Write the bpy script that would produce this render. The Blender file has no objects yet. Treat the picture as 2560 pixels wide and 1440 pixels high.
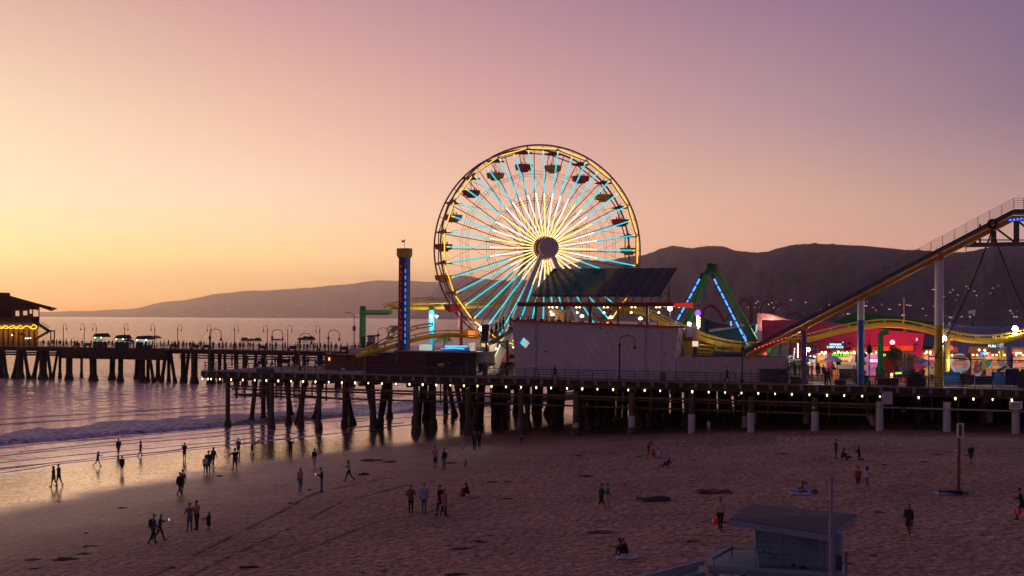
import bpy, bmesh, math, random
from mathutils import Vector, Matrix, noise
random.seed(7)
R = math.radians
scene = bpy.context.scene
COL = scene.collection
# ---------------------------------------------------------------- camera
F = 3000.0; CX = 1280.0; HY = 795.5; ROLL = 0.0047; CAMZ = 14.0
cam_d = bpy.data.cameras.new("camera"); cam = bpy.data.objects.new("camera", cam_d); COL.objects.link(cam)
cam_d.sensor_width = 36.0; cam_d.lens = F / 2560.0 * 36.0
cam_d.shift_y = (HY - 720.0) / 2560.0
cam_d.clip_start = 0.5; cam_d.clip_end = 60000.0
RV = Vector((math.cos(ROLL), 0, math.sin(ROLL))); UV_ = Vector((-math.sin(ROLL), 0, math.cos(ROLL))); FV = Vector((0, 1, 0))
cam.matrix_world = Matrix(((RV.x, UV_.x, 0, 0), (0, 0, -1, 0), (RV.z, UV_.z, 0, CAMZ), (0, 0, 0, 1)))
scene.camera = cam
scene.view_settings.view_transform = 'Standard'; scene.view_settings.look = 'None'
scene.view_settings.exposure = 0.0; scene.view_settings.gamma = 1.0
scene.cycles.use_denoising = True
scene.cycles.use_light_tree = True
scene.cycles.max_bounces = 6; scene.cycles.diffuse_bounces = 2; scene.cycles.glossy_bounces = 4
scene.cycles.transmission_bounces = 3; scene.cycles.volume_bounces = 3; scene.cycles.transparent_max_bounces = 6
scene.cycles.sample_clamp_indirect = 4.0
scene.cycles.caustics_reflective = False; scene.cycles.caustics_refractive = False
def s2l(c):
    return tuple(((x / 255.0) / 12.92 if x <= 10 else ((x / 255.0 + 0.055) / 1.055) ** 2.4) for x in c)
# ---------------------------------------------------------------- world: the dusk sky (azimuth x elevation colours)
GLOW_AZ = -40.0
world = bpy.data.worlds.new("World"); scene.world = world; world.use_nodes = True
nt = world.node_tree; N = nt.nodes; Lk = nt.links
for n in list(N): N.remove(n)
def wn(t, **k):
    n = N.new(t)
    for a, b in k.items(): setattr(n, a, b)
    return n
def wmath(op, a, b=None, clamp=False):
    n = wn('ShaderNodeMath', operation=op, use_clamp=clamp)
    for i, v in enumerate((a, b)):
        if v is None: continue
        if isinstance(v, (int, float)): n.inputs[i].default_value = v
        else: Lk.new(v, n.inputs[i])
    return n.outputs[0]
geo = wn('ShaderNodeTexCoord'); sep = wn('ShaderNodeSeparateXYZ'); Lk.new(geo.outputs['Generated'], sep.inputs[0])
sx, sy, sz = sep.outputs
hl = wmath('SQRT', wmath('ADD', wmath('MULTIPLY', sx, sx), wmath('MULTIPLY', sy, sy)))
hl = wmath('MAXIMUM', hl, 1e-4)
gx, gy = math.sin(R(GLOW_AZ)), math.cos(R(GLOW_AZ))
cosd = wmath('DIVIDE', wmath('ADD', wmath('MULTIPLY', sx, gx), wmath('MULTIPLY', sy, gy)), hl)
delta = wmath('DIVIDE', wmath('ARCCOSINE', wmath('MINIMUM', wmath('MAXIMUM', cosd, -1.0), 1.0)), math.pi)   # 0..1 = 0..180 deg
# elevation parameter: sqrt of elevation so the horizon gets resolution
elev = wmath('SQRT', wmath('MAXIMUM', wmath('DIVIDE', wmath('ARCTANGENT', wmath('DIVIDE', sz, hl)), math.pi / 2), 0.0))
def ev(tan_): return math.sqrt(math.degrees(math.atan(tan_)) / 90.0)
E = [ev(0.004), ev(0.048), ev(0.098), ev(0.165), ev(0.265), ev(0.45), ev(0.9), 1.0]
cols = {
 'L': (17, [(255,168,66),(255,224,142),(254,227,190),(248,216,182),(223,174,162),(172,130,145),(104,86,112),(70,64,92)]),
 'ML': (28, [(252,166,78),(255,212,138),(251,215,182),(239,193,170),(207,156,158),(156,118,140),(98,82,110),(70,64,92)]),
 'M': (40, [(240,166,112),(245,195,150),(234,188,162),(219,167,160),(183,138,150),(136,108,136),(92,78,108),(70,64,92)]),
 'MR': (52, [(226,150,115),(223,167,138),(213,169,147),(186,149,152),(154,120,146),(118,98,132),(86,74,104),(68,62,90)]),
 'R': (63, [(206,136,118),(199,153,134),(179,145,136),(143,119,138),(126,103,133),(106,90,126),(82,72,104),(66,62,90)]),
 'B': (120, [(124,92,112),(118,88,112),(108,84,112),(100,80,110),(92,76,108),(78,68,100),(68,62,94),(66,60,90)]),
}
outs = []
for k, (deg, cs) in cols.items():
    r = wn('ShaderNodeValToRGB'); Lk.new(elev, r.inputs[0]); el = r.color_ramp.elements
    el[0].position = E[0]; el[0].color = (*s2l(cs[0]), 1); el[1].position = 1.0; el[1].color = (*s2l(cs[-1]), 1)
    for e, c in list(zip(E, cs))[1:-1]:
        q = el.new(e); q.color = (*s2l(c), 1)
    outs.append((deg / 180.0, r.outputs[0]))
cur = outs[0][1]
for (p0, c0), (p1, c1) in zip(outs[:-1], outs[1:]):
    mr = wn('ShaderNodeMapRange'); Lk.new(delta, mr.inputs[0]); mr.inputs[1].default_value = p0; mr.inputs[2].default_value = p1
    mx = wn('ShaderNodeMix', data_type='RGBA'); Lk.new(mr.outputs[0], mx.inputs[0]); Lk.new(cur, mx.inputs[6]); Lk.new(c1, mx.inputs[7])
    cur = mx.outputs[2]
# a few thin cloud bars low over the hills
mp = wn('ShaderNodeMapping'); Lk.new(geo.outputs['Generated'], mp.inputs[0]); mp.inputs['Scale'].default_value = (5, 5, 95)
nz = wn('ShaderNodeTexNoise'); Lk.new(mp.outputs[0], nz.inputs[0]); nz.inputs['Scale'].default_value = 1.0; nz.inputs['Detail'].default_value = 3
cr = wn('ShaderNodeMapRange'); Lk.new(nz.outputs[0], cr.inputs[0]); cr.inputs[1].default_value = 0.53; cr.inputs[2].default_value = 0.70; cr.inputs[3].default_value = 0; cr.inputs[4].default_value = 0.38
band = wn('ShaderNodeMapRange'); Lk.new(sz, band.inputs[0]); band.inputs[1].default_value = 0.05; band.inputs[2].default_value = 0.03
cm = wmath('MULTIPLY', cr.outputs[0], band.outputs[0])
mxc = wn('ShaderNodeMix', data_type='RGBA'); Lk.new(cm, mxc.inputs[0]); Lk.new(cur, mxc.inputs[6]); mxc.inputs[7].default_value = (*s2l((190, 118, 112)), 1)
bg = wn('ShaderNodeBackground'); Lk.new(mxc.outputs[2], bg.inputs[0])
br = wn('ShaderNodeValToRGB'); Lk.new(elev, br.inputs[0]); bl = br.color_ramp.elements
bl[0].position = E[0]; bl[0].color = (.88, .88, .88, 1); bl[1].position = 1.0; bl[1].color = (.5, .5, .5, 1)
for e, c in zip(E[1:6], (.76, .62, .545, .515, .5)): q = bl.new(e); q.color = (c, c, c, 1)
Lk.new(wmath('MULTIPLY', br.outputs[0], 2.0), bg.inputs[1])
wo = wn('ShaderNodeOutputWorld'); Lk.new(bg.outputs[0], wo.inputs[0])
# last glow of the set sun, soft and weak
sd = bpy.data.lights.new("sun", 'SUN'); sd.energy = 0.22; sd.angle = R(14); sd.color = (1.0, 0.62, 0.36)
sun = bpy.data.objects.new("sun", sd); COL.objects.link(sun)
sun.rotation_euler = (Vector((gx * math.cos(R(5)), gy * math.cos(R(5)), math.sin(R(5))))).to_track_quat('Z', 'Y').to_euler()

# ---------------------------------------------------------------- pixel <-> world helpers (2560 x 1440 photo grid)
def P(px, py, Y):
    a = px - CX; b = HY - py
    d = RV * (a / F) + UV_ * (b / F)
    return Vector((d.x * Y, Y, CAMZ + d.z * Y))
AX, AY = -39.7, 154.0
ANG = R(-20.5)
U = Vector((math.cos(ANG), math.sin(ANG), 0)); V = Vector((-math.sin(ANG), math.cos(ANG), 0)); Z = Vector((0, 0, 1))
DECK = 7.0
def W(u, v, z): return Vector((AX, AY, 0)) + U * u + V * v + Z * z
def Yv(px, v, py=800):
    a = px - CX; b = HY - py
    dx = (RV.x * a + UV_.x * b) / F
    return (v + AX * V.x + AY * V.y) / (dx * V.x + V.y)
def PV(px, py, v): return P(px, py, Yv(px, v, py))
def uof(p): return (p - Vector((AX, AY, 0))).dot(U)
def DK(px, v, z=DECK):
    p = PV(px, 900, v); return Vector((p.x, p.y, z))
def sv(px, v): return F / Yv(px, v)          # photo pixels per metre
# ---------------------------------------------------------------- terrain
SHP = [(-400, -300), (20, -66), (60, -47.5), (84.8, -36.2), (112.8, -24), (135.5, -8.1), (160, 10), (200, 45), (300, 140), (1000, 900), (3000, 5000)]
def shx(Y):
    for (a, b), (c, d) in zip(SHP[:-1], SHP[1:]):
        if Y <= c: return b + (d - b) * (Y - a) / (c - a)
    return SHP[-1][1]
PRF = [(-3000, -6), (-200, -4.0), (-60, -1.1), (-16, -0.02), (0, 0.30), (13, 0.64), (32, 1.7), (48, 2.45), (80, 3.1), (200, 3.6), (4000, 6)]
def prof(d):
    for (a, b), (c, e) in zip(PRF[:-1], PRF[1:]):
        if d <= c: return b + (e - b) * max(0, (d - a) / (c - a))
    return PRF[-1][1]
def shore_d(x, y): return (x - shx(y)) * 0.87
MND = None
def zg(x, y, fine=True):
    d = shore_d(x, y)
    if fine and abs(x) < 300 and y < 400:
        d += 2.2 * noise.noise(Vector((x * .035, y * .035, 3)))
    z = prof(d)
    if fine and d > -2 and abs(x) < 300 and y < 400:
        k = min(1, max(0, (d - 6) / 25.0))
        z += k * (0.10 * noise.noise(Vector((x * .16, y * .16, 0))) + 0.035 * noise.noise(Vector((x * 1.1, y * 1.1, 5))) + 0.035 * noise.noise(Vector((x * 2.4, y * 2.4, 9))))
    # rough bank of pushed sand in front of the pier
    if MND:
        m = (Vector((x, y, 0)) - MND); uu = m.dot(U); vv = m.dot(V)
        if abs(uu) < 13 and abs(vv) < 3.2:
            g = max(0, 1 - (uu / 12.0) ** 2) * max(0, 1 - (vv / 2.4) ** 2)
            z += g * (0.42 + 0.22 * noise.noise(Vector((x * 1.9, y * 1.9, 1))) + 0.12 * noise.noise(Vector((x * 4.5, y * 4.5, 1))))
    return z
def G(px, py):
    z = 1.0
    for _ in range(14):
        a = px - CX; b = HY - py; dz = (RV.z * a + UV_.z * b) / F
        Y = (z - CAMZ) / dz; p = P(px, py, Y); z = zg(p.x, p.y)
    return Vector((p.x, p.y, z))
MND = None
_m = G(1890, 1104); MND = Vector((_m.x, _m.y, 0))
# ---------------------------------------------------------------- materials
MATS = {}
def mat(name, col, rough=0.7, metal=0.0, emit=None, es=1.0, var=0.12, nscale=2.0, bump=0.0, bscale=12.0, spec=0.5):
    if name in MATS: return MATS[name]
    m = bpy.data.materials.new(name); m.use_nodes = True; t = m.node_tree; b = t.nodes['Principled BSDF']
    b.inputs['Roughness'].default_value = rough; b.inputs['Metallic'].default_value = metal
    b.inputs['Specular IOR Level'].default_value = spec
    if emit is not None:
        b.inputs['Base Color'].default_value = (*col, 1)
        b.inputs['Emission Color'].default_value = (*emit, 1); b.inputs['Emission Strength'].default_value = es
    else:
        tc = t.nodes.new('ShaderNodeTexCoord'); n = t.nodes.new('ShaderNodeTexNoise'); n.inputs['Scale'].default_value = nscale; n.inputs['Detail'].default_value = 4
        t.links.new(tc.outputs['Object'], n.inputs[0])
        mr = t.nodes.new('ShaderNodeMapRange'); t.links.new(n.outputs[0], mr.inputs[0]); mr.inputs[1].default_value = 0.3; mr.inputs[2].default_value = 0.7
        mx = t.nodes.new('ShaderNodeMix'); mx.data_type = 'RGBA'; t.links.new(mr.outputs[0], mx.inputs[0])
        mx.inputs[6].default_value = (*[min(1, c * (1 - var)) for c in col], 1); mx.inputs[7].default_value = (*[min(1, c * (1 + var)) for c in col], 1)
        t.links.new(mx.outputs[2], b.inputs['Base Color'])
        if bump:
            n2 = t.nodes.new('ShaderNodeTexNoise'); n2.inputs['Scale'].default_value = bscale; n2.inputs['Detail'].default_value = 5; t.links.new(tc.outputs['Object'], n2.inputs[0])
            bp = t.nodes.new('ShaderNodeBump'); bp.inputs['Strength'].default_value = bump; bp.inputs['Distance'].default_value = 0.05
            t.links.new(n2.outputs[0], bp.inputs['Height']); t.links.new(bp.outputs[0], b.inputs['Normal'])
    MATS[name] = m; return m
def emat(name, rgb, s):
    return mat(name, tuple(min(.8, c * .5) for c in rgb), 0.4, emit=rgb, es=s)
def c255(*c): return s2l(c)
M_WOOD = mat('pier_timber', (.055, .034, .024), .85, var=.35, bump=.6)
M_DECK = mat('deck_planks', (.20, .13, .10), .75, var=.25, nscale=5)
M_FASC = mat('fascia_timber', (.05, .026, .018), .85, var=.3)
M_BRK = mat('bracket_steel', (.16, .16, .20), .6)
M_CONC = mat('pile_concrete', (.095, .062, .05), .85, var=.3, bump=.5)
M_WHT = mat('white_pile_wrap', (.50, .46, .47), .7, var=.12)
M_IRON = mat('dark_iron', (.03, .028, .03), .5, metal=.3)
M_RAIL = mat('grey_rail_steel', (.10, .10, .12), .5, metal=.4)
M_YEL = mat('yellow_track_paint', (.85, .52, .02), .38, var=.08)
M_ORG = mat('orange_track_paint', (.62, .27, .03), .4, var=.08)
M_BLACK = mat('black_rubber', (.015, .014, .016), .6)
M_WHITE = mat('white_paint', (.72, .70, .68), .45, var=.06)
M_RED = mat('red_paint', (.50, .03, .025), .45)
M_DRED = mat('dark_red_fence', (.10, .03, .026), .8, var=.2)
M_GREEN = mat('green_paint', (.04, .36, .05), .4)
M_DGRN = mat('dark_green_paint', (.015, .13, .03), .85)
M_BLUE = mat('blue_paint', (.02, .13, .40), .45)
M_NAVY = mat('navy_paint', (.02, .035, .11), .5)
M_CYANP = mat('cyan_paint', (.03, .46, .62), .4)
M_TEAL = mat('teal_wall', (.05, .27, .34), .7)
M_PINK = mat('pink_wall', (.40, .035, .15), .7)
M_MAG = mat('magenta_paint', (.45, .06, .25), .5)
M_PURP = mat('purple_paint', (.22, .07, .26), .5)
M_GOLD = mat('gold_paint', (.55, .34, .02), .45)
M_LEAF = mat('leaf_green', (.045, .085, .02), .6, var=.5, nscale=1.2)
M_LEAF2 = mat('palm_green', (.07, .14, .03), .5, var=.4, nscale=2)
M_BARK = mat('bark_brown', (.09, .06, .04), .9, var=.3)
M_FOLD = mat('garland_green', (.012, .03, .012), .8, var=.5, nscale=6)
E_BULB = emat('pier_bulb_glow', (1.0, .86, .38), 4.5)
E_WARM = emat('warm_bulb_glow', (1.0, .72, .30), 7.0)
E_YELB = emat('yellow_string_glow', (1.0, .66, .05), 2.4)
E_WHT = emat('white_flood_glow', (1.0, .95, .86), 40.0)
E_GLOBE = emat('globe_glow', (1.0, .88, .72), 3.0)
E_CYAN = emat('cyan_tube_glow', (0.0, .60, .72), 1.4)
E_BLU = emat('blue_tube_glow', (.06, .35, 1.0), 2.0)
E_DBLU = emat('deep_blue_glow', (.0, .03, .8), 1.5)
E_INY = emat('yellow_tube_glow', (1.0, .70, .20), 1.7)
E_INW = emat('pinkwhite_tube_glow', (1.0, .80, .62), 1.8)
E_RIMY = emat('rim_yellow_glow', (1.0, .56, .04), 1.5)
E_RED = emat('red_neon_glow', (1.0, .03, .03), 4.0)
E_GRN = emat('green_neon_glow', (.12, 1.0, .05), 1.6)
E_SIGNW = emat('sign_white_glow', (.75, .9, 1.0), 1.6)
E_WIN = emat('lit_window_glow', (1.0, .62, .32), 1.1)
E_TOWN = emat('town_window_glow', (1.0, .55, .32), 1.5)

# ---------------------------------------------------------------- mesh builder
class MB:
    def __init__(s): s.v = []; s.f = []; s.mi = []; s.sm = []; s.cur = 0
    def add(s, vs, fs, smooth=False):
        o = len(s.v); s.v += [tuple(x) for x in vs]
        for f in fs: s.f.append(tuple(i + o for i in f)); s.mi.append(s.cur); s.sm.append(smooth)
        return s
    def frame_box(s, c, ax, ay, az):
        c = Vector(c); p = [c + ax * i + ay * j + az * k for k in (-1, 1) for j in (-1, 1) for i in (-1, 1)]
        return s.add(p, [(0, 2, 3, 1), (4, 5, 7, 6), (0, 1, 5, 4), (2, 6, 7, 3), (0, 4, 6, 2), (1, 3, 7, 5)])
    def box(s, c, sx, sy, sz, rz=0.0):     # full sizes
        a = Vector((math.cos(rz), math.sin(rz), 0)); b = Vector((-math.sin(rz), math.cos(rz), 0))
        return s.frame_box(c, a * sx / 2, b * sy / 2, Z * sz / 2)
    def pbox(s, c, su, sv_, sz): return s.frame_box(c, U * su / 2, V * sv_ / 2, Z * sz / 2)
    def beam(s, a, b, w, h, up=Z):
        a = Vector(a); b = Vector(b); d = (b - a); l = d.length
        if l < 1e-6: return s
        d.normalize(); x = d.cross(up)
        if x.length < 1e-3: x = d.cross(Vector((1, 0, 0)))
        x.normalize(); y = x.cross(d)
        return s.frame_box((a + b) / 2, d * l / 2, x * w / 2, y * h / 2)
    def tube(s, pts, rad, n=8, cap=True, closed=False, smooth=True):
        pts = [Vector(p) for p in pts]; m = len(pts)
        if not isinstance(rad, (list, tuple)): rad = [rad] * m
        vs = []; prevx = None
        for i, p in enumerate(pts):
            if closed: t = pts[(i + 1) % m] - pts[i - 1]
            else: t = pts[min(i + 1, m - 1)] - pts[max(i - 1, 0)]
            t.normalize()
            if prevx is None:
                x = t.cross(Z)
                if x.length < .05: x = t.cross(Vector((1, 0, 0)))
            else: x = prevx - t * prevx.dot(t)
            x.normalize(); prevx = x; y = t.cross(x)
            for k in range(n):
                a = 2 * math.pi * k / n; vs.append(p + (x * math.cos(a) + y * math.sin(a)) * rad[i])
        fs = []
        for i in range(m if closed else m - 1):
            j = (i + 1) % m
            for k in range(n): fs.append((i * n + k, i * n + (k + 1) % n, j * n + (k + 1) % n, j * n + k))
        s.add(vs, fs, smooth)
        if cap and not closed:
            s.add(vs[:n], [tuple(range(n))[::-1]]); s.add(vs[-n:], [tuple(range(n))])
        return s
    def ball(s, c, r, n=10, m=6, sc=(1, 1, 1)):
        c = Vector(c); vs = [c + Vector((0, 0, r * sc[2]))]
        for i in range(1, m):
            a = math.pi * i / m
            for k in range(n):
                b = 2 * math.pi * k / n
                vs.append(c + Vector((r * sc[0] * math.sin(a) * math.cos(b), r * sc[1] * math.sin(a) * math.sin(b), r * sc[2] * math.cos(a))))
        vs.append(c - Vector((0, 0, r * sc[2]))); fs = []
        for k in range(n): fs.append((0, 1 + k, 1 + (k + 1) % n))
        for i in range(m - 2):
            for k in range(n):
                a = 1 + i * n + k; b = 1 + i * n + (k + 1) % n; fs.append((a, a + n, b + n, b))
        l = len(vs) - 1; o = 1 + (m - 2) * n
        for k in range(n): fs.append((l, o + (k + 1) % n, o + k))
        return s.add(vs, fs, True)
    def prism(s, poly, off):       # planar polygon of world points extruded by vector off
        n = len(poly); off = Vector(off); a = [Vector(p) for p in poly]; b = [p + off for p in a]
        fs = [tuple(range(n)), tuple(range(2 * n - 1, n - 1, -1))]
        for i in range(n):
            j = (i + 1) % n; fs.append((i, i + n, j + n, j))
        return s.add(a + b, fs)
    def pxprism(s, pts, v0, v1):   # outline measured in the photo on the plane v0, real thickness to v1
        return s.prism([PV(x, y, v0) for x, y in pts], V * (v1 - v0))
    def lathe(s, c, prof_, n=12):
        c = Vector(c); vs = []
        for r, z in prof_:
            for k in range(n):
                a = 2 * math.pi * k / n; vs.append(c + Vector((r * math.cos(a), r * math.sin(a), z)))
        fs = []
        for i in range(len(prof_) - 1):
            for k in range(n): fs.append((i * n + k, i * n + (k + 1) % n, (i + 1) * n + (k + 1) % n, (i + 1) * n + k))
        s.add(vs, fs, True)
        m = len(prof_) - 1
        s.add(vs[:n], [tuple(range(n))[::-1]]); s.add(vs[m * n:], [tuple(range(n))])
        return s
    def build(s, name, mats, parent=None, loc=None, label=None):
        if not isinstance(mats, (list, tuple)): mats = [mats]
        me = bpy.data.meshes.new(name)
        o_ = Vector((0, 0, 0))
        if loc is not None: o_ = Vector(loc)
        vs = [Vector(p) - o_ for p in s.v] if loc is not None else s.v
        me.from_pydata(vs, [], s.f)
        me.polygons.foreach_set('use_smooth', s.sm); me.polygons.foreach_set('material_index', s.mi)
        for m in mats: me.materials.append(m)
        me.update()
        o = bpy.data.objects.new(name, me); COL.objects.link(o)
        if loc is not None: o.location = o_
        if parent is not None:
            o.parent = parent
            if loc is None: o.matrix_parent_inverse = Matrix.Translation(-parent.location)
        if label: o['label'] = label
        return o
def tag(o, label, cat, group=None, kind=None):
    if label: o['label'] = label
    if cat: o['category'] = cat
    if group: o['group'] = group
    if kind: o['kind'] = kind
    return o
def thing(name, loc, label, cat, group=None):
    o = bpy.data.objects.new(name, None); o.empty_display_size = .5; COL.objects.link(o); o.location = Vector(loc)
    return tag(o, label, cat, group)
def copy_tree(o, parent=None):
    c = o.copy(); COL.objects.link(c); c.parent = parent
    if parent is not None: c.matrix_parent_inverse = o.matrix_parent_inverse.copy()
    for ch in list(KIDS.get(o.name, ())): KIDS.setdefault(c.name, []).append(copy_tree(ch, c))
    return c
KIDS = {}
def kid(mb, name, mats, parent, label=None):       # child whose mesh is in the parent's local space
    o = mb.build(name, mats, None, None, label); o.parent = parent; KIDS.setdefault(parent.name, []).append(o); return o
def text(body, p, size, m, parent, name='lettering', ext=.02, rot=None, align='CENTER', shear=0):
    c = bpy.data.curves.new(name, 'FONT'); c.body = body; c.size = size; c.extrude = ext; c.align_x = align; c.align_y = 'CENTER'; c.offset = size * .015; c.shear = shear
    c.resolution_u = 3
    tmp = bpy.data.objects.new('tmp', c); COL.objects.link(tmp); dg = bpy.context.evaluated_depsgraph_get()
    me = bpy.data.meshes.new_from_object(tmp.evaluated_get(dg)); bpy.data.objects.remove(tmp); me.materials.clear(); me.materials.append(m)
    o = bpy.data.objects.new(name, me); COL.objects.link(o)
    o.rotation_euler = rot or (R(90), 0, ANG); o.parent = parent; o.matrix_parent_inverse = Matrix.Translation(-parent.location); o.location = Vector(p)
    return o
# ================================================================ GROUND, SEA, HILLS
def axis(lo, hi, a, b, step, g=1.35):
    xs = []; x = a
    while x <= b: xs.append(x); x += step
    s = step; x = a; left = []
    while x > lo: s *= g; x -= s; left.append(x)
    s = step; x = xs[-1]; right = []
    while x < hi: s *= g; x += s; right.append(x)
    return left[::-1] + xs + right
def grid(xs, ys, fz):
    vs = []; fs = []; n = len(xs)
    for y in ys:
        for x in xs: vs.append((x, y, fz(x, y)))
    for j in range(len(ys) - 1):
        for i in range(n - 1): fs.append((j * n + i, j * n + i + 1, (j + 1) * n + i + 1, (j + 1) * n + i))
    return vs, fs
xs = axis(-15000, 15000, -62, 62, .42); ys = axis(-600, 20000, 34, 150, .42)
vs, fs = grid(xs, ys, lambda x, y: zg(x, y) if y < 2500 else max(-6, zg(x, y, False)))
mb = MB(); mb.add(vs, fs, True)
def sand_mat():
    m = bpy.data.materials.new('beach_sand'); m.use_nodes = True; t = m.node_tree; b = t.nodes['Principled BSDF']; nn = t.nodes.new; L = t.links.new
    g = nn('ShaderNodeNewGeometry'); at = nn('ShaderNodeAttribute'); at.attribute_name = 'shore'
    def mr(src, a, b_, c=0, d=1, smooth=True):
        q = nn('ShaderNodeMapRange'); L(src, q.inputs[0]); q.inputs[1].default_value = a; q.inputs[2].default_value = b_; q.inputs[3].default_value = c; q.inputs[4].default_value = d
        if smooth: q.interpolation_type = 'SMOOTHSTEP'
        return q.outputs[0]
    def nz(sc, det=4, scale=(1, 1, 1), rot=0):
        mp = nn('ShaderNodeMapping'); L(g.outputs['Position'], mp.inputs[0]); mp.inputs['Scale'].default_value = scale; mp.inputs['Rotation'].default_value = (0, 0, rot)
        q = nn('ShaderNodeTexNoise'); L(mp.outputs[0], q.inputs[0]); q.inputs['Scale'].default_value = sc; q.inputs['Detail'].default_value = det; return q.outputs[0]
    def mth(op, a, c):
        q = nn('ShaderNodeMath'); q.operation = op
        for i, v in enumerate((a, c)):
            if isinstance(v, (int, float)): q.inputs[i].default_value = v
            else: L(v, q.inputs[i])
        return q.outputs[0]
    sh = mth('ADD', at.outputs['Fac'], mth('MULTIPLY', mth('SUBTRACT', nz(.12, 3), .5), 7.0))
    dry = mr(sh, 0.5, 12); damp = mr(sh, -3.5, 2.0)
    churn = mr(sh, 14, 34)
    # colours: wet holds the golden sky reflection as metallic tint, damp, dry
    c1 = nn('ShaderNodeMix'); c1.data_type = 'RGBA'; L(damp, c1.inputs[0]); c1.inputs[6].default_value = (1.0, .68, .46, 1); c1.inputs[7].default_value = (.30, .15, .105, 1)
    c2 = nn('ShaderNodeMix'); c2.data_type = 'RGBA'; L(churn, c2.inputs[0]); L(c1.outputs[2], c2.inputs[6]); c2.inputs[7].default_value = (.38, .21, .16, 1)
    v = mth('MULTIPLY', mr(nz(.11, 5), .3, .7, .80, 1.22, False), mth('MULTIPLY', mr(nz(.5, 6, (1, 1.6, 1)), .3, .7, .80, 1.15, False), mth('MULTIPLY', mr(nz(3.0, 6), .36, .64, .60, 1.42, False), mr(nz(8.5, 3), .35, .65, .80, 1.22, False))))
    c3 = nn('ShaderNodeVectorMath'); c3.operation = 'SCALE'; L(c2.outputs[2], c3.inputs[0]); L(v, c3.inputs['Scale'])
    # scattered kelp scraps and dirt
    deb = mth('MULTIPLY', mr(nz(.75, 6, (1.0, 2.0, 1), .35), .655, .70), mr(sh, 3, 9))
    c4 = nn('ShaderNodeMix'); c4.data_type = 'RGBA'; L(mth('MULTIPLY', deb, .75), c4.inputs[0]); L(c3.outputs[0], c4.inputs[6]); c4.inputs[7].default_value = (.05, .03, .022, 1)
    L(c4.outputs[2], b.inputs['Base Color'])
    rgh = mth('ADD', mr(sh, -3.0, 3.5, .10, .40), mr(sh, 3, 34, 0, .50)); L(rgh, b.inputs['Roughness']); L(mr(sh, -2, 6, 1.6, 1.45), b.inputs['IOR']); L(mr(sh, -3.0, 2.5, .92, 0), b.inputs['Metallic'])
    # trodden, churned relief on the dry side; faint ripples on the wet side
    vo = nn('ShaderNodeTexVoronoi'); mp = nn('ShaderNodeMapping'); L(g.outputs['Position'], mp.inputs[0]); L(mp.outputs[0], vo.inputs['Vector']); vo.inputs['Scale'].default_value = 2.1
    vo.feature = 'SMOOTH_F1'; vo.inputs['Smoothness'].default_value = .6
    h = mth('ADD', mth('MULTIPLY', nz(2.4, 6), 1.3), mth('MULTIPLY', vo.outputs['Distance'], .7))
    h = mth('MULTIPLY', h, mr(sh, 10, 32, .06, 1))
    h2 = mth('MULTIPLY', nz(1.2, 5, (1, 2.4, 1), .4), mr(sh, 2, 14, .012, .22)); h = mth('ADD', h, h2)
    # curving tyre ruts: rings about a far centre
    bp = nn('ShaderNodeBump'); bp.inputs['Strength'].default_value = 1.0; bp.inputs['Distance'].default_value = .42; L(h, bp.inputs['Height']); L(bp.outputs[0], b.inputs['Normal'])
    return m
M_SAND = sand_mat()
ground = mb.build('sand_beach', M_SAND)
at = ground.data.attributes.new('shore', 'FLOAT', 'POINT')
at.data.foreach_set('value', [shore_d(v[0], v[1]) for v in vs])
tag(ground, 'sandy beach, glossy wet along the water and trodden dry further up', None, None, 'structure')

def water_mat():
    m = bpy.data.materials.new('sea_water'); m.use_nodes = True; t = m.node_tree; b = t.nodes['Principled BSDF']; nn = t.nodes.new; L = t.links.new
    b.inputs['Base Color'].default_value = (.74, .44, .54, 1); b.inputs['Metallic'].default_value = .68; b.inputs['Roughness'].default_value = .10; b.inputs['IOR'].default_value = 1.34
    g = nn('ShaderNodeNewGeometry')
    def nz(sc, det, scale, rot=.35):
        mp = nn('ShaderNodeMapping'); L(g.outputs['Position'], mp.inputs[0]); mp.inputs['Scale'].default_value = scale; mp.inputs['Rotation'].default_value = (0, 0, rot)
        q = nn('ShaderNodeTexNoise'); L(mp.outputs[0], q.inputs[0]); q.inputs['Scale'].default_value = sc; q.inputs['Detail'].default_value = det; return q.outputs[0]
    at = nn('ShaderNodeAttribute'); at.attribute_name = 'shore'
    q = nn('ShaderNodeMapRange'); L(at.outputs['Fac'], q.inputs[0]); q.inputs[1].default_value = -16; q.inputs[2].default_value = -190; q.inputs[3].default_value = .045; q.inputs[4].default_value = 1.8
    def mth(op, a, c):
        z = nn('ShaderNodeMath'); z.operation = op
        for i, v in enumerate((a, c)):
            if isinstance(v, (int, float)): z.inputs[i].default_value = v
            else: L(v, z.inputs[i])
        return z.outputs[0]
    h = mth('ADD', mth('MULTIPLY', nz(.22, 4, (.6, 1.5, 1)), 1.1), mth('MULTIPLY', nz(1.1, 5, (.6, 1.5, 1), .2), .35))
    h = mth('MULTIPLY', h, q.outputs[0])
    bp = nn('ShaderNodeBump'); bp.inputs['Strength'].default_value = 1.0; bp.inputs['Distance'].default_value = 1.25; L(h, bp.inputs['Height']); L(bp.outputs[0], b.inputs['Normal'])
    return m
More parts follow.
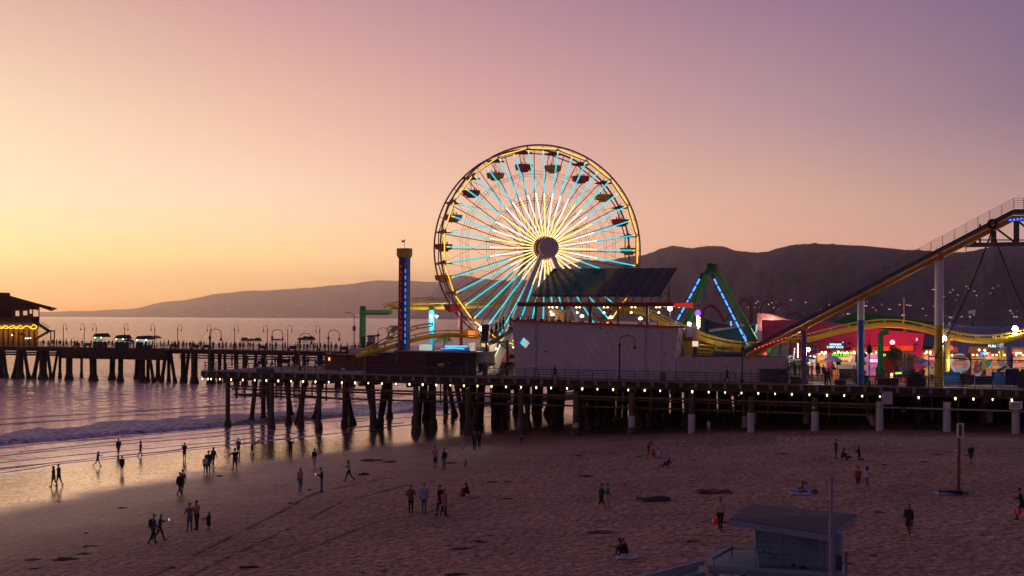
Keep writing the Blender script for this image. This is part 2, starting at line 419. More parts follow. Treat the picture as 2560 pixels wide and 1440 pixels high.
def swell(x, y):
    if y > 420 or x > 120 or x < -260: return 0.0
    d = shore_d(x, y); w = 1.6 * noise.noise(Vector((x * .05, y * .05, 2))) * 1.6
    z = 0.0
    fade = min(1, max(0, (420 - y) / 150))
    for dc, wd, h in ((-17.5, .5, .05), (-22, .8, .07), (-27, .7, .06), (-33.5, .9, .09)):
        q = (d + w + 1.2 * noise.noise(Vector((x * .16, y * .16, dc))) - dc) / wd
        if abs(q) < 3: z += h * math.exp(-q * q) * (0.45 + 0.55 * noise.noise(Vector((x * .07, y * .07, dc * 3)))) * 1.3
    if d < -55:
        k = min(1, (-55 - d) / 15) * fade
        z += k * (.16 * math.sin(d * .75 + 2.5 * noise.noise(Vector((x * .03, y * .03, 0)))) * (.4 + noise.noise(Vector((x * .05, y * .02, 4)))) + .09 * noise.noise(Vector((x * .25, y * .5, 0))))
    return z
xs2 = axis(-28000, 28000, -130, 45, .9); ys2 = axis(-400, 45000, 84, 300, .8)
vs2, fs2 = grid(xs2, ys2, swell)
mb = MB(); mb.add(vs2, fs2, True); sea = mb.build('sea_water', water_mat())
at = sea.data.attributes.new('shore', 'FLOAT', 'POINT'); at.data.foreach_set('value', [shore_d(v[0], v[1]) for v in vs2])
tag(sea, 'calm pinkish sea reflecting the sunset sky', None, None, 'structure')

# breaking wave: a long low roll of white water
M_FOAM = mat('surf_foam', (.58, .48, .60), .7, var=.72, nscale=1.5, bump=1.0, bscale=3.0)
mb = MB(); rows = []; ny = 150
for j in range(ny):
    Y = 100 + j * 1.0
    k = min(1, max(0, (Y - 118) / 34.0))
    dfront = -38.5 + 3.0 * k + 1.7 * noise.noise(Vector((0, Y * .07, 0))) + 1.0 * noise.noise(Vector((0, Y * .3, 0))) + .5 * noise.noise(Vector((0, Y * .9, 0)))
    wid = 6 + 14 * k + 3.5 * noise.noise(Vector((5, Y * .06, 0))) + 3.0 * noise.noise(Vector((9, Y * .28, 0)))
    row = []
    for i in range(31):
        q = i / 30.0; d = dfront - wid * q
        x = shx(Y) + d / .87
        hgt = .48 * math.sin(math.pi * min(1, q * 5) * .5) * (1 - q) ** 1.2 + .02
        hgt += (.22 * noise.noise(Vector((x * .8, Y * .8, 0))) + .10 * noise.noise(Vector((x * 2.3, Y * 2.3, 3)))) * (1 - q * .5)
        if i == 30 or i == 0: hgt = -.10
        hgt = max(hgt, -.1) - .22 * max(0, noise.noise(Vector((x * .22, Y * .12, 8)))) * q * 2.2
        row.append((x, Y, hgt))
    rows.append(row)
vs3 = [p for r in rows for p in r]; n = 31
fs3 = [(j * n + i, j * n + i + 1, (j + 1) * n + i + 1, (j + 1) * n + i) for j in range(ny - 1) for i in range(n - 1)]
mb.add(vs3, fs3, True); foam = mb.build('surf_foam', M_FOAM)
tag(foam, 'broad band of lilac white water where the wave breaks', None, None, 'stuff')

# thin swash lines left by the last small waves
M_SWASH = mat('swash_foam', (.55, .48, .50), .6, var=.3, nscale=2, bump=.6)
for i_, (dc, Y0_, Y1_, w0_, am) in enumerate([(-34.5, 104, 190, .8, 1.5), (-30.5, 112, 170, .45, 1.8), (-27.0, 100, 186, .6, 1.6), (-22.5, 96, 160, .4, 2.4), (-18.5, 92, 178, .55, 2.2), (-16.2, 100, 140, .35, 1.8), (-62, 140, 205, 1.1, 3.0), (-70, 150, 230, 1.3, 4.0)]):
    mb = MB(); vs_ = []; m_ = int((Y1_ - Y0_) / .7)
    for j in range(m_ + 1):
        Y = Y0_ + j * .7
        for k in range(4):
            ed = noise.noise(Vector((dc, Y * .5, k * 2))); w_ = max(.04, w0_ * (1 + 1.6 * noise.noise(Vector((dc, Y * .13, 0)))) + .25 * ed)
            d = dc + am * noise.noise(Vector((dc, Y * .045, 1))) + am * .4 * noise.noise(Vector((dc, Y * .17, 4))) - (k / 3 - .5) * w_
            x = shx(Y) + d / .87; zz = max(swell(x, Y), zg(x, Y, False)) + (.03 if k in (1, 2) else .006) + (.03 if dc < -50 else .0) * 2
            vs_.append((x, Y, zz))
    fs_ = [(j * 4 + k, j * 4 + k + 1, j * 4 + k + 5, j * 4 + k + 4) for j in range(m_) for k in range(3) if noise.noise(Vector((j * .045, dc, 3))) > -.32]
    mb.add(vs_, fs_, True); tag(mb.build('swash_foam', M_SWASH), 'thin lilac foam line on the shallow water, parallel to the shore', None, None, 'stuff')
# hills
def lerp_tab(tab, x):
    for (a, b), (c, d) in zip(tab[:-1], tab[1:]):
        if x <= c: return b + (d - b) * (x - a) / (c - a)
    return tab[-1][1]
RIDGE_FAR = [(-400, 786), (0, 782), (100, 780), (250, 776), (340, 771), (380, 761), (400, 756), (440, 752), (470, 749), (500, 743), (527, 736), (560, 732), (605, 728), (680, 725), (740, 721), (800, 717), (850, 712), (910, 705), (950, 700), (1000, 702), (1090, 704), (1140, 698), (1250, 700), (1400, 700), (1700, 705), (2000, 730)]
RIDGE_NEAR = [(1020, 800), (1060, 752), (1095, 712), (1125, 692), (1142, 687), (1175, 693), (1230, 700), (1280, 704), (1330, 700), (1400, 668), (1440, 657), (1458, 648), (1490, 650), (1510, 654), (1545, 646), (1600, 640), (1625, 630), (1650, 622), (1690, 615), (1730, 618), (1790, 614), (1812, 618), (1830, 625), (1870, 631), (1920, 630), (1950, 619), (1970, 613), (2030, 609), (2080, 610), (2130, 613), (2170, 615), (2230, 622), (2300, 625), (2380, 632), (2440, 626), (2480, 615), (2520, 611), (2560, 610), (2700, 606), (3000, 640)]
def zline(px, py, Y): return P(px, py, Y).z
def py_to_z(px, py, Y): return P(px, py, Y).z
class Hill:
    def __init__(s, tab, y0, y1, seed, rough=1.0, far=None): s.far = far; s.tab = tab; s.y0 = y0; s.y1 = y1; s.seed = seed; s.rough = rough
    def pt(s, px, t):
        ry = lerp_tab(s.tab, px); k_ = lerp_tab(s.far, px) if s.far else 1.0; y0, y1 = s.y0 * k_, s.y1 * k_
        nn_ = 1.6 * noise.noise(Vector((px * .02, 0, s.seed))) + 0.9 * noise.noise(Vector((px * .07, 0, s.seed))) + .6 * noise.noise(Vector((px * .2, 0, s.seed)))
        Y = y0 + (y1 - y0) * min(t, 1.0)
        zr = max(0, zline(px, ry, y1))
        hi = (py_to_z(px, ry - nn_ * s.rough, y1) - zr) if zr > 0 else 0
        if t <= 1:
            g = noise.noise(Vector((px * .012, t * 2.2, s.seed))) * .5 + noise.noise(Vector((px * .04, t * 5, s.seed))) * .25 + noise.noise(Vector((px * .11, t * 9, s.seed))) * .12
            f = t ** 1.25 * (1 + .95 * g * (1 - t) * 2)
            z = (zr * min(f, .99) if t < 1 else zr) + hi * max(0, t) ** 10
        else: z = zr * (2 - t); Y = y1 + (t - 1) * 1500
        p = P(px, 795, Y); return Vector((p.x, Y, max(z, -3) if t > 0 else -3))
    def solve(s, px, py):
        best = None
        for i in range(1, 100):
            p = s.pt(px, i / 100); e = p.z - zline(px, py, p.y)
            if e >= 0: return p
        return s.pt(px, .5)
    def build(s, name, m, label):
        xs_ = list(range(s.tab[0][0], s.tab[-1][0] + 1, 9)); ts = [i / 44 for i in range(45)] + [1.3, 2.0]
        vs = [s.pt(x, t) for t in ts for x in xs_]; n = len(xs_)
        fs = [(j * n + i, j * n + i + 1, (j + 1) * n + i + 1, (j + 1) * n + i) for j in range(len(ts) - 1) for i in range(n - 1)]
        mb = MB(); mb.add(vs, fs, True); o = mb.build(name, m); return tag(o, label, None, None, 'structure')
M_HILL = mat('hillside_scrub', (.036, .026, .070), .95, var=.55, nscale=.006, spec=.1)
H_FAR = Hill(RIDGE_FAR, 23000, 30000, 3, 1.3); H_FAR.build('far_hills', M_HILL, 'far headland fading into orange haze on the left')
H_NEAR = Hill(RIDGE_NEAR, 3200, 5200, 11, 2.6, [(900, 4.2), (1150, 3.8), (1400, 2.6), (1600, 1.7), (1900, 1.15), (2600, 1.0), (3200, 1.0)]); H_NEAR.build('near_hills', M_HILL, 'dark purple mountain ridge behind the wheel and the rides')
# town at the foot of the hills
house = None
spots = []
for i in range(46): spots.append((random.uniform(1860, 2330), random.uniform(752, 792)))
for i in range(26): spots.append((random.uniform(2330, 2570), random.uniform(712, 795)))
for a in [(2302, 774), (2330, 768), (2320, 770), (2312, 790), (2495, 783), (2520, 778), (2470, 784), (2440, 742), (2430, 730), (2360, 790), (2400, 806), (2420, 806), (2450, 807), (2372, 808), (2130, 741), (2125, 744), (1905, 790), (1990, 750), (1975, 752), (1700, 640), (2075, 768), (1655, 690), (2090, 790), (2050, 775)]: spots.append(a)
for i, (x, y) in enumerate(spots):
    p = H_NEAR.solve(x, min(y, 793))
    sc = random.uniform(.3, .85)
    if house is None:
        house = thing('hillside_house', (0, 0, 0), None, None)
        mb = MB(); mb.box((0, 0, 3), 16, 10, 6); mb.prism([(-8.6, -5.6, 6), (8.6, -5.6, 6), (0, -5.6, 9.4)], (0, 11.2, 0)); kid(mb, 'house_wall', mat('house_plaster', (.075, .055, .055), .8), house)
        mb = MB(); mb.box((-3.6, -5.03, 3), 5, .1, 2.6); mb.box((4.0, -5.03, 3), 4, .1, 2.6); kid(mb, 'lit_window', E_TOWN, house)
        o = house
    else: o = copy_tree(house)
    o.location = p - Vector((0, 10, 2)); o.scale = (sc, sc, sc); o.rotation_euler = (0, 0, random.uniform(-.5, .5) + .1)
    tag(o, 'tiny lit house twinkling on the dark hillside behind the rides', 'house', 'lit houses across the hillside')
far_pts = [(748, 765), (756, 764), (808, 767), (812, 766), (571, 773), (520, 788), (540, 787), (700, 789), (905, 790), (892, 788), (900, 789), (655, 785), (1040, 792), (940, 786), (460, 787)]
for x, y in far_pts:
    o = copy_tree(house); p = H_FAR.solve(x, y); o.location = p - Vector((0, 60, 2)); o.scale = (5, 5, 2.2)
    tag(o, 'tiny lit house near the water on the hazy left headland', 'house', 'lit houses on the far headland')
# haze
mb = MB(); mb.box((0, 15600, 525), 42000, 31600, 1062); hz = mb.build('haze', [])
hm = bpy.data.materials.new('haze_air'); hm.use_nodes = True; t = hm.node_tree
for n_ in list(t.nodes): t.nodes.remove(n_)
pv = t.nodes.new('ShaderNodeVolumePrincipled'); pv.inputs['Density'].default_value = 3.6e-5; pv.inputs['Color'].default_value = (.995, .90, .91, 1); pv.inputs['Anisotropy'].default_value = .90
mo = t.nodes.new('ShaderNodeOutputMaterial'); t.links.new(pv.outputs[0], mo.inputs['Volume'])
hz.data.materials.append(hm); tag(hz, 'thin evening haze over the bay', None, None, 'stuff')
# rocks of the breakwater
M_ROCK = mat('dark_rock', (.035, .028, .03), .9, bump=.6)
def rock(name, c, sx, sy, sz, seed, label, cat, group, m=M_ROCK):
    mb = MB(); mb.ball((0, 0, 0), 1, 14, 9)
    mb.v = [tuple(Vector(p) * (1 + .45 * noise.noise(Vector(p) * 1.5 + Vector((seed, 0, 0))) + .15 * noise.noise(Vector(p) * 4 + Vector((seed, 0, 0))))) for p in mb.v]
    mb.v = [(p[0] * sx, p[1] * sy, max(p[2] * sz, -.35 * sz)) for p in mb.v]
    o = mb.build(name, m); o.location = c; return tag(o, label, cat, group)
def seapt(px, py): return P(px, py, CAMZ * F / ((py - (HY + ROLL * (px - CX)))))
for i, (x, y, w, h, l) in enumerate([(613, 851, 5.5, 2.6, 'jagged dark rock in the sea beside the tall lamp at the leftmost rocks'), (628, 851, 5, 1.6, 'low dark rock between the two taller leftmost rocks'), (645, 851, 5.5, 2.4, 'rounded dark rock right of the low leftmost rocks'),
      (692, 850, 9, 1.0, 'flat sliver of dark rock awash between the rock clusters'), (752, 849, 5, 1.8, 'small dark rock at the left end of the long rock'), (764, 849, 6.5, 3.4, 'tallest dark rock of the middle cluster in the sea'), (776, 849, 7, 3.0, 'broad dark rock at the right end of the middle cluster'), (975, 847, 7, 2.2, 'dark rock seen in the sea right of the green post')]):
    p = seapt(x, y); rock('rock', (p.x, p.y, .25), w * .42, 2.2, h * .55, i * 3.1, l, 'rock', 'breakwater rocks')
# ================================================================ PIERS
ULEFT = 0.0
NEAR_PX = [506, 2800]
pier = thing('pier', W(0, 0, 0), 'wide dark timber pier carrying the amusement park, hung with bulbs along its edge', 'pier')
def pu(px, v=0): return uof(PV(px, 900, v))
UEND = 125.0; UN = pu(905, 10)
mb = MB()
mb.pbox(W(UN / 2, 11, DECK - .1), UN, 22, .2)                       # narrow left tongue
mb.pbox(W((UN + UEND) / 2, 41, DECK - .1), UEND - UN, 82, .2)
mb.build('deck', M_DECK, pier)
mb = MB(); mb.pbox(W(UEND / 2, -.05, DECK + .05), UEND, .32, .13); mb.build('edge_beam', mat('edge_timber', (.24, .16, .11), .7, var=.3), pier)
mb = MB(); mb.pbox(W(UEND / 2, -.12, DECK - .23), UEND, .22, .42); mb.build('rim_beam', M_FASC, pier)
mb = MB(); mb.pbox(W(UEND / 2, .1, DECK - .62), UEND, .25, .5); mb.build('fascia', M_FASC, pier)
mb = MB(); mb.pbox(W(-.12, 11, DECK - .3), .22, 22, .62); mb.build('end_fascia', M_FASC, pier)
# brackets along the fascia
for i in range(76):
    mb = MB(); mb.pbox(W(.8 + i * 1.62, -.30, DECK - .28), .34, .12, .52); mb.build('bracket', M_BRK, pier)
# longitudinal beams
for z0, v0, th in ((5.15, .6, .22), (4.78, 1.2, .2), (3.95, 1.4, .2)):
    u0 = {5.15: 3.2, 4.78: 3.6, 3.95: 4.6}[z0]
    mb = MB(); mb.pbox(W((u0 + 83) / 2, v0, z0), 83 - u0, th, th); mb.build('stringer', mat('stringer_timber', (.13, .075, .04), .8, var=.3), pier)
mb = MB(); mb.tube([W(83, .2, 4.9), W(UEND, .2, 4.9)], .09); mb.build('pipe', mat('pale_pipe', (.35, .30, .22), .5), pier)
# cross caps
for i in range(19):
    uu = 3.2 + i * 6.45
    mb = MB(); d_ = 22 if uu < UN else 80
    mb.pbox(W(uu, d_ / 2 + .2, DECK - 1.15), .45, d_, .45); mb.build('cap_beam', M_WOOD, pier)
    # hanging walkway struts
    if uu < 90:
        for q in (1.3, 3.9): mb = MB(); mb.pbox(W(uu + q, 1.1, 5.1), .14, .14, 3.0); mb.build('hanger', mat('stringer_timber', (.13, .075, .04), .8), pier)
def pile(name, top, bot, r, m, parent, flare=True, wrap=False, taper=1.05):
    top = Vector(top); bot = Vector(bot); mb = MB()
    d = (bot - top)
    if flare: pts = [top, bot - d * .24, bot - d * .20, bot - d * .05, bot]; rr = [r, r, r * 1.45, r * 1.75, r * 1.6]
    else: pts = [top, bot]; rr = [r, r * taper]
    mb.tube(pts, rr, 10); o = mb.build(name, m, parent)
    if wrap:
        mb = MB(); a = bot - d.normalized() * wrap; mb.tube([a, bot], r * 1.14, 14); w = mb.build('pile_wrap', M_WHT); w.parent = o
    return o
npile = 0
def add_pile(u, v, lean_u=0, lean_v=0, r=.27, wrap=0, ztop=DECK - 1.3):
    global npile
    if npile >= 100: return
    npile += 1
    b = W(u + lean_u, v + lean_v, 0); zb = zg(b.x, b.y, False); zb = min(zb, 3.4) - .25
    t = W(u, v, ztop); b = Vector((b.x, b.y, zb))
    wet = zb < .9
    pile('pile', t, b, r, M_CONC, pier, flare=wet, wrap=wrap)
ULE = [(570, 0), (640, -.8), (668, .6), (680, 0), (722, 0), (760, -.5), (798, 0), (862, 0), (930, .4), (962, -.8), (1040, 0), (1170, 0), (1303, 0), (1440, 0), (1580, 0), (1730, 0), (1878, 0), (2038, 0), (2200, 0), (2368, 0), (2540, 0)]
for px, ln in ULE:
    wrap = 0
    if px >= 1303: wrap = {1303: 1.1, 1440: 1.7}.get(px, 2.4)
    if px >= 2150: wrap = 3.3
    vv = .5
    if px in (640, 722, 862, 962): vv = 6.5
    if px in (668, 760, 930): vv = 5
    add_pile(pu(px, vv), vv, ln * 1.0, 0, .30 if px < 930 else .34, wrap)
for i in range(17):
    uu = 3.2 + i * 6.45
    for v in (9, 15, 20.5, 27, 36, 46):
        if uu < UN + 1 and v > 21: continue
        add_pile(uu + random.uniform(-.7, .7), v + random.uniform(-.6, .6), random.choice((-1.3, 0, 0, 1.3)), 0, .32, 1.6 if (uu > 55 and random.random() < .35) else 0)
# dense field of piles and the bulkhead deep under the park deck (hides the far light)
mb = MB()
for i in range(230):
    uu = UN + 3 + i * .44 + random.uniform(-.5, .5); v = random.uniform(13, 80)
    b = W(uu, v, 0); mb.tube([W(uu, v, DECK - .3), Vector((b.x + random.uniform(-.9, .9), b.y, min(3.4, zg(b.x, b.y, False)) - .3))], [.28, .44], 6)
o = mb.build('inner_piles', M_WOOD, pier); o['kind'] = 'stuff'
mb = MB(); mb.pbox(W((UN + 42 + UEND) / 2, 60, 3.5), UEND - UN - 42, .4, 7); mb.build('bulkhead', M_WOOD, pier)
# left tongue service beam with short hangers seen at the far side
mb = MB(); mb.tube([PV(587, 987, 12), PV(700, 984, 12), PV(860, 998, 6)], .13, 6)
for x in (590, 612, 650, 690, 735, 780, 840): mb.tube([PV(x, 955, 12), PV(x, 995, 12)], .10, 6)
mb.build('service_walkway', M_WOOD, pier)

# near railing
rail = thing('pier_railing', W(0, .3, DECK), 'long dark metal railing with four bars along the near pier edge', 'railing')
NP = 77
rp = MB(); rp.pbox((0, 0, .55), .07, .07, 1.1); post0 = kid(rp, 'post', M_RAIL, rail); post0.location = U * .2
for i in range(1, NP):
    c = post0.copy(); COL.objects.link(c); c.parent = rail; c.location = U * (.2 + i * 1.62)
for z0 in (.25, .53, .81, 1.12):
    mb = MB(); mb.tube([U * 0 + Z * z0, U * UEND + Z * z0], .030 if z0 < 1 else .045, 6); kid(mb, 'rail_bar', M_RAIL, rail)
rail2 = thing('tongue_railing', W(0, 21.7, DECK), 'pale railing along the back of the narrow pier tongue at left', 'railing')
for i in range(12):
    mb = MB(); mb.pbox(U * (.2 + i * 1.9) + Z * .55, .08, .08, 1.1); kid(mb, 'post', M_RAIL, rail2)
for z0 in (.3, .58, .85, 1.12):
    mb = MB(); mb.tube([Z * z0, U * 22 + Z * z0], .035, 6); kid(mb, 'rail_bar', M_RAIL, rail2)
for z0 in (.3, .7, 1.12):
    mb = MB(); mb.tube([Z * z0, V * -21.5 + Z * z0], .03, 6); kid(mb, 'end_rail_bar', M_RAIL, rail2)

# bulbs under the edge
BX = [506, 520, 528, 550, 578, 607, 637, 666, 696, 728, 758, 789, 822, 855, 888, 921, 955, 990, 1024, 1057, 1091, 1126, 1160, 1194, 1229, 1265, 1303, 1341, 1378, 1418, 1456, 1494, 1533, 1571, 1612, 1651, 1731, 1772, 1813, 1854, 1896, 1938, 1980, 2024, 2068, 2111, 2156, 2200, 2297, 2389, 2434, 2482, 2530]
lamp0 = None
for i, x in enumerate(BX):
    p = DK(x, -.55, DECK - .93)
    if lamp0 is None:
        lamp0 = thing('pier_bulb_lamp', p, None, None)
        mb = MB(); mb.tube([(0, .1, .42), (0, 0, .38), (0, 0, .26)], .025, 6); mb.lathe((0, 0, 0), [(.04, .24), (.08, .18), (.10, .10)], 10); kid(mb, 'fixture', M_IRON, lamp0)
        mb = MB(); mb.lathe((0, 0, 0), [(.02, -.14), (.05, -.10), (.072, .0), (.068, .10)], 10); kid(mb, 'bulb', E_BULB, lamp0)
        o = lamp0
    else: o = copy_tree(lamp0)
    o.location = p; _s = random.uniform(.8, 1.2); o.scale = (_s, _s, _s)
    if x in (506, 520, 528): tag(o, {506: 'yellow bulb lamp at the very left corner of the near pier', 520: 'yellow bulb lamp second from the left pier corner', 528: 'yellow bulb lamp third from the left pier corner, beside its twin'}[x], 'bulb lamp', 'bulb lamps under the pier edge')
    else: tag(o, 'small yellowish bulb lamp hanging in the evenly spaced row under the pier edge', 'bulb lamp', 'bulb lamps under the pier edge')
# panels hung on the edge
def panel(name, px0, py0, px1, py1, v, m, label, cat, th=.06):
    mb = MB(); mb.pxprism([(px0, py0), (px1, py0), (px1, py1), (px0, py1)], v, v + th)
    c = PV((px0 + px1) / 2, py1, v); o = mb.build(name, m, None, loc=c); return tag(o, label, cat)
panel('notice_board', 2204, 979, 2231, 1011, -.5, mat('pale_board', (.42, .38, .46), .7), 'blank pale rectangular board hung on the pier edge above the white piles', 'board')
o = panel('notice_sign', 2523, 1003, 2556, 1023, -.5, M_WHITE, 'white notice sign lit by a lamp at the right end of the pier edge', 'sign')
for k in range(4):
    mb = MB(); mb.pbox(PV(2540, 1008 + k * 3.4, -.54) - o.location, .9, .02, .045); kid(mb, 'text_line', M_IRON, o)
panel('red_notice', 2252, 1018, 2265, 1031, .1, M_DRED, 'small dark red notice under the pier right of the pale board', 'sign')
panel('small_tag_sign', 2030, 1018, 2037, 1021, .1, M_WHITE, 'tiny white tag on the stringer above a white pile', 'sign')

# far pier
FV0 = 82.0
fpier = thing('far_pier', W(-115, FV0, 0), 'long straight timber pier crossing the sea behind, busy with strollers', 'pier')
uL = -115.0; uR = 40.0
mb = MB(); mb.pbox(W((uL + uR) / 2, FV0 + 6, DECK - .15), uR - uL, 12, .3); mb.build('deck', M_DECK, fpier)
mb = MB(); mb.pbox(W((uL + uR) / 2, FV0 - .12, DECK - .35), uR - uL, .3, .9); mb.build('fascia', M_FASC, fpier)
ua, ub = pu(163, FV0), pu(428, FV0)
mb = MB(); mb.pbox(W((ua + ub) / 2, FV0 - .9, DECK - 1.25), ub - ua, 1.4, 1.9); mb.build('lower_platform', M_FASC, fpier)
for z0 in (DECK - 1.25, DECK - 1.75):
    mb = MB(); mb.pbox(W((ub + uR) / 2, FV0 + 3, z0), uR - ub, .3, .3); mb.build('stringer', M_WOOD, fpier)
    mb = MB(); mb.pbox(W((ua + uL) / 2, FV0 + 3, z0), ua - uL, .3, .4); mb.build('stringer', M_WOOD, fpier)
def fpile(pxt, pxb, v, r=.42, zb=-1.0, flare=True):
    t = DK(pxt, v, DECK - .5); b = DK(pxb, v, zb)
    mb = MB(); d = b - t
    mb.tube([t, t + d * .68, t + d * .72, t + d * .86, b], [r, r, r * 1.15, r * 1.5, r * 1.55], 10); mb.build('pile', M_WOOD, fpier)
for a in [(2, 2, 1, .6), (8, 18, 1, .4), (48, 32, 1, .45), (50, 50, 1, .75), (60, 74, 1, .4), (98, 82, 1, .45), (108, 108, 1, .8), (118, 130, 1, .35), (145, 130, 2, .3), (150, 150, 5, .32), (173, 173, 0, .7), (204, 204, 9, .3), (232, 234, 0, .75), (282, 280, 5, .6), (302, 301, 0, .55), (345, 342, 8, .55), (356, 356, 1, .6), (370, 370, 1, .35), (372, 386, 1, .36), (395, 395, 8, .45), (415, 403, 2, .4), (422, 422, 1, .36), (426, 440, 1, .36), (458, 458, 3, .5), (472, 462, 3, .36), (486, 486, 0, .68), (528, 528, 1, .7), (549, 549, 4, .4), (562, 562, 7, .3), (590, 592, 2, .45), (612, 612, 1, .5), (640, 634, 5, .35), (660, 660, 1, .5), (700, 700, 3, .5), (742, 742, 1, .45), (760, 766, 4, .4), (800, 800, 1, .55), (845, 845, 1, .5), (880, 880, 5, .5)]:
    fpile(a[0], a[1], FV0 + .5 + a[2], a[3])
for vv in (FV0 + 11.6, FV0 + .2):
    rr_ = thing('far_railing', W(uL, vv, DECK), 'thin dark railing along the %s edge of the far pier' % ('seaward' if vv > FV0 + 5 else 'near'), 'railing')
    for z0 in (.3, .58, .86, 1.12):
        mb = MB(); mb.tube([Z * z0, U * (uR - uL) + Z * z0], .04, 5); kid(mb, 'rail_bar', M_RAIL, rr_)
    mb = MB(); mb.pbox(Z * .55, .09, .09, 1.1); p0 = kid(mb, 'post', M_RAIL, rr_); p0.location = Vector((0, 0, 0))
    for i in range(1, 62):
        c = p0.copy(); COL.objects.link(c); c.parent = rr_; c.location = U * i * 2.5
# crook lamps
def crook(name, base, h, side, label, group, reach=1.1, pr=.07, lit=None, back=0):
    o = thing(name, base, label, 'lamp post', group); s_ = U * side if not back else V * back
    mb = MB(); mb.tube([Z * 0, Z * .5, Z * .55, Z * (h - .9)], [pr * 2.3, pr * 2.0, pr * 1.2, pr], 8); mb.lathe(Z * (h - 1.35), [(pr, 0), (pr * 2, .1), (pr * 2, .3), (pr, .4)], 8); kid(mb, 'pole', M_IRON, o)
    mb = MB(); pts = [Z * (h - .95)] + [Z * (h - .55) + s_ * (reach / 2) + (s_ * -math.cos(a) * reach / 2 + Z * math.sin(a) * .55) for a in [R(q) for q in range(0, 181, 20)]] + [Z * (h - .95) + s_ * reach]
    mb.tube(pts, pr * .55, 6); kid(mb, 'arm', M_IRON, o)
    c = s_ * reach
    mb = MB(); mb.lathe(c + Z * (h - 1.45), [(.19, 0), (.15, .12), (.07, .3), (.05, .5)], 10); kid(mb, 'lamp_shade', M_IRON, o)
    mb = MB(); mb.ball(c + Z * (h - 1.47), .13, 8, 6, (1, 1, .8)); kid(mb, 'lamp_globe', mat('frosted_glass', (.45, .40, .38), .3) if not lit else lit, o)
    return o
FL = [(158, 1, 'nearest the restaurant stairs'), (210, -1, 'between the restaurant and the leftmost lit cart'), (240, -1, 'rising just behind the leftmost lit cart'), (311, 1, 'rising behind the second lit cart'), (386, -1, 'beside the rainbow umbrella'), (444, 1, 'right of the rainbow umbrella over two benches'), (527, -1, 'just behind the near pier corner lamp'), (586, 1, 'above the strollers left of the leftmost rocks'), (668, -1, 'between the leftmost rocks and the near lamps'), (719, 1, 'over the sea between two nearer lamps'), (799, -1, 'left of the pale sign box'), (1008, -1, 'behind the palm near the tall tower')]
for x, s_, l in FL: crook('crook_lamp', DK(x, FV0 + 11), 5.3, s_, 'thin crook lamp on the far pier, ' + l, 'crook lamps on the far pier', reach=.95, pr=.075)
NL = [(524, 3, 5.4, 1, 'at the left corner of the near pier'), (680, 20, 5.2, 1, 'second from the left on the near pier, beside the leftmost rocks'), (749, 8, 4.9, 1, 'with a broad dark foot, middle of the pier tongue'), (821, 21, 5.2, 1, 'carrying a pale box, left of the green post'), (945, 40, 5.4, 1, 'seen over the yellow track beside the tall tower'), (1549, 1.4, 5.1, 1, 'in front of the large white building')]
for x, v_, h, s_, l in NL: crook('crook_lamp', DK(x, v_), h, s_, 'dark unlit crook lamp ' + l, 'crook lamps on the near pier', reach=1.75, pr=.085)
crook('crook_lamp', DK(992, 1.2), 4.9, 1, 'thin dark lamp post in front of the dark red fence, its arm turned away', None, reach=1.0, pr=.06, back=1)
crook('crook_lamp', DK(1856, 1.4), 4.9, 1, 'dark lamp post before the low pale wall with its arm turned away', None, reach=1.0, pr=.10, back=1)
# lantern post right
o = thing('lantern_post', DK(2173, 1.5), 'dark lantern post with pointed spike between the blue column and the green column', 'lamp post')
mb = MB(); mb.tube([Z * 0, Z * .6, Z * .65, Z * 3.4], [.25, .12, .07, .06]); kid(mb, 'pole', M_IRON, o)
mb = MB(); mb.lathe(Z * 3.4, [(.1, 0), (.32, .15), (.34, .6), (.2, .85), (.04, 1.0), (.02, 2.0)], 10); kid(mb, 'lantern', M_IRON, o)
# pale box on the lamp
mb = MB(); mb.pbox(DK(821, 20.6, DECK + 1.6), .75, .4, .6 + .6); tag(mb.build('sign_box', mat('pale_box', (.25, .22, .24), .6)), 'pale box fixed to the lamp post left of the green post', 'box')
# tall modern street light in the gap
o = thing('street_light', DK(885, 78), 'slender grey street light with a flat head left of the green post', 'lamp post')
h = 84 / sv(885, 78) + 1.3; mb = MB(); mb.tube([Z * 0, Z * (h * .95), Z * h + U * -.5, Z * (h + .1) - U * 1.1], [.12, .07, .05, .05]); kid(mb, 'pole', M_RAIL, o)
mb = MB(); mb.pbox(Z * (h + .08) - U * 1.4, .9, .35, .12); kid(mb, 'lamp_head', M_RAIL, o)
mb = MB(); mb.pbox(Z * (h * .62), .65, .12, .95); kid(mb, 'sign_plate', M_BRK, o)
# coin telescopes, bin
def scope(px, v_, label):
    o = thing('coin_telescope', DK(px, v_), label, 'telescope')
    mb = MB(); mb.tube([Z * 0, Z * .1, Z * 1.1], [.2, .07, .06]); kid(mb, 'stand', M_RAIL, o)
    mb = MB(); mb.tube([Z * 1.35 - U * .38 + V * .1, Z * 1.38 + U * .38], [.16, .19], 10); kid(mb, 'viewer', mat('silver_paint', (.4, .38, .36), .35, metal=.6), o)
scope(1102, .9, 'silver coin telescope before the right end of the dark red fence')
scope(1336, .9, 'coin telescope standing before the left part of the white building')
mb = MB(); mb.lathe(DK(1658, 1.1), [(.28, 0), (.33, .1), (.36, .85), (.30, .95), (.12, 1.08)], 14); tag(mb.build('trash_can', mat('bin_grey', (.14, .12, .11), .7)), 'grey round trash can at the railing before the white building', 'trash can')
mb = MB(); mb.pxprism([(641, 921), (684, 921), (684, 935), (641, 935)], -.45, -.35); tag(mb.build('blue_banner', M_NAVY), 'dark blue banner fixed on the railing of the pier tongue', 'banner')
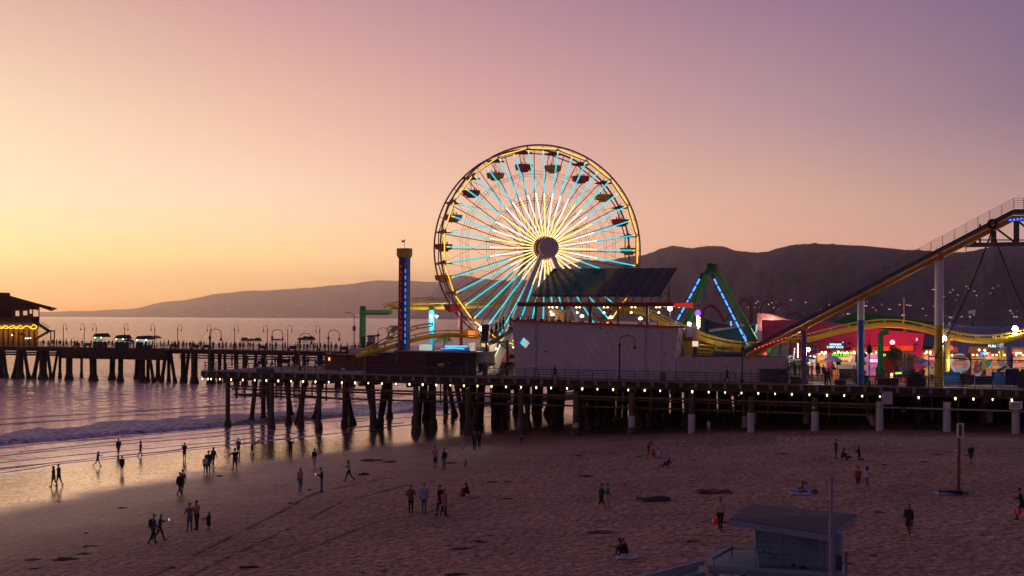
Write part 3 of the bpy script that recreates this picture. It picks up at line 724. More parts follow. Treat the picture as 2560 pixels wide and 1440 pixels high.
for x0, x1, v_, l in [(640, 668, 14, 'left'), (700, 722, 16, 'middle'), (785, 812, 15, 'right')]:
    o = thing('bench', DK((x0 + x1) / 2, v_), 'dark plank bench on the pier tongue, %s of three' % l, 'bench', 'benches on the pier tongue')
    mb = MB(); mb.pbox(Z * .45, 1.6, .45, .07); kid(mb, 'seat', M_WOOD, o)
    mb = MB(); mb.pbox(Z * .75 + V * .22, 1.6, .06, .4); kid(mb, 'backrest', M_WOOD, o)
    for s_ in (-.65, .65): mb = MB(); mb.pbox(U * s_ + Z * .22, .08, .4, .44); kid(mb, 'leg', M_IRON, o)
# ================================================================ FERRIS WHEEL
WY = 157.0
WC = P(1345, 624, WY)
WA = R(14.5)
NW = Vector((math.sin(WA), -math.cos(WA), 0)); EW = Vector((math.cos(WA), math.sin(WA), 0))
WS = F / WY                                    # px per metre at the wheel
RO = 256.0 / WS; RL = 248.0 / WS; HALF = 2.1
TH0 = R(90 - 9)                                # node next to the top
wheel = thing('ferris_wheel', (WC.x, WC.y, DECK), 'huge ferris wheel with cyan, white and yellow glowing spokes', 'ferris wheel')
WO = WC
def wp(r, th, off): return WO + EW * (r * math.cos(th)) + Z * (r * math.sin(th)) + NW * off
M_RIM = mat('wheel_steel', (.24, .11, .10), .45, metal=.2); M_SPK = mat('wheel_spoke_steel', (.17, .10, .11), .5)
M_LEG = mat('wheel_leg_white', (.70, .68, .70), .45)
for nm, off in (('front_rim', HALF), ('back_rim', -HALF)):
    mb = MB(); mb.tube([wp(RO, R(a), off) for a in range(0, 360, 4)], .115, 8, closed=True)
    mb.tube([wp(RL, TH0 + R(18 * k), off) for k in range(20)], .08, 6, closed=True, smooth=False)
    for k in range(20): mb.tube([wp(RO, TH0 + R(18 * k), off), wp(RL, TH0 + R(18 * k), off)], .07, 5); mb.tube([wp(RO, TH0 + R(18 * k + 9), off), wp(RL * math.cos(R(9)), TH0 + R(18 * k + 9), off)], .05, 5)
    mb.build(nm, M_RIM, wheel)
for r_, w_ in ((194, .022), (188, .018), (127, .026), (121, .022), (52, .022)):
    for off in (HALF * (.35 + .65 * r_ / 244), -HALF * (.35 + .65 * r_ / 244)):
        mb = MB(); mb.tube([wp(r_ / WS, TH0 + R(18 * k), off) for k in range(20)], w_, 5, closed=True, smooth=False); mb.build('hoop', M_SPK, wheel)
RH = 30 / WS
def hubp(th, off): return wp(RH * .9, th, off)
for k in range(20):
    a = TH0 + R(18 * k); mb = MB(); mb.tube([wp(RL, a, HALF), wp(RL, a, -HALF)], .06, 5); mb.build('cross_member', M_SPK, wheel)
for k in range(40):
    a = TH0 + R(9 * k); rl = RL if k % 2 == 0 else RL * math.cos(R(9))
    # back spoke, dark
    mb = MB(); mb.tube([wp(rl, a, -HALF), hubp(a, -1.7)], .055, 5); mb.build('back_spoke', M_SPK, wheel)
    # front spoke carrying a lit tube
    mb = MB(); mb.tube([wp(rl, a, HALF), hubp(a, 3.2)], .05, 5); mb.build('front_spoke', M_SPK, wheel)
    mb = MB(); A_ = wp(rl * .985, a, HALF + .16); B_ = wp(RH, a, 3.4)
    low = math.sin(a) < -.25
    brk = [.0, .03, .50 if not low else .70, (.62 if k % 3 else .74) if not low else .80, 1.0]
    ms = [2, 0, 3 if k % 3 != 1 else 1, 1 if k % 4 else 3]
    if k % 4 == 2: brk[3] = .85
    for q in range(4):
        mb.cur = ms[q]; mb.tube([A_.lerp(B_, brk[q]), A_.lerp(B_, brk[q + 1])], .088 if q < 2 else .085, 6, cap=False)
    mb.build('light_tube', [E_CYAN, E_INY, E_RIMY, E_INW], wheel)
# cross bracing wires
mb = MB()
for k in range(20):
    a = TH0 + R(18 * k); mb.tube([wp(RL, a, HALF), wp(127 / WS, a + R(18), -HALF * .7)], .018, 4, False); mb.tube([wp(RL, a, -HALF), wp(127 / WS, a - R(18), HALF * .7)], .018, 4, False)
    mb.tube([wp(127 / WS, a, HALF * .7), wp(RH, a + R(18), -1.5)], .03, 4, False); mb.tube([wp(127 / WS, a, -HALF * .7), wp(RH, a - R(18), 2.5)], .03, 4, False)
mb.build('bracing_wires', M_SPK, wheel)
for k in range(20):
    a0 = TH0 + R(18 * k); p = wp(RL + .05, a0 + R(1.5), HALF + .22); q = wp(RL + .05, a0 + R(16.5), HALF + .22)
    mb = MB(); n_ = 10
    for i in range(n_): mb.beam(p.lerp(q, (i + .05) / n_), p.lerp(q, (i + .95) / n_), .12, .19, NW)
    mb.build('rim_light', E_RIMY, wheel)
# hub: drum, cone and dark disc at the near end of the axle
mb = MB(); ax = [(-2.4, .9), (-2.3, 1.5), (-1.5, 1.5), (-1.4, .8), (2.9, .8), (3.0, 1.35), (3.6, 1.35), (3.7, 1.1), (4.9, .95)]
def lathe_axis(mb, prf, n=24):
    vs = []
    for o_, r in prf:
        for k in range(n): vs.append(wp(r, 2 * math.pi * k / n, o_))
    fs = [(i * n + k, i * n + (k + 1) % n, (i + 1) * n + (k + 1) % n, (i + 1) * n + k) for i in range(len(prf) - 1) for k in range(n)]
    mb.add(vs, fs, False); mb.add(vs[:n], [tuple(range(n))]); mb.add(vs[-n:], [tuple(range(n))[::-1]])
lathe_axis(mb, ax); mb.build('hub', mat('hub_brown', (.35, .14, .10), .5), wheel)
mb = MB(); lathe_axis(mb, [(4.9, 1.22), (5.0, 1.30), (5.15, 1.30), (5.2, 1.22), (5.21, .1)], 32); mb.build('hub_disc', mat('disc_grey', (.68, .52, .50), .6, var=.05), wheel)
# legs
for off, name in ((4.0, 'front'), (-2.9, 'back')):
    for s_ in (-1, 1):
        top = wp(.4, R(-90), off); top = top + EW * s_ * .5
        bot = WO + EW * (s_ * (7.3 if off > 0 else 6.8)) + NW * (off + (.8 if off > 0 else -.8)); bot.z = DECK
        mb = MB(); n_ = 4
        d_ = (bot - top)
        x_ = EW; mb.add([top - x_ * .26 + NW * .3, top + x_ * .26 + NW * .3, top + x_ * .26 - NW * .3, top - x_ * .26 - NW * .3, bot - x_ * .55 + NW * .4, bot + x_ * .55 + NW * .4, bot + x_ * .55 - NW * .4, bot - x_ * .55 - NW * .4],
               [(0, 1, 2, 3), (4, 7, 6, 5), (0, 4, 5, 1), (1, 5, 6, 2), (2, 6, 7, 3), (3, 7, 4, 0)])
        mb.build('support_leg', M_LEG, wheel)
# gondolas
g0 = None
def make_gondola(m, cnm):
    g = thing('gondola', (0, 0, 0), None, None)
    mb = MB(); vs = []
    prf = [(.30, -.62, 1), (.62, -.62, 1), (.62, -.42, 1), (1.02, -.36, 1), (1.18, .28, 1), (1.10, .28, 1), (.95, -.28, 1), (.3, -.3, 1)]
    n = 8
    for r, z, _ in prf:
        for k in range(n): a = 2 * math.pi * (k + .5) / n; vs.append(Vector((r * math.cos(a) * 1.06, r * math.sin(a) * 1.06, z - 1.85)))
    fs = [(i * n + k, i * n + (k + 1) % n, (i + 1) * n + (k + 1) % n, (i + 1) * n + k) for i in range(len(prf) - 1) for k in range(n)]
    mb.add(vs, fs); mb.add(vs[:n], [tuple(range(n))[::-1]]); mb.add(vs[-n:], [tuple(range(n))]); kid(mb, 'tub', m, g)
    mb = MB(); mb.lathe((0, 0, 0), [(1.22, -.06), (1.2, 0), (.6, .14), (.1, .34), (.03, .42), (.03, .7)], 12); kid(mb, 'canopy', mat('canopy_dark', (.17, .08, .08), .6), g)
    mb = MB()
    for s_ in (-.12, .12): mb.tube([(s_, 0, -2.2), (s_ * .4, 0, .2)], .03, 5)
    kid(mb, 'hanger_rods', M_SPK, g)
    mb = MB(); mb.tube([(0, 0, -2.3), (0, 0, -1.55)], .05, 6); mb.lathe((0, 0, -1.6), [(.02, 0), (.22, .02), (.22, .06), (.02, .08)], 8); kid(mb, 'turning_wheel', M_SPK, g)
    return g
GM = {'yellow': mat('gondola_yellow', (.62, .20, .02), .6), 'red': mat('gondola_red', (.45, .02, .03), .5)}
G0 = {c: make_gondola(m, c) for c, m in GM.items()}
NAMES = ['just right of the top', 'just left of the top']
clock = ['just right of the wheel top', 'just left of the wheel top', 'second left of the wheel top', 'on the wheel at about ten o\'clock', 'on the wheel left side above hub level', 'at the far left of the wheel, level with the hub', 'on the wheel lower left, just below hub level', 'low on the wheel before the yellow track', 'at the wheel foot near the dazzling lamp',
 'at the wheel bottom behind the stairs', 'at the very bottom of the wheel', 'at the wheel bottom behind the terrace', 'behind the terrace, right of the bottom', 'hidden behind the solar roof, lower right', 'right, behind the solar roof corner', 'at the far right below hub level', 'at the far right just above hub level', 'on the wheel at two o\'clock', 'third right of the wheel top', 'second right of the wheel top']
GOND = []
for k in range(20):
    a = TH0 + R(18 * k); c = 'yellow' if k % 2 == 0 else 'red'
    o = G0[c] if k in (0, 1) else copy_tree(G0[c])
    o.location = wp(RL - .25, a, 0); o.rotation_euler = (0, 0, R(22.5) * 0 + R(3 * (k % 5)))
    pos = ((90 - (81 + 18 * k)) % 360) / 30.0
    side = 'right' if 0 < pos < 6 else 'left'
    tag(o, '%s gondola %s' % (c, clock[k]), 'gondola', 'gondolas of the ferris wheel'); GOND.append(o)
# ================================================================ COASTER
coaster = thing('roller_coaster', DK(2347, 3), 'yellow steel roller coaster with a long lift hill climbing to the right', 'roller coaster')
def crom(pts, n=8):
    pts = [Vector(p) for p in pts]; out = []
    for i in range(len(pts) - 1):
        p0 = pts[max(i - 1, 0)]; p1 = pts[i]; p2 = pts[i + 1]; p3 = pts[min(i + 2, len(pts) - 1)]
        for k in range(n):
            t = k / n; out.append(.5 * ((2 * p1) + (p2 - p0) * t + (2 * p0 - 5 * p1 + 4 * p2 - p3) * t * t + (3 * p1 - p0 - 3 * p2 + p3) * t ** 3))
    out.append(pts[-1]); return out
def track(pxv, r, gauge=.55, rise=.62, m=M_YEL, tie=2.0, rr=.085, wl=None):
    pts = crom([PV(x, y, v) for x, y, v in pxv]); mb = MB(); mb.tube(pts, r, 10); mb.build('track_spine', m, coaster)
    L_, R_ = [], []
    for i, p in enumerate(pts):
        t = (pts[min(i + 1, len(pts) - 1)] - pts[max(i - 1, 0)]).normalized(); s = t.cross(Z).normalized(); up = s.cross(t)
        L_.append(p + up * rise - s * gauge); R_.append(p + up * rise + s * gauge)
    for q in (L_, R_): mb = MB(); mb.tube(q, rr, 6); mb.build('rail', m, coaster)
    acc = 0; lens = 0
    for i in range(1, len(pts)):
        acc += (pts[i] - pts[i - 1]).length
        if acc >= tie:
            acc = 0; mb = MB(); mb.tube([L_[i], pts[i], R_[i]], .07, 5); mb.beam(L_[i], R_[i], .08, .08); mb.build('crosstie', m, coaster)
track([(966, 770, 33), (985, 768, 33.5), (1040, 770, 34), (1100, 769, 34), (1180, 767, 33), (1250, 765, 31), (1330, 762, 30), (1420, 765, 30), (1500, 769, 28), (1565, 776, 24), (1620, 789, 20), (1680, 817, 17), (1740, 842, 15), (1800, 860, 14), (1860, 869, 14), (1910, 867, 15), (1960, 853, 17), (2020, 848, 18), (2100, 828, 18), (2160, 817, 18), (2230, 812, 18), (2300, 822, 18), (2360, 838, 17), (2420, 850, 16), (2480, 852, 15), (2540, 843, 14), (2640, 815, 13)], .33)
track([(962, 768, 33), (980, 764, 36), (1040, 752, 38), (1130, 750, 40), (1260, 748, 42), (1400, 745, 42)], .12, .5, .4, rr=.07)
track([(892, 892, 12), (930, 880, 12), (965, 871, 12.5), (1010, 857, 13), (1060, 844, 14), (1110, 838, 15), (1160, 839, 16), (1212, 844, 17)], .30)
track([(905, 884, 15), (940, 866, 16), (985, 845, 17), (1030, 825, 18), (1080, 815, 20)], .10, .5, .4)
track([(1700, 858, 9), (1730, 868, 9), (1770, 874, 9), (1820, 877, 9), (1880, 877, 9)], .14, .5, .45, m=mat('bright_yellow_track', (.85, .68, .02), .35))
track([(1690, 878, 8), (1730, 880, 8), (1780, 882, 8)], .10, .5, .35, m=MATS['bright_yellow_track'])
# lift hill
def lin(a, b, n): return [a.lerp(b, i / n) for i in range(n + 1)]
hA = PV(1866, 893, 3.2); hB = PV(2533, 546, 3.2); hC = PV(2680, 546, 3.2)
pts = lin(hA, hB, 24) + lin(hB, hC, 6)[1:]
mb = MB(); mb.tube(pts, .30, 10); mb.build('lift_spine', M_ORG, coaster)
for s_ in (-.55, .55):
    mb = MB(); mb.tube([p + V * s_ + Z * .45 for p in pts], .08, 6); mb.build('rail', M_ORG, coaster)
mb = MB(); up_ = Z * .62
for i in range(len(pts) - 1): mb.beam(pts[i] + up_ - V * 1.1, pts[i + 1] + up_ - V * 1.1, .75, .42)
mb.build('catwalk', mat('catwalk_grey', (.075, .065, .085), .6), coaster)
for q in range(5):
    mb = MB(); mb.tube([p + Z * (1.05 + q * .22) - V * 1.42 for p in pts], .022, 5); mb.build('catwalk_rail', M_RAIL, coaster)
for i in range(0, len(pts), 1):
    mb = MB(); mb.tube([pts[i] + Z * .6 - V * 1.42, pts[i] + Z * 1.95 - V * 1.42], .03, 5); mb.build('rail_post', M_RAIL, coaster)
# columns
def column(px, w, ytop, v_, segs, name='support_column'):
    b = DK(px, v_); zt = PV(px, ytop, v_).z; r = w / 2 / sv(px, v_)
    o = None; z0 = DECK
    for i, (yb, m) in enumerate(segs):
        z1 = zt if yb is None else PV(px, yb, v_).z
        mb = MB(); mb.tube([Vector((b.x, b.y, z0)), Vector((b.x, b.y, z1))], r * (1 - .004 * i), 20, cap=True)
        mb.build(name if len(segs) == 1 else ('column_base_paint' if i == 0 else name), m, coaster); z0 = z1
    return b, zt, r
b, zt, r = column(2347, 21, 652, 3.2, [(812, mat('column_yellow', (.55, .40, .03), .5)), (None, M_WHITE)])
mb = MB(); mb.tube([Vector((b.x, b.y, zt)), Vector((b.x, b.y, zt + .2))], r * 1.06, 20); mb.beam(Vector((b.x, b.y, zt + .2)), Vector((b.x, b.y, zt + 1.3)), .5, .5); mb.build('column_head', M_ORG, coaster)
b, zt, r = column(2152, 17, 752, 3.2, [(800, M_BLUE), (None, M_WHITE)]); mb = MB(); mb.lathe((b.x, b.y, zt), [(r * 1.05, 0), (r * 1.05, .5), (r * .5, .55), (r * .5, .9)], 14); mb.build('column_head', M_ORG, coaster)
b, zt, r = column(2010, 13, 826, 3.2, [(None, M_PURP)]); mb = MB(); mb.beam((b.x, b.y, zt), (b.x, b.y, zt + .55), .6, .6); mb.build('column_head', M_YEL, coaster)
column(2369, 12, 842, 16, [(None, MATS['column_yellow'])])
column(1079, 15, 775, 33, [(None, M_CYANP)]); column(1151, 11, 780, 33, [(None, mat('salmon_paint', (.60, .12, .09), .5))]); column(1207, 14, 845, 17, [(None, M_BLUE)]); column(999, 10, 772, 33, [(None, M_MAG)])
# green pipe support with side arm
gb = DK(906, 40); gt = PV(906, 765, 40).z; rr = 8 / sv(906, 40)
mb = MB(); mb.tube([gb, Vector((gb.x, gb.y, gt))], rr, 18); mb.build('green_post', M_GREEN, coaster)
mb = MB(); mb.tube([PV(906, 781, 40), PV(976, 781, 36)], 6.3 / sv(906, 38), 14); mb.build('green_arm', M_GREEN, coaster)
# green hook column right
b = DK(2201, 12); mb = MB(); zt = PV(2201, 832, 12).z; w = 14 / sv(2201, 12)
mb.tube([b, Vector((b.x, b.y, zt - .3)), Vector((b.x, b.y, zt)) + U * .2, Vector((b.x, b.y, zt + .1)) + U * .9], [w / 2, w / 2, w / 2, w / 2 * .9], 12); mb.build('green_post', M_DGRN, coaster)
b = DK(1637 - 37, 24); mb = MB(); mb.tube([b, Vector((b.x, b.y, PV(1600, 778, 24).z))], .36, 12); mb.build('green_post', M_GREEN, coaster)
# portal truss at the top right
mb = MB()
mb.beam(PV(2408, 613, 6), PV(2680, 608, 6), .7, .45); mb.beam(PV(2440, 600, 6), PV(2680, 600, 6), .12, .12)
for x in (2450, 2484, 2541, 2600): mb.beam(PV(x, 612, 6), PV(x, 560 if x < 2500 else 545, 6), .55 if x > 2460 else .2, .45, V)
mb.beam(PV(2492, 572, 6), PV(2540, 608, 6), .2, .2); mb.beam(PV(2545, 552, 6), PV(2600, 600, 6), .2, .2)
mb.build('portal_truss', mat('truss_grey', (.10, .085, .10), .6), coaster)
mb = MB(); mb.ball(PV(2433, 604, 5.5), .35, 12, 8); mb.tube([PV(2415, 617, 6), PV(2415, 628, 6)], .05); mb.build('drive_wheel', M_BLACK, coaster)
mb = MB()
for i in range(9): mb.ball(PV(2526 + i * 9, 550 - i * 1.0, 2.0), .10, 8, 6)
mb.build('blue_lamp_row', E_BLU, coaster); mb = MB(); mb.beam(PV(2520, 551, 2.1), PV(2600, 544, 2.1), .1, .35, V); mb.build('lamp_bar', E_DBLU, coaster)
# small lights at the hill foot
mb = MB()
for i in range(9): mb.ball(PV(1888 + i * 9.5, 872 - i * 3.4, 1.0), .065, 6, 4)
mb.build('red_lamp_row', E_RED, coaster)
# track stop sign at the foot / station platform
mb = MB(); mb.pxprism([(1782, 884), (1862, 884), (1930, 893), (1842, 897), (1800, 893)], 5.2, 8); mb.build('station_ramp', mat('ramp_grey', (.06, .05, .06), .7), coaster)
mb = MB()
for i in range(6): mb.tube([PV(1783 + 4 * i, 857 + i * 4.5, 5), PV(1872, 861 + i * 4.5, 5)], .025, 5)
for x in (1785, 1808, 1832, 1856, 1872): mb.tube([PV(x, 855, 5), PV(x, 888, 5)], .03, 5)
mb.build('station_railing', M_RAIL, coaster)
# ================================================================ TOWER RIDE with its lettering
tb = DK(1010, 11); s_ = sv(1010, 11)
tower = thing('drop_tower', tb, 'tall slim dark blue drop tower with red vertical lettering and a gold cap', 'tower ride')
hh = lambda y: PV(1010, y, 11).z - DECK
lw = 13 / s_; dw = 9 / s_
mb = MB(); mb.pbox(Z * hh(642) / 2 - U * (4.2 / s_), lw, 1.1, hh(642)); kid(mb, 'shaft', mat('tower_navy', (.035, .03, .12), .5), tower)
mb = MB(); mb.pbox(Z * hh(642) / 2 + U * (6.8 / s_) + V * .05, dw, 1.0, hh(642)); kid(mb, 'light_channel', mat('tower_blue', (.05, .14, .42), .35, metal=.3), tower)
mb = MB(); mb.pbox(Z * (hh(642) + .05 + (hh(622) - hh(642)) / 2), 32 / s_, 1.2, hh(622) - hh(642)); mb.pbox(Z * (hh(640) - .12), 27 / s_, 1.1, .3); kid(mb, 'cap', M_GOLD, tower)
mb = MB(); mb.tube([Z * hh(622), Z * hh(600)], .03, 5); mb.add([Z * hh(600), Z * hh(605), Z * hh(606) + U * -.45, Z * hh(601) + U * -.4], [(0, 1, 2, 3)]); mb.tube([Z * hh(602), Z * hh(598) + U * .2], .03, 4); kid(mb, 'flag', M_BLACK, tower)
word = 'PACIFIC PLUNGE'
M_LET = emat('tower_letter_glow', (.8, .03, .02), .26)
for i, ch in enumerate(word):
    if ch == ' ': continue
    y = 668 + i * 13.7
    text(ch, Vector((tb.x, tb.y, 0)) + Z * PV(1010, y, 11).z - U * (4.2 / s_) - V * .58, .62, M_LET, tower, 'letter')
for i in range(12):
    mb = MB(); z_ = hh(674 + i * 16)
    for k in range(5): mb.pbox(Z * (z_ - k * .10) + U * (7.2 / s_) - V * .48, .11, .04, .045)
    kid(mb, 'light_dashes', E_BLU, tower)
# ================================================================ SWINGING SHIP FRAME (green A-frame with blue tubes)
af = thing('swing_ship_frame', DK(1778, 32), 'green A-frame of the swinging ride with dashed blue light tubes', 'swing ride')
def legpx(x0, y0, x1, y1, v0, v1):     # run the measured line down to the deck
    a = PV(x0, y0, v0); b = PV(x1, y1, v1); t = (DECK - a.z) / (b.z - a.z); return a, a + (b - a) * t
for nm, (x0, y0, x1, y1, v0, v1), w, m in (('front_leg', (1758, 683, 1700, 790, 30, 29), .40, M_NAVY), ('front_leg', (1779, 683, 1870, 862, 30, 29), .40, M_NAVY), ('back_leg', (1770, 675, 1712, 812, 34, 35), .52, M_GREEN), ('back_leg', (1788, 672, 1892, 856, 34, 35), .56, M_GREEN), ('slim_leg', (1772, 690, 1722, 815, 31, 31), .22, M_GREEN)):
    a, b = legpx(x0, y0, x1, y1, v0, v1); mb = MB(); mb.beam(a, b, w, w, V); lg = mb.build(nm, m, af)
    if nm == 'front_leg':
        for k in range(12):
            t0 = .06 + k * .072
            if t0 > .92: break
            p = a.lerp(b, t0) - V * .26; q = a.lerp(b, t0 + .056) - V * .26
            mb = MB(); mb.beam(p, q, .19, .1, V); c = mb.build('blue_tube', E_BLU); c.parent = lg
mb = MB(); mb.pxprism([(1763, 686), (1759, 681), (1767, 670), (1768, 658), (1786, 659), (1787, 672), (1783, 682), (1775, 676)], 29.5, 31.5); mb.build('top_bearing', M_DGRN, af)
mb = MB(); mb.tube([PV(1776, 662, 28.8), PV(1776, 662, 35)], .25, 10); mb.build('axle', M_BLACK, af)
# ================================================================ WHITE BUILDING WITH ROOF TERRACE
bld = thing('white_building', DK(1480, 4), 'large pale slant-walled building with a red-edged roof terrace and solar roof', 'building')
def siding(name, col, ang, sc=3.5):
    m = bpy.data.materials.new(name); m.use_nodes = True; t = m.node_tree; b = t.nodes['Principled BSDF']; nn = t.nodes.new; L = t.links.new
    tc = nn('ShaderNodeTexCoord'); m1 = nn('ShaderNodeMapping'); m1.inputs['Rotation'].default_value = (0, 0, -ANG); L(tc.outputs['Object'], m1.inputs[0])
    m2 = nn('ShaderNodeMapping'); m2.inputs['Rotation'].default_value = (0, ang, 0); L(m1.outputs[0], m2.inputs[0])
    m3 = nn('ShaderNodeMapping'); m3.inputs['Scale'].default_value = (2.6, .01, .28); L(m2.outputs[0], m3.inputs[0])
    n = nn('ShaderNodeTexNoise'); n.inputs['Scale'].default_value = 1.6; n.inputs['Detail'].default_value = 5; L(m3.outputs[0], n.inputs[0])
    w = nn('ShaderNodeTexWave'); w.bands_direction = 'X'; w.inputs['Scale'].default_value = sc * .5; w.inputs['Distortion'].default_value = .3; L(m2.outputs[0], w.inputs[0])
    mr = nn('ShaderNodeMapRange'); L(n.outputs[0], mr.inputs[0]); mr.inputs[1].default_value = .3; mr.inputs[2].default_value = .7
    mx = nn('ShaderNodeMix'); mx.data_type = 'RGBA'; L(mr.outputs[0], mx.inputs[0]); mx.inputs[6].default_value = (*[c * .80 for c in col], 1); mx.inputs[7].default_value = (*[c * 1.12 for c in col], 1); L(mx.outputs[2], b.inputs['Base Color'])
    ad = nn('ShaderNodeMath'); L(w.outputs['Fac'], ad.inputs[0]); L(n.outputs[0], ad.inputs[1])
    bp = nn('ShaderNodeBump'); bp.inputs['Strength'].default_value = .6; bp.inputs['Distance'].default_value = .05; L(ad.outputs[0], bp.inputs['Height']); L(bp.outputs[0], b.inputs['Normal']); b.inputs['Roughness'].default_value = .8
    return m
M_SID = siding('diagonal_siding', (.62, .54, .54), R(32)); M_SIDV = siding('vertical_siding', (.54, .45, .45), 0, 5)
# front wall with the tilted square window cut as a real recess: four strips round the opening
DI = [(1309, 841), (1326, 857), (1315, 873), (1298, 858)]
mb = MB()
def wallpx(pts): mb.pxprism(pts, 4, 4.5)
wallpx([(1280, 803), (1309, 804), (1309, 841), (1298, 858), (1315, 873), (1315, 949), (1290, 948)])
wallpx([(1309, 804), (1337, 805), (1337, 949), (1315, 949), (1315, 873), (1326, 857), (1309, 841)])
wallpx([(1339, 805), (1612, 815), (1612, 958), (1339, 949)])
wallpx([(1614, 815), (1696, 818), (1684, 960), (1614, 958)])
mb.build('front_wall', M_SID, bld)
for q_ in ([(1336.5, 803), (1339.5, 803), (1339.5, 949), (1336.5, 949)], [(1611.5, 812), (1614.5, 812), (1614.5, 958), (1611.5, 958)]): mb = MB(); mb.pxprism(q_, 3.9, 4.2); mb.build('joint_trim', mat('trim_grey', (.42, .38, .42), .7), bld)
mb = MB(); mb.pxprism([(1282, 806), (1695, 822), (1684, 958), (1290, 948)], 12, 12.4); mb.build('back_wall', M_SIDV, bld)
mb = MB(); mb.prism([PV(1281, 804, 4.5), PV(1290, 948, 4.5), PV(1290, 948, 4.5) + V * 7.4, PV(1281, 804, 4.5) + V * 7.4], U * .25); mb.build('side_wall', M_SIDV, bld)
mb = MB(); mb.prism([PV(1696, 818, 4.5), PV(1684, 958, 4.5), PV(1684, 958, 4.5) + V * 7.4, PV(1696, 818, 4.5) + V * 7.4], U * -.25); mb.build('side_wall', M_SIDV, bld)
zt0 = PV(1281, 806, 4.2).z; zt1 = PV(1696, 822, 4.2).z
mb = MB(); a, b, = PV(1282, 807, 4.5), PV(1694, 823, 4.5); mb.prism([a, b, b - Z * .25, a - Z * .25], V * 7.4); mb.build('terrace_floor', M_WOOD, bld)
for x, y in ((1363, 879), (1661, 884), (1500, 820)): mb = MB(); mb.pxprism([(x - 2, y - 1.5), (x + 2, y - 1.5), (x + 2, y + 1.5), (x - 2, y + 1.5)], 3.92, 4.0); mb.build('wall_vent', M_BLACK, bld)
mb = MB(); mb.tube([PV(1655, 822, 3.9), PV(1652, 955, 3.9)], .05, 6); mb.build('drain_pipe', MATS['trim_grey'], bld)
mb = MB(); mb.pxprism([(1291, 944), (1686, 955), (1685, 959), (1290, 948)], 3.9, 4.0); mb.build('base_board', mat('stained_base', (.22, .17, .17), .8, var=.4), bld)
fr = MB()
for i in range(4): fr.beam(PV(*DI[i], 3.97), PV(*DI[(i + 1) % 4], 3.97), .14, .12, V)
wf = fr.build('window_frame', M_WHITE, bld)
mb = MB(); c0 = [PV(x, y, 4.3) for x, y in DI]; mb.prism(c0, V * .04); pn = mb.build('window_pane', emat('lit_room_glow', (.62, .60, .55), .7), None); pn.parent = wf
mb = MB(); mb.prism([PV(1309, 842, 4.25), PV(1325, 856, 4.25), PV(1318, 853, 4.25)], V * .02); mb.prism([PV(1307, 846, 4.24), PV(1311, 858, 4.24), PV(1304, 864, 4.24), PV(1300, 858, 4.24)], V * .02); sh_ = mb.build('painted_reflection', E_CYAN, None); sh_.parent = wf  # cyan shapes emit to stand in for ride lights reflected in the window
mb = MB(); a, b = PV(1279, 801, 3.9), PV(1712, 818, 3.9); mb.beam(a, b, .35, .22, Z); mb.build('red_coping', M_RED, bld)
# terrace posts, roof
M_DPOST = mat('dark_post', (.05, .018, .02), .6)
for x, w in ((1340, 5), (1476, 8), (1618, 6), (1545, 5), (1412, 4)):
    v_ = 5.2 if x in (1340, 1476, 1618) else 10
    b = PV(x, 806 + (x - 1280) * .038, v_); t = PV(x, 762, v_); mb = MB(); mb.beam(b, Vector((b.x, b.y, t.z)), w / 22.5, .3, V); mb.build('terrace_post', M_DPOST, bld)
mb = MB(); a, b = PV(1293, 761, 4.8), PV(1726, 762, 4.8); mb.prism([a + Z * .2, b + Z * .2, b - Z * .22, a - Z * .22], V * 5.5); mb.build('terrace_roof', mat('roof_red_dark', (.14, .02, .02), .6), bld)
mb = MB(); mb.beam(a + Z * .27 - V * .03, b + Z * .27 - V * .03, .2, .1); mb.build('roof_edge', M_RED, bld)
mb = MB()
for x in list(range(1340, 1655, 22)): mb.tube([PV(x, 757, 5.5), PV(x, 741, 5.5)], .06, 6); mb.tube([PV(x, 750, 5.5), PV(x + 9, 741, 5.5)], .04, 5)
for x in (1672, ): mb.tube([PV(x, 757, 8), PV(x, 712, 8)], .09, 6); mb.tube([PV(x, 740, 8), PV(1655, 730, 8)], .05, 5)
mb.tube([PV(1335, 741, 5.5), PV(1655, 741, 5.5)], .07, 6)
mb.build('solar_frame', mat('frame_rust', (.22, .08, .05), .6), bld)
# solar panels: sloping glossy modules
M_SOL = mat('solar_glass', (.022, .013, .026), .13, var=.15, spec=.28); M_SEAM = mat('panel_seam', (.34, .28, .36), .5)
BL, BR, TR, TL = PV(1328, 738, 5.2), PV(1652, 739, 5.2), PV(1695, 670, 11.5), PV(1383, 671, 11.5)
nm_ = (BR - BL).cross(TL - BL).normalized()
if nm_.y > 0: nm_ = -nm_
for i in range(12):
    a0, a1 = i / 12 + .0028, (i + 1) / 12 - .0028
    mb = MB(); q = [BL.lerp(BR, a0), BL.lerp(BR, a1), TL.lerp(TR, a1), TL.lerp(TR, a0)]; mb.prism(q, -nm_ * .08); mb.build('solar_panel', M_SOL, bld)
mb = MB(); q = [BL.lerp(BR, .002), BL.lerp(BR, .998), TL.lerp(TR, .998), TL.lerp(TR, .002)]; mb.prism([p - nm_ * .03 for p in q], -nm_ * .10); mb.build('panel_backing', M_SEAM, bld)
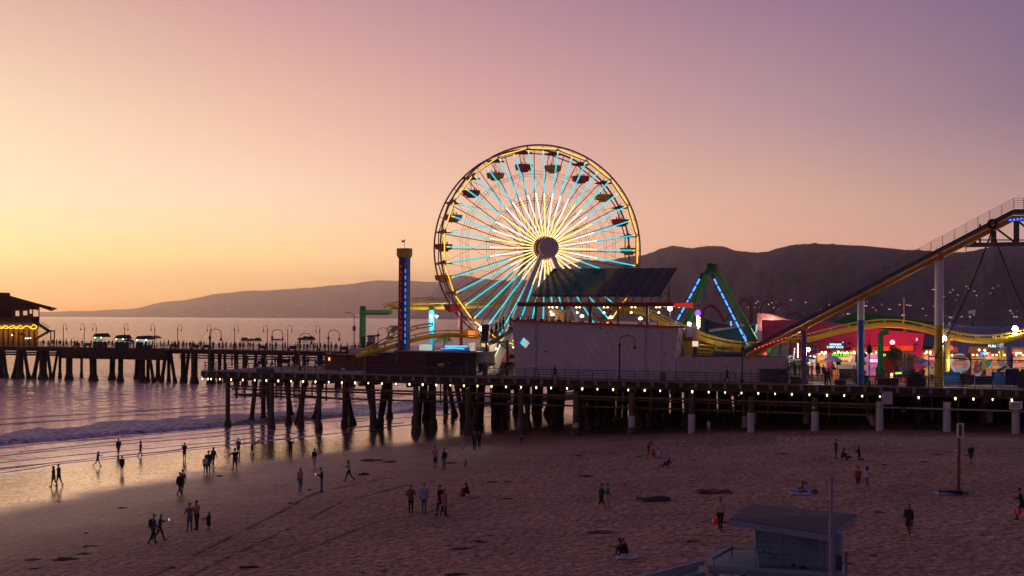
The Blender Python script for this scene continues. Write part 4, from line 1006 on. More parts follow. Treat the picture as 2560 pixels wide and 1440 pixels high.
# terrace lamps
def lamp(name, p, r, m, label, cat='lamp', group=None, hang=0, light=None, post=None):
    o = thing(name, p, label, cat, group)
    mb = MB(); mb.ball((0, 0, 0), r, 10, 7); kid(mb, 'glowing_globe', m, o)
    mb = MB()
    if hang: mb.tube([Z * r * .8, Z * (r + hang)], .02, 5); mb.lathe(Z * r * .5, [(r * 1.4, 0), (r * .5, r * .8)], 8)
    elif post: mb.tube([-Z * r * .8, -Z * post], .05, 6)
    else: mb.lathe(-Z * r * 1.3, [(r * .7, 0), (r * .5, r * .6)], 8)
    kid(mb, 'fitting', M_IRON, o)
    if light:
        ld = bpy.data.lights.new('lamp_light', 'POINT'); ld.energy = light[0] * 3.2; ld.color = light[1]; ld.shadow_soft_size = r * 1.3
        lo = bpy.data.objects.new('lamp_light', ld); COL.objects.link(lo); lo.parent = o; lo.location = Z * -r * 1.6 + (light[2] if len(light) > 2 else Vector((0, 0, 0)))
    return o
for i, x in enumerate([1373, 1381, 1392, 1441, 1449, 1510, 1519, 1579, 1588, 1641, 1649]):
    lamp('terrace_bulb', PV(x, 768, 5.6), .10, E_WARM, 'small warm bulb in the row hung under the red terrace roof', 'bulb lamp', 'bulbs under the terrace roof', hang=.15)
for i, (x, y) in enumerate([(1381, 787), (1455, 791), (1527, 794), (1601, 797)]):
    nmz = ['leftmost', 'second from left', 'third from left', 'rightmost'][i]
    pb = PV(x, y, 4.6); lamp('globe_lamp', pb, .24, E_GLOBE, 'round white globe lamp on a red box along the terrace, %s of four' % nmz, 'lamp', 'globe lamps on the terrace wall', post=.3)
    o = thing('menu_box', PV(x, y + 14, 4.6), 'red box with a pale notice under the %s terrace globe lamp' % nmz, 'box', 'red boxes along the terrace')
    mb = MB(); mb.pbox(Z * .25, .42, .35, .62); kid(mb, 'casing', M_RED, o); mb = MB(); mb.pbox(Z * .3 - V * .185, .24, .02, .32); kid(mb, 'notice', M_WHITE, o)
for i, (x, y, l) in enumerate([(1377, 779, 'left'), (1443, 781, 'second'), (1510, 781, 'third'), (1578, 781, 'fourth'), (1647, 781, 'rightmost')]):
    lamp('pendant_lamp', PV(x, y, 8), .13, E_WARM, 'small pendant lamp with dark shade inside the terrace, %s of five' % l, 'lamp', 'pendant lamps in the terrace', hang=.5, light=(14, (1, .65, .35)) if i % 2 == 0 else None)
lamp('flood_lamp', PV(1675, 772, 7), .22, E_WHT, 'dazzling white lamp on a dark post right of the terrace', light=(160, (1, .9, .75)), post=2.2)
lamp('flood_lamp', PV(1723, 810, 9), .2, E_WHT, 'bright white lamp above the pale kiosk board right of the white building', light=(120, (1, .9, .7)), post=1.5)
for i, (x, y) in enumerate([(1687, 763), (1698, 767), (1708, 766), (1719, 765)]):
    lamp('eave_bulb', PV(x, y, 5), .10, E_WARM if i != 2 else emat('violet_glow', (.6, .5, 1), 5), 'bulb glowing against the bright red eave at the right end of the terrace roof', 'bulb lamp', 'bulbs on the right red eave', hang=.1)
mb = MB(); mb.pxprism([(1684, 758), (1732, 757), (1732, 770), (1684, 768)], 4.6, 4.75); tag(mb.build('red_eave', emat('red_eave_painted_lamplight', (.9, .05, .02), .45), None), 'lamplit red valance with painted-in glow at the right end of the terrace roof', 'eave')  # valance is no lamp; lamplight on it is put in as emission
mb = MB(); mb.pxprism([(1371, 772), (1411, 775), (1409, 804), (1369, 804)], 9.5, 11.8); tag(mb.build('stair_cabin', mat('cream_lit', (.55, .42, .28), .7)), 'small cream cabin on the terrace behind the leftmost globe lamp', 'cabin')
# pale cube kiosk right of the building, small ladder
o = thing('kiosk', PV(1720, 880, 7), 'small kiosk with a blank white board, red band and yellow base beside the white building', 'kiosk')
L0 = o.location
def pk(pts, v0, v1, name, m):
    mb = MB(); mb.pxprism(pts, v0, v1); mb.v = [tuple(Vector(p) - L0) for p in mb.v]; return kid(mb, name, m, o)
pk([(1716, 818), (1733, 818), (1733, 843), (1716, 843)], 7, 7.1, 'board', M_WHITE); pk([(1711, 816), (1736, 816), (1736, 844), (1711, 844)], 7.12, 9, 'cabin', mat('cream_wall', (.45, .40, .30), .7))
pk([(1711, 844), (1733, 844), (1733, 853), (1711, 853)], 7.05, 9, 'red_band', M_RED); pk([(1711, 853), (1731, 853), (1731, 890), (1711, 890)], 7.05, 9, 'base', M_YEL)
o = thing('panel_box', PV(1738, 866, 7), 'small bright white lit panel between the kiosk and the teal building', 'light box'); L0 = o.location
pk([(1731, 853), (1744, 853), (1744, 866), (1731, 866)], 7, 7.4, 'lit_panel', emat('panel_glow', (1, .85, .6), .8)); pk([(1733, 866), (1742, 866), (1742, 905), (1733, 905)], 7.1, 7.3, 'stand', M_RAIL)
o = thing('ladder', PV(1705, 880, 5), 'thin pale ladder leaning beside the white building', 'ladder')
mb = MB(); mb.tube([PV(1694, 842, 5) - o.location, PV(1712, 894, 5) - o.location], .05, 5); mb.tube([PV(1699, 842, 5) - o.location, PV(1718, 892, 5) - o.location], .05, 5)
for i in range(7): mb.tube([PV(1695 + i * 2.4, 846 + i * 7, 5) - o.location, PV(1700 + i * 2.5, 845 + i * 7, 5) - o.location], .03, 4)
kid(mb, 'frame', mat('pale_metal', (.4, .38, .34), .4, metal=.5), o)
# low wall and lattice
lw_ = tag((lambda m_: (m_.pxprism([(1685, 893), (1972, 893), (1972, 966), (1684, 960)], 4.1, 4.5), m_.build('low_wall', M_SIDV))[1])(MB()), 'long low pale grooved wall right of the white building', 'wall')
mb = MB()
for i in range(26): mb.pxprism([(1899 + i * 2.8, 924), (1900.2 + i * 2.8, 924), (1900.2 + i * 2.8, 964), (1899 + i * 2.8, 964)], 3.7, 3.8)
mb.pxprism([(1898, 922), (1973, 922), (1973, 925), (1898, 925)], 3.6, 3.85); mb.pxprism([(1898, 946), (1973, 946), (1973, 948), (1898, 948)], 3.6, 3.85)
tag(mb.build('slat_screen', M_NAVY), 'dark slatted screen at the right end of the low pale wall', 'screen')
mb = MB(); mb.pxprism([(1728, 888), (1800, 888), (1818, 894), (1728, 894)], 4.7, 9); tag(mb.build('flat_roof', mat('roof_mauve', (.14, .09, .11), .7)), 'flat mauve roof just above the low pale wall', 'roof')
mb = MB(); mb.pxprism([(1893, 890), (1972, 890), (1972, 893.5), (1893, 893.5)], 4.6, 9); tag(mb.build('blue_ledge', M_TEAL), 'thin teal ledge on top of the low wall\'s right end', 'ledge')
# dark red fence left
f = thing('board_fence', DK(1000, 4), 'long dark red board fence on the pier left of the white building', 'fence')
mb = MB(); xs_ = [912, 948, 985, 1022, 1066, 1108, 1150, 1190]
for i in range(len(xs_) - 1):
    mb = MB(); yt = 890 if xs_[i] < 985 else 878; mb.pxprism([(xs_[i], yt), (xs_[i + 1] - .6, yt), (xs_[i + 1] - .6, 941), (xs_[i], 938)], 4, 4.15)
    mb.build('panel', M_DRED if xs_[i] < 1060 else mat('darker_fence', (.05, .015, .018), .8), f)
mb = MB(); mb.pxprism([(985, 876.5), (1191, 880), (1191, 883), (985, 879)], 3.9, 7); mb.build('top_board', mat('fence_cap', (.16, .17, .20), .5), f)
mb = MB(); mb.pxprism([(911, 888), (914, 888), (914, 940), (911, 940)], 3.8, 4.2); mb.build('end_post', mat('pale_post', (.30, .16, .10), .7), f)
f = thing('wood_shed', DK(860, 12), 'low brown plank shed at the left end of the dark red fence, lit orange', 'shed')
M_PLK = mat('shed_planks', (.17, .07, .03), .8, var=.4, nscale=3)
for i in range(5): mb = MB(); x0 = 812 + i * 20; mb.pxprism([(x0, 889 + i * .7), (x0 + 18.6, 889 + i * .7), (x0 + 18.6, 927), (x0, 925)], 12, 12.2); mb.build('plank_panel', M_PLK, f)
mb = MB(); mb.pxprism([(810, 886), (915, 889), (915, 892), (810, 889)], 11.8, 16); mb.build('roof', M_WOOD, f)
mb = MB(); mb.pxprism([(821.5, 894), (823.5, 894), (823.5, 901), (821.5, 901)], 11.8, 11.9); mb.build('orange_lamp', emat('orange_glow', (1, .35, .12), 4), f)
mb = MB(); mb.pxprism([(853, 920), (862, 920), (862, 927), (853, 927)], 11.7, 11.8); mb.build('paper_notice', M_WHITE, f)
mb = MB(); mb.pxprism([(871, 872), (902, 872), (902, 889), (871, 889)], 30, 34); tag(mb.build('white_tent', mat('tent_white', (.45, .40, .40), .8)), 'small pale curtain booth at the foot of the green post', 'booth')
mb = MB(); mb.pxprism([(1192, 884), (1215, 882), (1215, 916), (1192, 916)], 5, 8); mb.pxprism([(1191, 881.5), (1216, 879.5), (1216, 883), (1191, 885)], 4.8, 8.2); tag(mb.build('white_shed', mat('shed_white', (.62, .60, .48), .6)), 'small white shed at the right end of the dark red fence', 'shed')
o = thing('lookout_chair', DK(890, 45), 'dark lookout platform with a canopy beside the green post', 'platform')
L0 = o.location
pk([(917, 838), (937, 838), (932, 842), (920, 842)], 38, 40, 'canopy', M_BLACK); pk([(919, 843), (931, 843), (931, 856), (919, 856)], 38.5, 39.5, 'cabin', mat('pale_box', (.25, .22, .24), .6)); pk([(916, 857), (934, 857), (937, 890), (913, 890)], 38.2, 39.8, 'base', M_IRON)
mb = MB(); [mb.tube([PV(x0, y0, 37.9) - L0, PV(x1, y1, 37.9) - L0], .05, 5) for x0, y0, x1, y1 in ((898, 842, 936, 842), (898, 856, 936, 856), (936, 842, 936, 880), (900, 866, 932, 864))]; kid(mb, 'rails', M_IRON, o)
# bright lamps near the wheel foot
lamp('flood_lamp', PV(1203, 822, 9.5), .24, E_WHT, 'dazzling white lamp at the lower left of the ferris wheel', light=(180, (1, .85, .62)), post=1)
lamp('flood_lamp', PV(1078, 791, 31.5), .22, E_WHT, 'bright white lamp on the left side of the cyan column', light=(200, (.9, 1, 1), V * -.6), post=.5)
lamp('flood_lamp', PV(1092, 791, 32), .15, E_WHT, 'smaller bright lamp right of the cyan column top', light=(60, (.9, 1, 1), V * -.5), post=.5)
mb = MB(); mb.tube([PV(1112, 866, 30), PV(1168, 866, 30)], .13, 6); mb.tube([PV(1117, 869, 29.5), PV(1160, 872, 29.5)], .10, 6); tag(mb.build('blue_light_bar', E_BLU), 'glowing blue light bar of a ride behind the dark red fence', 'light bar')
mb = MB(); mb.tube([PV(1103, 877, 32), PV(1185, 877, 32)], .5, 8); tag(mb.build('blue_ride_rim', M_BLUE), 'round blue ride rim behind the dark red fence', 'ride')
mb = MB(); mb.lathe(DK(1036, 20), [(.6, 0), (.85, .5), (.85, 1.2), (.6, 1.5)], 12); tag(mb.build('blue_barrel', M_BLUE), 'blue drum behind the fence, right of the drop tower', 'drum')
mb = MB(); mb.pxprism([(1048, 862), (1066, 862), (1066, 877), (1048, 877)], 30, 32); tag(mb.build('lit_booth', emat('pale_green_glow', (.7, .9, .75), .5)), 'small booth lit pale green behind the fence', 'booth')
# staircase left of the building
st = thing('outdoor_staircase', DK(1262, 6), 'grey-green outdoor staircase climbing to the terrace at the left of the building', 'staircase')
M_STR = mat('stair_green', (.17, .24, .19), .6)
def flight(x0, y0, x1, y1, v_, n, nm):
    a, b = PV(x0, y0, v_), PV(x1, y1, v_); mb = MB(); mb.beam(a, b, .12, .42, V); mb.beam(a + V * 1.6, b + V * 1.6, .12, .42, V)
    for i in range(n): p = a.lerp(b, (i + .5) / n); mb.pbox(p + V * .8, abs((b - a).dot(U)) / n * 1.1, 1.5, .06)
    mb.build(nm, M_STR, st)
flight(1222, 858, 1282, 820, 5.5, 11, 'upper_flight'); flight(1246, 855, 1290, 893, 7.6, 11, 'middle_flight'); flight(1232, 944, 1290, 905, 5.5, 12, 'lower_flight')
mb = MB(); mb.pxprism([(1200, 853), (1240, 853), (1240, 857), (1200, 857)], 5.4, 9.2); mb.pxprism([(1272, 818), (1284, 818), (1284, 823), (1272, 823)], 5.4, 7.2); mb.build('landing', M_STR, st)
mb = MB()
for (x0, y0, x1, y1, n) in ((1202, 812, 1238, 812, 7), (1238, 833, 1283, 800, 9)):
    mb.tube([PV(x0, y0, 5.3), PV(x1, y1, 5.3)], .05, 5); mb.tube([PV(x0, y0 + 20, 5.3), PV(x1, y1 + 20, 5.3)], .04, 5)
    for i in range(n + 1): xx = x0 + (x1 - x0) * i / n; yy = y0 + (y1 - y0) * i / n; mb.tube([PV(xx, yy, 5.3), PV(xx, yy + 24, 5.3)], .025, 4)
mb.build('stair_railing', M_IRON, st); mb = MB()
for (x0, y0, x1, y1, n) in ((1193, 908, 1240, 908, 14), ):
    mb.tube([PV(x0, y0, 4.4), PV(x1, y1, 4.4)], .05, 5); mb.tube([PV(x0, 941, 4.4), PV(x1, 941, 4.4)], .04, 5)
    for i in range(n + 1): xx = x0 + (x1 - x0) * i / n; mb.tube([PV(xx, 908, 4.4), PV(xx, 941, 4.4)], .03, 4)
mb.build('gate_railing', M_IRON, st)
mb = MB()
for x in (1216, 1268): b = DK(x, 6); mb.tube([b, Vector((b.x, b.y, PV(x, 850, 6).z))], .12, 8)
mb.build('stair_column', M_IRON, st)
mb = MB(); mb.pxprism([(1203, 814), (1222, 812), (1218, 857), (1204, 857)], 5.5, 5.6); tag(mb.build('dark_hanging_tarp', M_BLACK), 'dark tarp hanging on the stair landing', 'tarp')
# white slanted wheel skirt / ride parts seen behind the stairs
for i, (pts, m, l) in enumerate([([(1225, 862), (1243, 857), (1232, 905), (1218, 925)], mat('cream_panel', (.5, .47, .36), .6), 'slanted cream ride panel behind the stairs'), ([(1246, 862), (1258, 864), (1256, 905), (1247, 905)], M_BLUE, 'blue ride panel behind the stairs'), ([(1258, 868), (1270, 872), (1268, 905), (1257, 905)], mat('salmon_paint', (.6, .12, .09), .5), 'salmon ride panel behind the stairs'), ([(1170, 858), (1184, 856), (1184, 885), (1178, 885)], M_WHITE, 'white sloping ride roof right of the blue light bar'), ([(1203, 858), (1214, 858), (1212, 868), (1202, 866)], M_YEL, 'small yellow ride panel under the stair landing')]):
    mb = MB(); mb.pxprism(pts, 12, 12.6); tag(mb.build('ride_structure', m), l, 'ride structure')
for i, (x, y, m, l) in enumerate([(1217, 860, emat('violet_glow', (.6, .5, 1), 5), 'violet bulb under the stair landing'), (1232, 897, E_WARM, 'warm bulb among the visitors behind the stairs, upper'), (1222, 904, E_WARM, 'warm bulb behind the stairs close to the white shed'), (1241, 789 + 83, E_WARM, 'small bulb beneath the slanted cream panel'), (1283, 868, E_WARM, 'orange bulb beside the left edge of the white building')]):
    lamp('small_bulb', PV(x, y, 8), .12, m, l, 'bulb lamp', light=(25, (1, .75, .45)) if i in (1, 2) else None)
# ================================================================ PARK BUILDINGS ON THE RIGHT
BDIR = [None]
def bpart(parent, name, pts, v0, v1, m, label=None):
    mb = MB(); mb.prism([PV(x, y, v0) for x, y in pts], (BDIR[0] or V) * (v1 - v0)); o = mb.build(name, m, parent)
    if label: o['label'] = label
    return o
b = thing('teal_building', DK(1810, 38), 'teal game hall with a dark slanted roof behind the blue-lit A-frame', 'building')
bpart(b, 'wall', [(1742, 845), (1742, 830), (1775, 830), (1890, 812), (1883, 850), (1893, 905), (1742, 905)], 38, 41, M_TEAL)
bpart(b, 'dark_roof', [(1757, 797), (1768, 799), (1832, 815), (1772, 824), (1757, 828)], 37.5, 41, mat('roof_slate', (.055, .045, .085), .6))
bpart(b, 'tower_wall', [(1752, 797), (1762, 797), (1762, 845), (1750, 845)], 37.4, 40, M_TEAL)
bpart(b, 'roof_trim', [(1772, 822), (1890, 810.5), (1890, 812.5), (1772, 824)], 37.3, 38, mat('trim_pale', (.4, .45, .45), .4))
bpart(b, 'orange_door', [(1758, 857), (1782, 857), (1782, 890), (1758, 890)], 37.6, 38, mat('door_orange', (.55, .17, .03), .6))
b = thing('pink_building', DK(2110, 24), 'long pink arcade building with an orange fascia over lit game booths', 'building')
bpart(b, 'upper_wall', [(1905, 800), (2015, 800), (2100, 812), (2312, 835), (2306, 868), (2183, 866), (2140, 868), (2040, 884), (2010, 890), (1905, 890)], 24, 31, M_PINK)
bpart(b, 'end_wall', [(2283, 866), (2306, 866), (2299, 955), (2286, 955)], 24, 31, M_PINK)
bpart(b, 'pillar', [(2066, 880), (2082, 876), (2080, 950), (2068, 950)], 23.8, 25, M_PINK)
bpart(b, 'orange_fascia', [(2128, 869), (2283, 864), (2283, 877), (2128, 877)], 23.6, 24, mat('fascia_orange', (.62, .24, .03), .6))
bpart(b, 'shutter', [(2255, 877), (2283, 877), (2283, 894), (2255, 894)], 24.4, 24.6, mat('shutter_grey', (.16, .18, .17), .6))
bpart(b, 'upper_block', [(1893, 782), (1925, 786), (1975, 800), (1975, 826), (1893, 826)], 40, 46, mat('salmon_wall', (.55, .18, .16), .7))
bpart(b, 'roof_vent', [(2250, 830), (2262, 822), (2272, 833)], 24.5, 26, mat('vent_grey', (.30, .28, .30), .6))
bpart(b, 'wall_lamp', [(2290, 845), (2294, 845), (2294, 852), (2290, 852)], 23.7, 23.9, emat('dim_white_glow', (.8, .75, .8), .8))
for x, y in ((2290, 861), (2124, 859)): bpart(b, 'wall_vent', [(x - 4, y - 2), (x + 4, y - 2), (x + 4, y + 2), (x - 4, y + 2)], 23.7, 23.9, M_BLACK)
mb = MB(); mb.tube([PV(2260, 822, 25), PV(2260, 745, 25)], .04, 5); mb.build('roof_pole', M_WHITE, b)
b = thing('green_roof_hall', DK(2180, 48), 'wide hall with a bright green peaked roof behind the pink building', 'building')
bpart(b, 'roof', [(2045, 820), (2135, 784), (2140, 780), (2152, 784), (2200, 785), (2336, 805), (2336, 835), (2045, 835)], 48, 60, mat('roof_green', (.02, .23, .05), .6))
bpart(b, 'wall', [(2048, 835), (2330, 835), (2330, 900), (2048, 900)], 50, 59, M_NAVY)
b = thing('blue_building', DK(2440, 26), 'dark blue arcade building with slanted legs and an orange band, right side', 'building')
M_BW = mat('blue_wall', (.045, .065, .22), .6)
bpart(b, 'upper_wall', [(2218, 822), (2325, 815), (2365, 811), (2400, 818), (2445, 816), (2640, 822), (2640, 866), (2310, 866), (2306, 835)], 26, 40, M_BW)
bpart(b, 'slant_leg', [(2393, 866), (2424, 866), (2412, 905), (2408, 955), (2400, 955)], 25.6, 27, M_BW)
bpart(b, 'slant_leg', [(2518, 855), (2531, 855), (2524, 905), (2530, 955), (2518, 955)], 25.6, 27, M_BW)
bpart(b, 'orange_band', [(2306, 873), (2393, 868), (2396, 880), (2306, 880)], 25.5, 26, MATS['fascia_orange']); bpart(b, 'orange_band', [(2424, 868), (2515, 868), (2515, 882), (2420, 882)], 25.5, 26, MATS['fascia_orange']); bpart(b, 'orange_band', [(2530, 872), (2600, 872), (2600, 882), (2530, 882)], 25.5, 26, MATS['fascia_orange'])
bpart(b, 'grey_roof', [(2375, 812), (2450, 806), (2640, 808), (2640, 822), (2445, 816)], 40.2, 50, mat('roof_greyblue', (.20, .22, .28), .6))
bpart(b, 'back_wall', [(2300, 880), (2640, 880), (2640, 955), (2300, 955)], 33, 34, mat('inner_wall', (.22, .10, .10), .7))
# back wall behind booths of the pink building
o = thing('arcade_back_wall', DK(2150, 30), 'warm lit back wall behind the game booths', 'wall'); bpart(o, 'panel', [(2012, 885), (2286, 872), (2286, 955), (2012, 955)], 30, 31, mat('arcade_wall', (.30, .13, .08), .7))
# ---------------- booths
def booth(name, x0, x1, ytop, ybot, v_, glow, roofm, label, lamps=4, counter=M_RED, shelves=3, lampm=E_WARM, energy=30, lcol=(1, .6, .3)):
    c = DK((x0 + x1) / 2, v_); o = thing(name, c, label, 'game booth')
    bpart(o, 'back_panel', [(x0, ytop + 6), (x1, ytop + 6), (x1, ybot - 14), (x0, ybot - 14)], v_ + 2.2, v_ + 2.4, glow)  # panel emits in place of lamplight filling the booth interior
    bpart(o, 'counter', [(x0 - 1, ybot - 16), (x1 + 1, ybot - 16), (x1 + 1, ybot), (x0 - 1, ybot)], v_, v_ + .7, counter)
    bpart(o, 'valance', [(x0 - 2, ytop), (x1 + 2, ytop), (x1 + 2, ytop + 5), (x0 - 2, ytop + 5)], v_ - .1, v_ + 3, roofm)
    for s_ in (x0, x1 - 1.6): bpart(o, 'side_post', [(s_, ytop + 5), (s_ + 1.6, ytop + 5), (s_ + 1.6, ybot - 16), (s_, ybot - 16)], v_, v_ + .2, M_WHITE)
    for k in range(shelves):
        y = ytop + 12 + k * (ybot - ytop - 32) / max(1, shelves)
        bpart(o, 'shelf', [(x0 + 2, y), (x1 - 2, y), (x1 - 2, y + 1.4), (x0 + 2, y + 1.4)], v_ + 1.6, v_ + 2.1, M_GOLD)
        mb = MB(); n_ = int((x1 - x0) / 3.2)
        for q in range(n_):
            mb.cur = random.randrange(5); mb.ball(PV(x0 + 3 + q * 3.2, y - 1.7, v_ + 1.8), random.uniform(.09, .15), 7, 5, (1, 1, random.uniform(.9, 1.5)))
        mb.build('prizes', [mat('prize_red', (.6, .05, .05)), mat('prize_yellow', (.7, .5, .05)), mat('prize_blue', (.05, .2, .6)), mat('prize_white', (.6, .6, .6)), mat('prize_pink', (.65, .15, .35))], o)
    for k in range(lamps):
        x = x0 + (x1 - x0) * (k + .5) / lamps; mb = MB(); mb.ball(PV(x, ytop + 7.5, v_ - .15), .10, 8, 6); mb.build('booth_bulb', lampm, o)
    ld = bpy.data.lights.new('booth_light', 'POINT'); ld.energy = energy * 2.3; ld.color = lcol; ld.shadow_soft_size = .3
    lo = bpy.data.objects.new('booth_light', ld); COL.objects.link(lo); lo.location = PV((x0 + x1) / 2, ytop + 14, v_ + .6)
    return o
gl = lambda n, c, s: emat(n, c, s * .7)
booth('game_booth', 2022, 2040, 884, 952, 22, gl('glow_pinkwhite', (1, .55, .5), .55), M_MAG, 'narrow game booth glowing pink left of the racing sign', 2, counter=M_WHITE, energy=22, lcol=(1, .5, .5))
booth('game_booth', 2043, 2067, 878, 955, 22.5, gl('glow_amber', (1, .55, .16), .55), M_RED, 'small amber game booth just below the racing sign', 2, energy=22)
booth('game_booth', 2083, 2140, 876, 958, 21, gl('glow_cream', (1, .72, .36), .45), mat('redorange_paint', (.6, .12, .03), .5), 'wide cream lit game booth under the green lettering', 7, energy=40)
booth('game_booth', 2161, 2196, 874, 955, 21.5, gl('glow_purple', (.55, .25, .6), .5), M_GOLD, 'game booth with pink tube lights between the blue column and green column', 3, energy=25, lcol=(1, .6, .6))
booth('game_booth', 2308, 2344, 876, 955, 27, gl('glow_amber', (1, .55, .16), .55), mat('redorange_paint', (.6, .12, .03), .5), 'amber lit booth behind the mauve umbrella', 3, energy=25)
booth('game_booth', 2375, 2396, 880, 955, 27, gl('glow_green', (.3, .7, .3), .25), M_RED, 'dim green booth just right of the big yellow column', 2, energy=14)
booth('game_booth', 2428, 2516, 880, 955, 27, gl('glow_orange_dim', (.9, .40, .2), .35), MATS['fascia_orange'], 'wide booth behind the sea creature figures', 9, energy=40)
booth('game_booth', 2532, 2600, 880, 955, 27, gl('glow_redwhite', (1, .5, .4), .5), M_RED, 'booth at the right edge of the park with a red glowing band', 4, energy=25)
# ---------------- lettering signs
sg = thing('race_sign', PV(2093, 866, 20), 'dark blue sign reading WINNER EVERY RACE in glowing white letters', 'sign')
bpart(sg, 'board', [(2068, 857), (2110, 854), (2113, 871), (2106, 875), (2070, 873)], 20, 20.3, M_NAVY); bpart(sg, 'red_side', [(2060, 858), (2069, 856), (2071, 873), (2064, 871)], 20.05, 20.25, M_RED)
text('WINNER', PV(2088, 861.5, 19.94), .36, E_SIGNW, sg, shear=.2); text('EVERY RACE', PV(2087.5, 868, 19.94), .34, E_SIGNW, sg, shear=.2)
mb = MB(); mb.ball(PV(2107, 856, 19.8), .10, 8, 5); mb.build('blue_bulb', E_BLU, sg)
sg = thing('green_letter_sign', PV(2102, 889, 20.5), 'glowing green letters ROLL A BALL on a booth front', 'sign')
bpart(sg, 'backing', [(2082, 884), (2123, 884), (2123, 892), (2082, 892)], 20.5, 20.6, mat('backing_dark', (.02, .05, .02), .6)); text('ROLL A BALL', PV(2102, 888, 20.46), .36, E_GRN, sg, ext=.03)
sg = thing('fun_sign', PV(2480, 866, 24), 'blue sign with white glowing letters FUN \'N\' beside the surfboard', 'sign')
bpart(sg, 'board', [(2472, 860), (2504, 859), (2506, 872), (2488, 876), (2474, 873)], 24, 24.3, mat('sign_teal', (.03, .16, .22), .5)); text("FUN 'N'", PV(2487, 865.5, 23.94), .44, E_SIGNW, sg)
sg = thing('games_sign', PV(2465, 884, 24.8), 'rainbow neon sign with glowing letters GAMES', 'sign')
bpart(sg, 'backing', [(2449, 879), (2480, 879), (2480, 889), (2449, 889)], 25.2, 25.4, M_PURP)
for i, (ch, c) in enumerate(zip('GAMES', [(.1, .3, 1), (.4, .5, 1), (.2, 1, .6), (1, .6, .2), (1, .1, .4)])): text(ch, PV(2453.5 + i * 5.4, 884, 25.15), .40, emat('neon_%d' % i, c, 2.2), sg, ext=.04)
sb = thing('surfboard_sign', PV(2504, 895, 18), 'tall yellow and orange surfboard sign with a round blue badge', 'sign')
mb = MB()
pts = []
for i in range(25): a = 2 * math.pi * i / 24; pts.append((2504 + 5.6 * math.sin(a) * (1 - .25 * math.cos(a)), 867 - 35 * math.cos(a)))
mb.pxprism(pts[:-1], 18, 18.25); mb.build('board', mat('surf_yellow', (.75, .50, .05), .35), sb)
mb = MB(); pts = [(2504 + 1.7 * math.sin(2 * math.pi * i / 20), 864 - 30 * math.cos(2 * math.pi * i / 20)) for i in range(20)]; mb.pxprism(pts, 17.95, 18); mb.build('orange_stripe', mat('surf_orange', (.75, .20, .02), .35), sb)
mb = MB(); pts = [(2503 + 10 * math.sin(2 * math.pi * i / 24), 863.5 - 10 * math.cos(2 * math.pi * i / 24)) for i in range(24)]; mb.pxprism(pts, 17.6, 17.9); bd = mb.build('round_badge', mat('badge_blue', (.02, .16, .36), .4), sb)
for y, h, w, m, nm in ((861, 2.6, 12, mat('badge_white', (.6, .65, .6), .5), 'white_band'), (865.5, 2.4, 14, mat('surf_yellow', (.75, .5, .05), .35), 'yellow_band')): bpart(sb, nm, [(2503 - w / 2, y - h / 2), (2503 + w / 2, y - h / 2), (2503 + w / 2, y + h / 2), (2503 - w / 2, y + h / 2)], 17.52, 17.58, m)
mb = MB(); mb.tube([DK(2504, 18.4), PV(2504, 895, 18.4)], .12); mb.build('post', M_GOLD, sb)
for i, (pts, v_, m, l) in enumerate([([(2369, 848), (2381, 849), (2381, 852), (2369, 851)], 22, E_RED, 'short red neon bar beside the yellow column, upper'), ([(2371, 866), (2381, 864), (2382, 874), (2372, 876)], 22, emat('red_soft_glow', (1, .04, .06), 2), 'red glowing blob sign beside the yellow column'), ([(2322, 892), (2336, 892), (2336, 896), (2322, 896)], 25, emat('magenta_glow', (1, .05, .2), 2), 'magenta neon bar under the amber booth bulbs'), ([(2530, 881), (2538, 881), (2538, 884), (2530, 884)], 24.9, E_RED, 'red glowing bar at the right booth'), ([(2538, 881), (2554, 881), (2554, 884.5), (2538, 884.5)], 24.8, E_WARM, 'warm glowing bar at the right booth'), ([(2173, 899), (2194, 899), (2194, 901), (2173, 901)], 20.9, emat('pinkwhite_bar', (1, .6, .9), 2), 'upper pink white tube light at the purple booth'), ([(2173, 903), (2194, 903), (2194, 905), (2173, 905)], 20.9, emat('pinkwhite_bar', (1, .6, .9), 2), 'lower pink white tube light at the purple booth'), ([(2229, 862), (2233, 862), (2235, 884), (2231, 886)], 19, emat('red_soft_glow', (1, .04, .06), 2), 'slanted red neon stroke above the round tree'), ([(2226, 933), (2232, 933), (2232, 948), (2226, 948)], 9, emat('orange_glow', (1, .35, .12), 4), 'small orange glowing strip behind the dark planter'), ([(2233, 931), (2262, 930), (2264, 934), (2233, 936)], 10, emat('lime_glow', (.6, .8, .1), 1.1), 'lime glowing table edge right of the round tree'), ([(2127, 903), (2133, 894), (2135, 896), (2130, 906)], 12, E_DBLU, 'deep blue neon stroke beside the small tree'), ([(2208, 885), (2214, 885), (2214, 890), (2208, 890)], 13, E_GRN, 'little green neon sign beside the green column')]):
    mb = MB(); mb.pxprism(pts, v_, v_ + .15); tag(mb.build('neon_strip', m), l, 'neon sign')
lamp('red_lamp', PV(2231, 856, 18.5), .30, emat('red_flood_glow', (1, .12, .14), 8), 'glaring red lamp high on the pink wall', light=(260, (1, .04, .06), V * .8))
lamp('flood_lamp', PV(1929, 806, 40), .30, E_WHT, 'big white flood lamp glaring behind the lift hill railing', light=(110, (1, .75, .6), V * -1.2), post=1.5)
lamp('flood_lamp', PV(2020, 874, 5), .22, E_WHT, 'bright white lamp on the purple column', light=(150, (1, .95, .85), U * .5))
lamp('flood_lamp', PV(2361, 846, 4.0), .24, E_WHT, 'bright white lamp on the big yellow column', light=(150, (1, .95, .85), U * .5))
lamp('flood_lamp', PV(2538, 822, 14), .32, E_WHT, 'broad bluish white flood lamp near the right edge of the park', light=(380, (.85, .95, 1)), post=1.2)
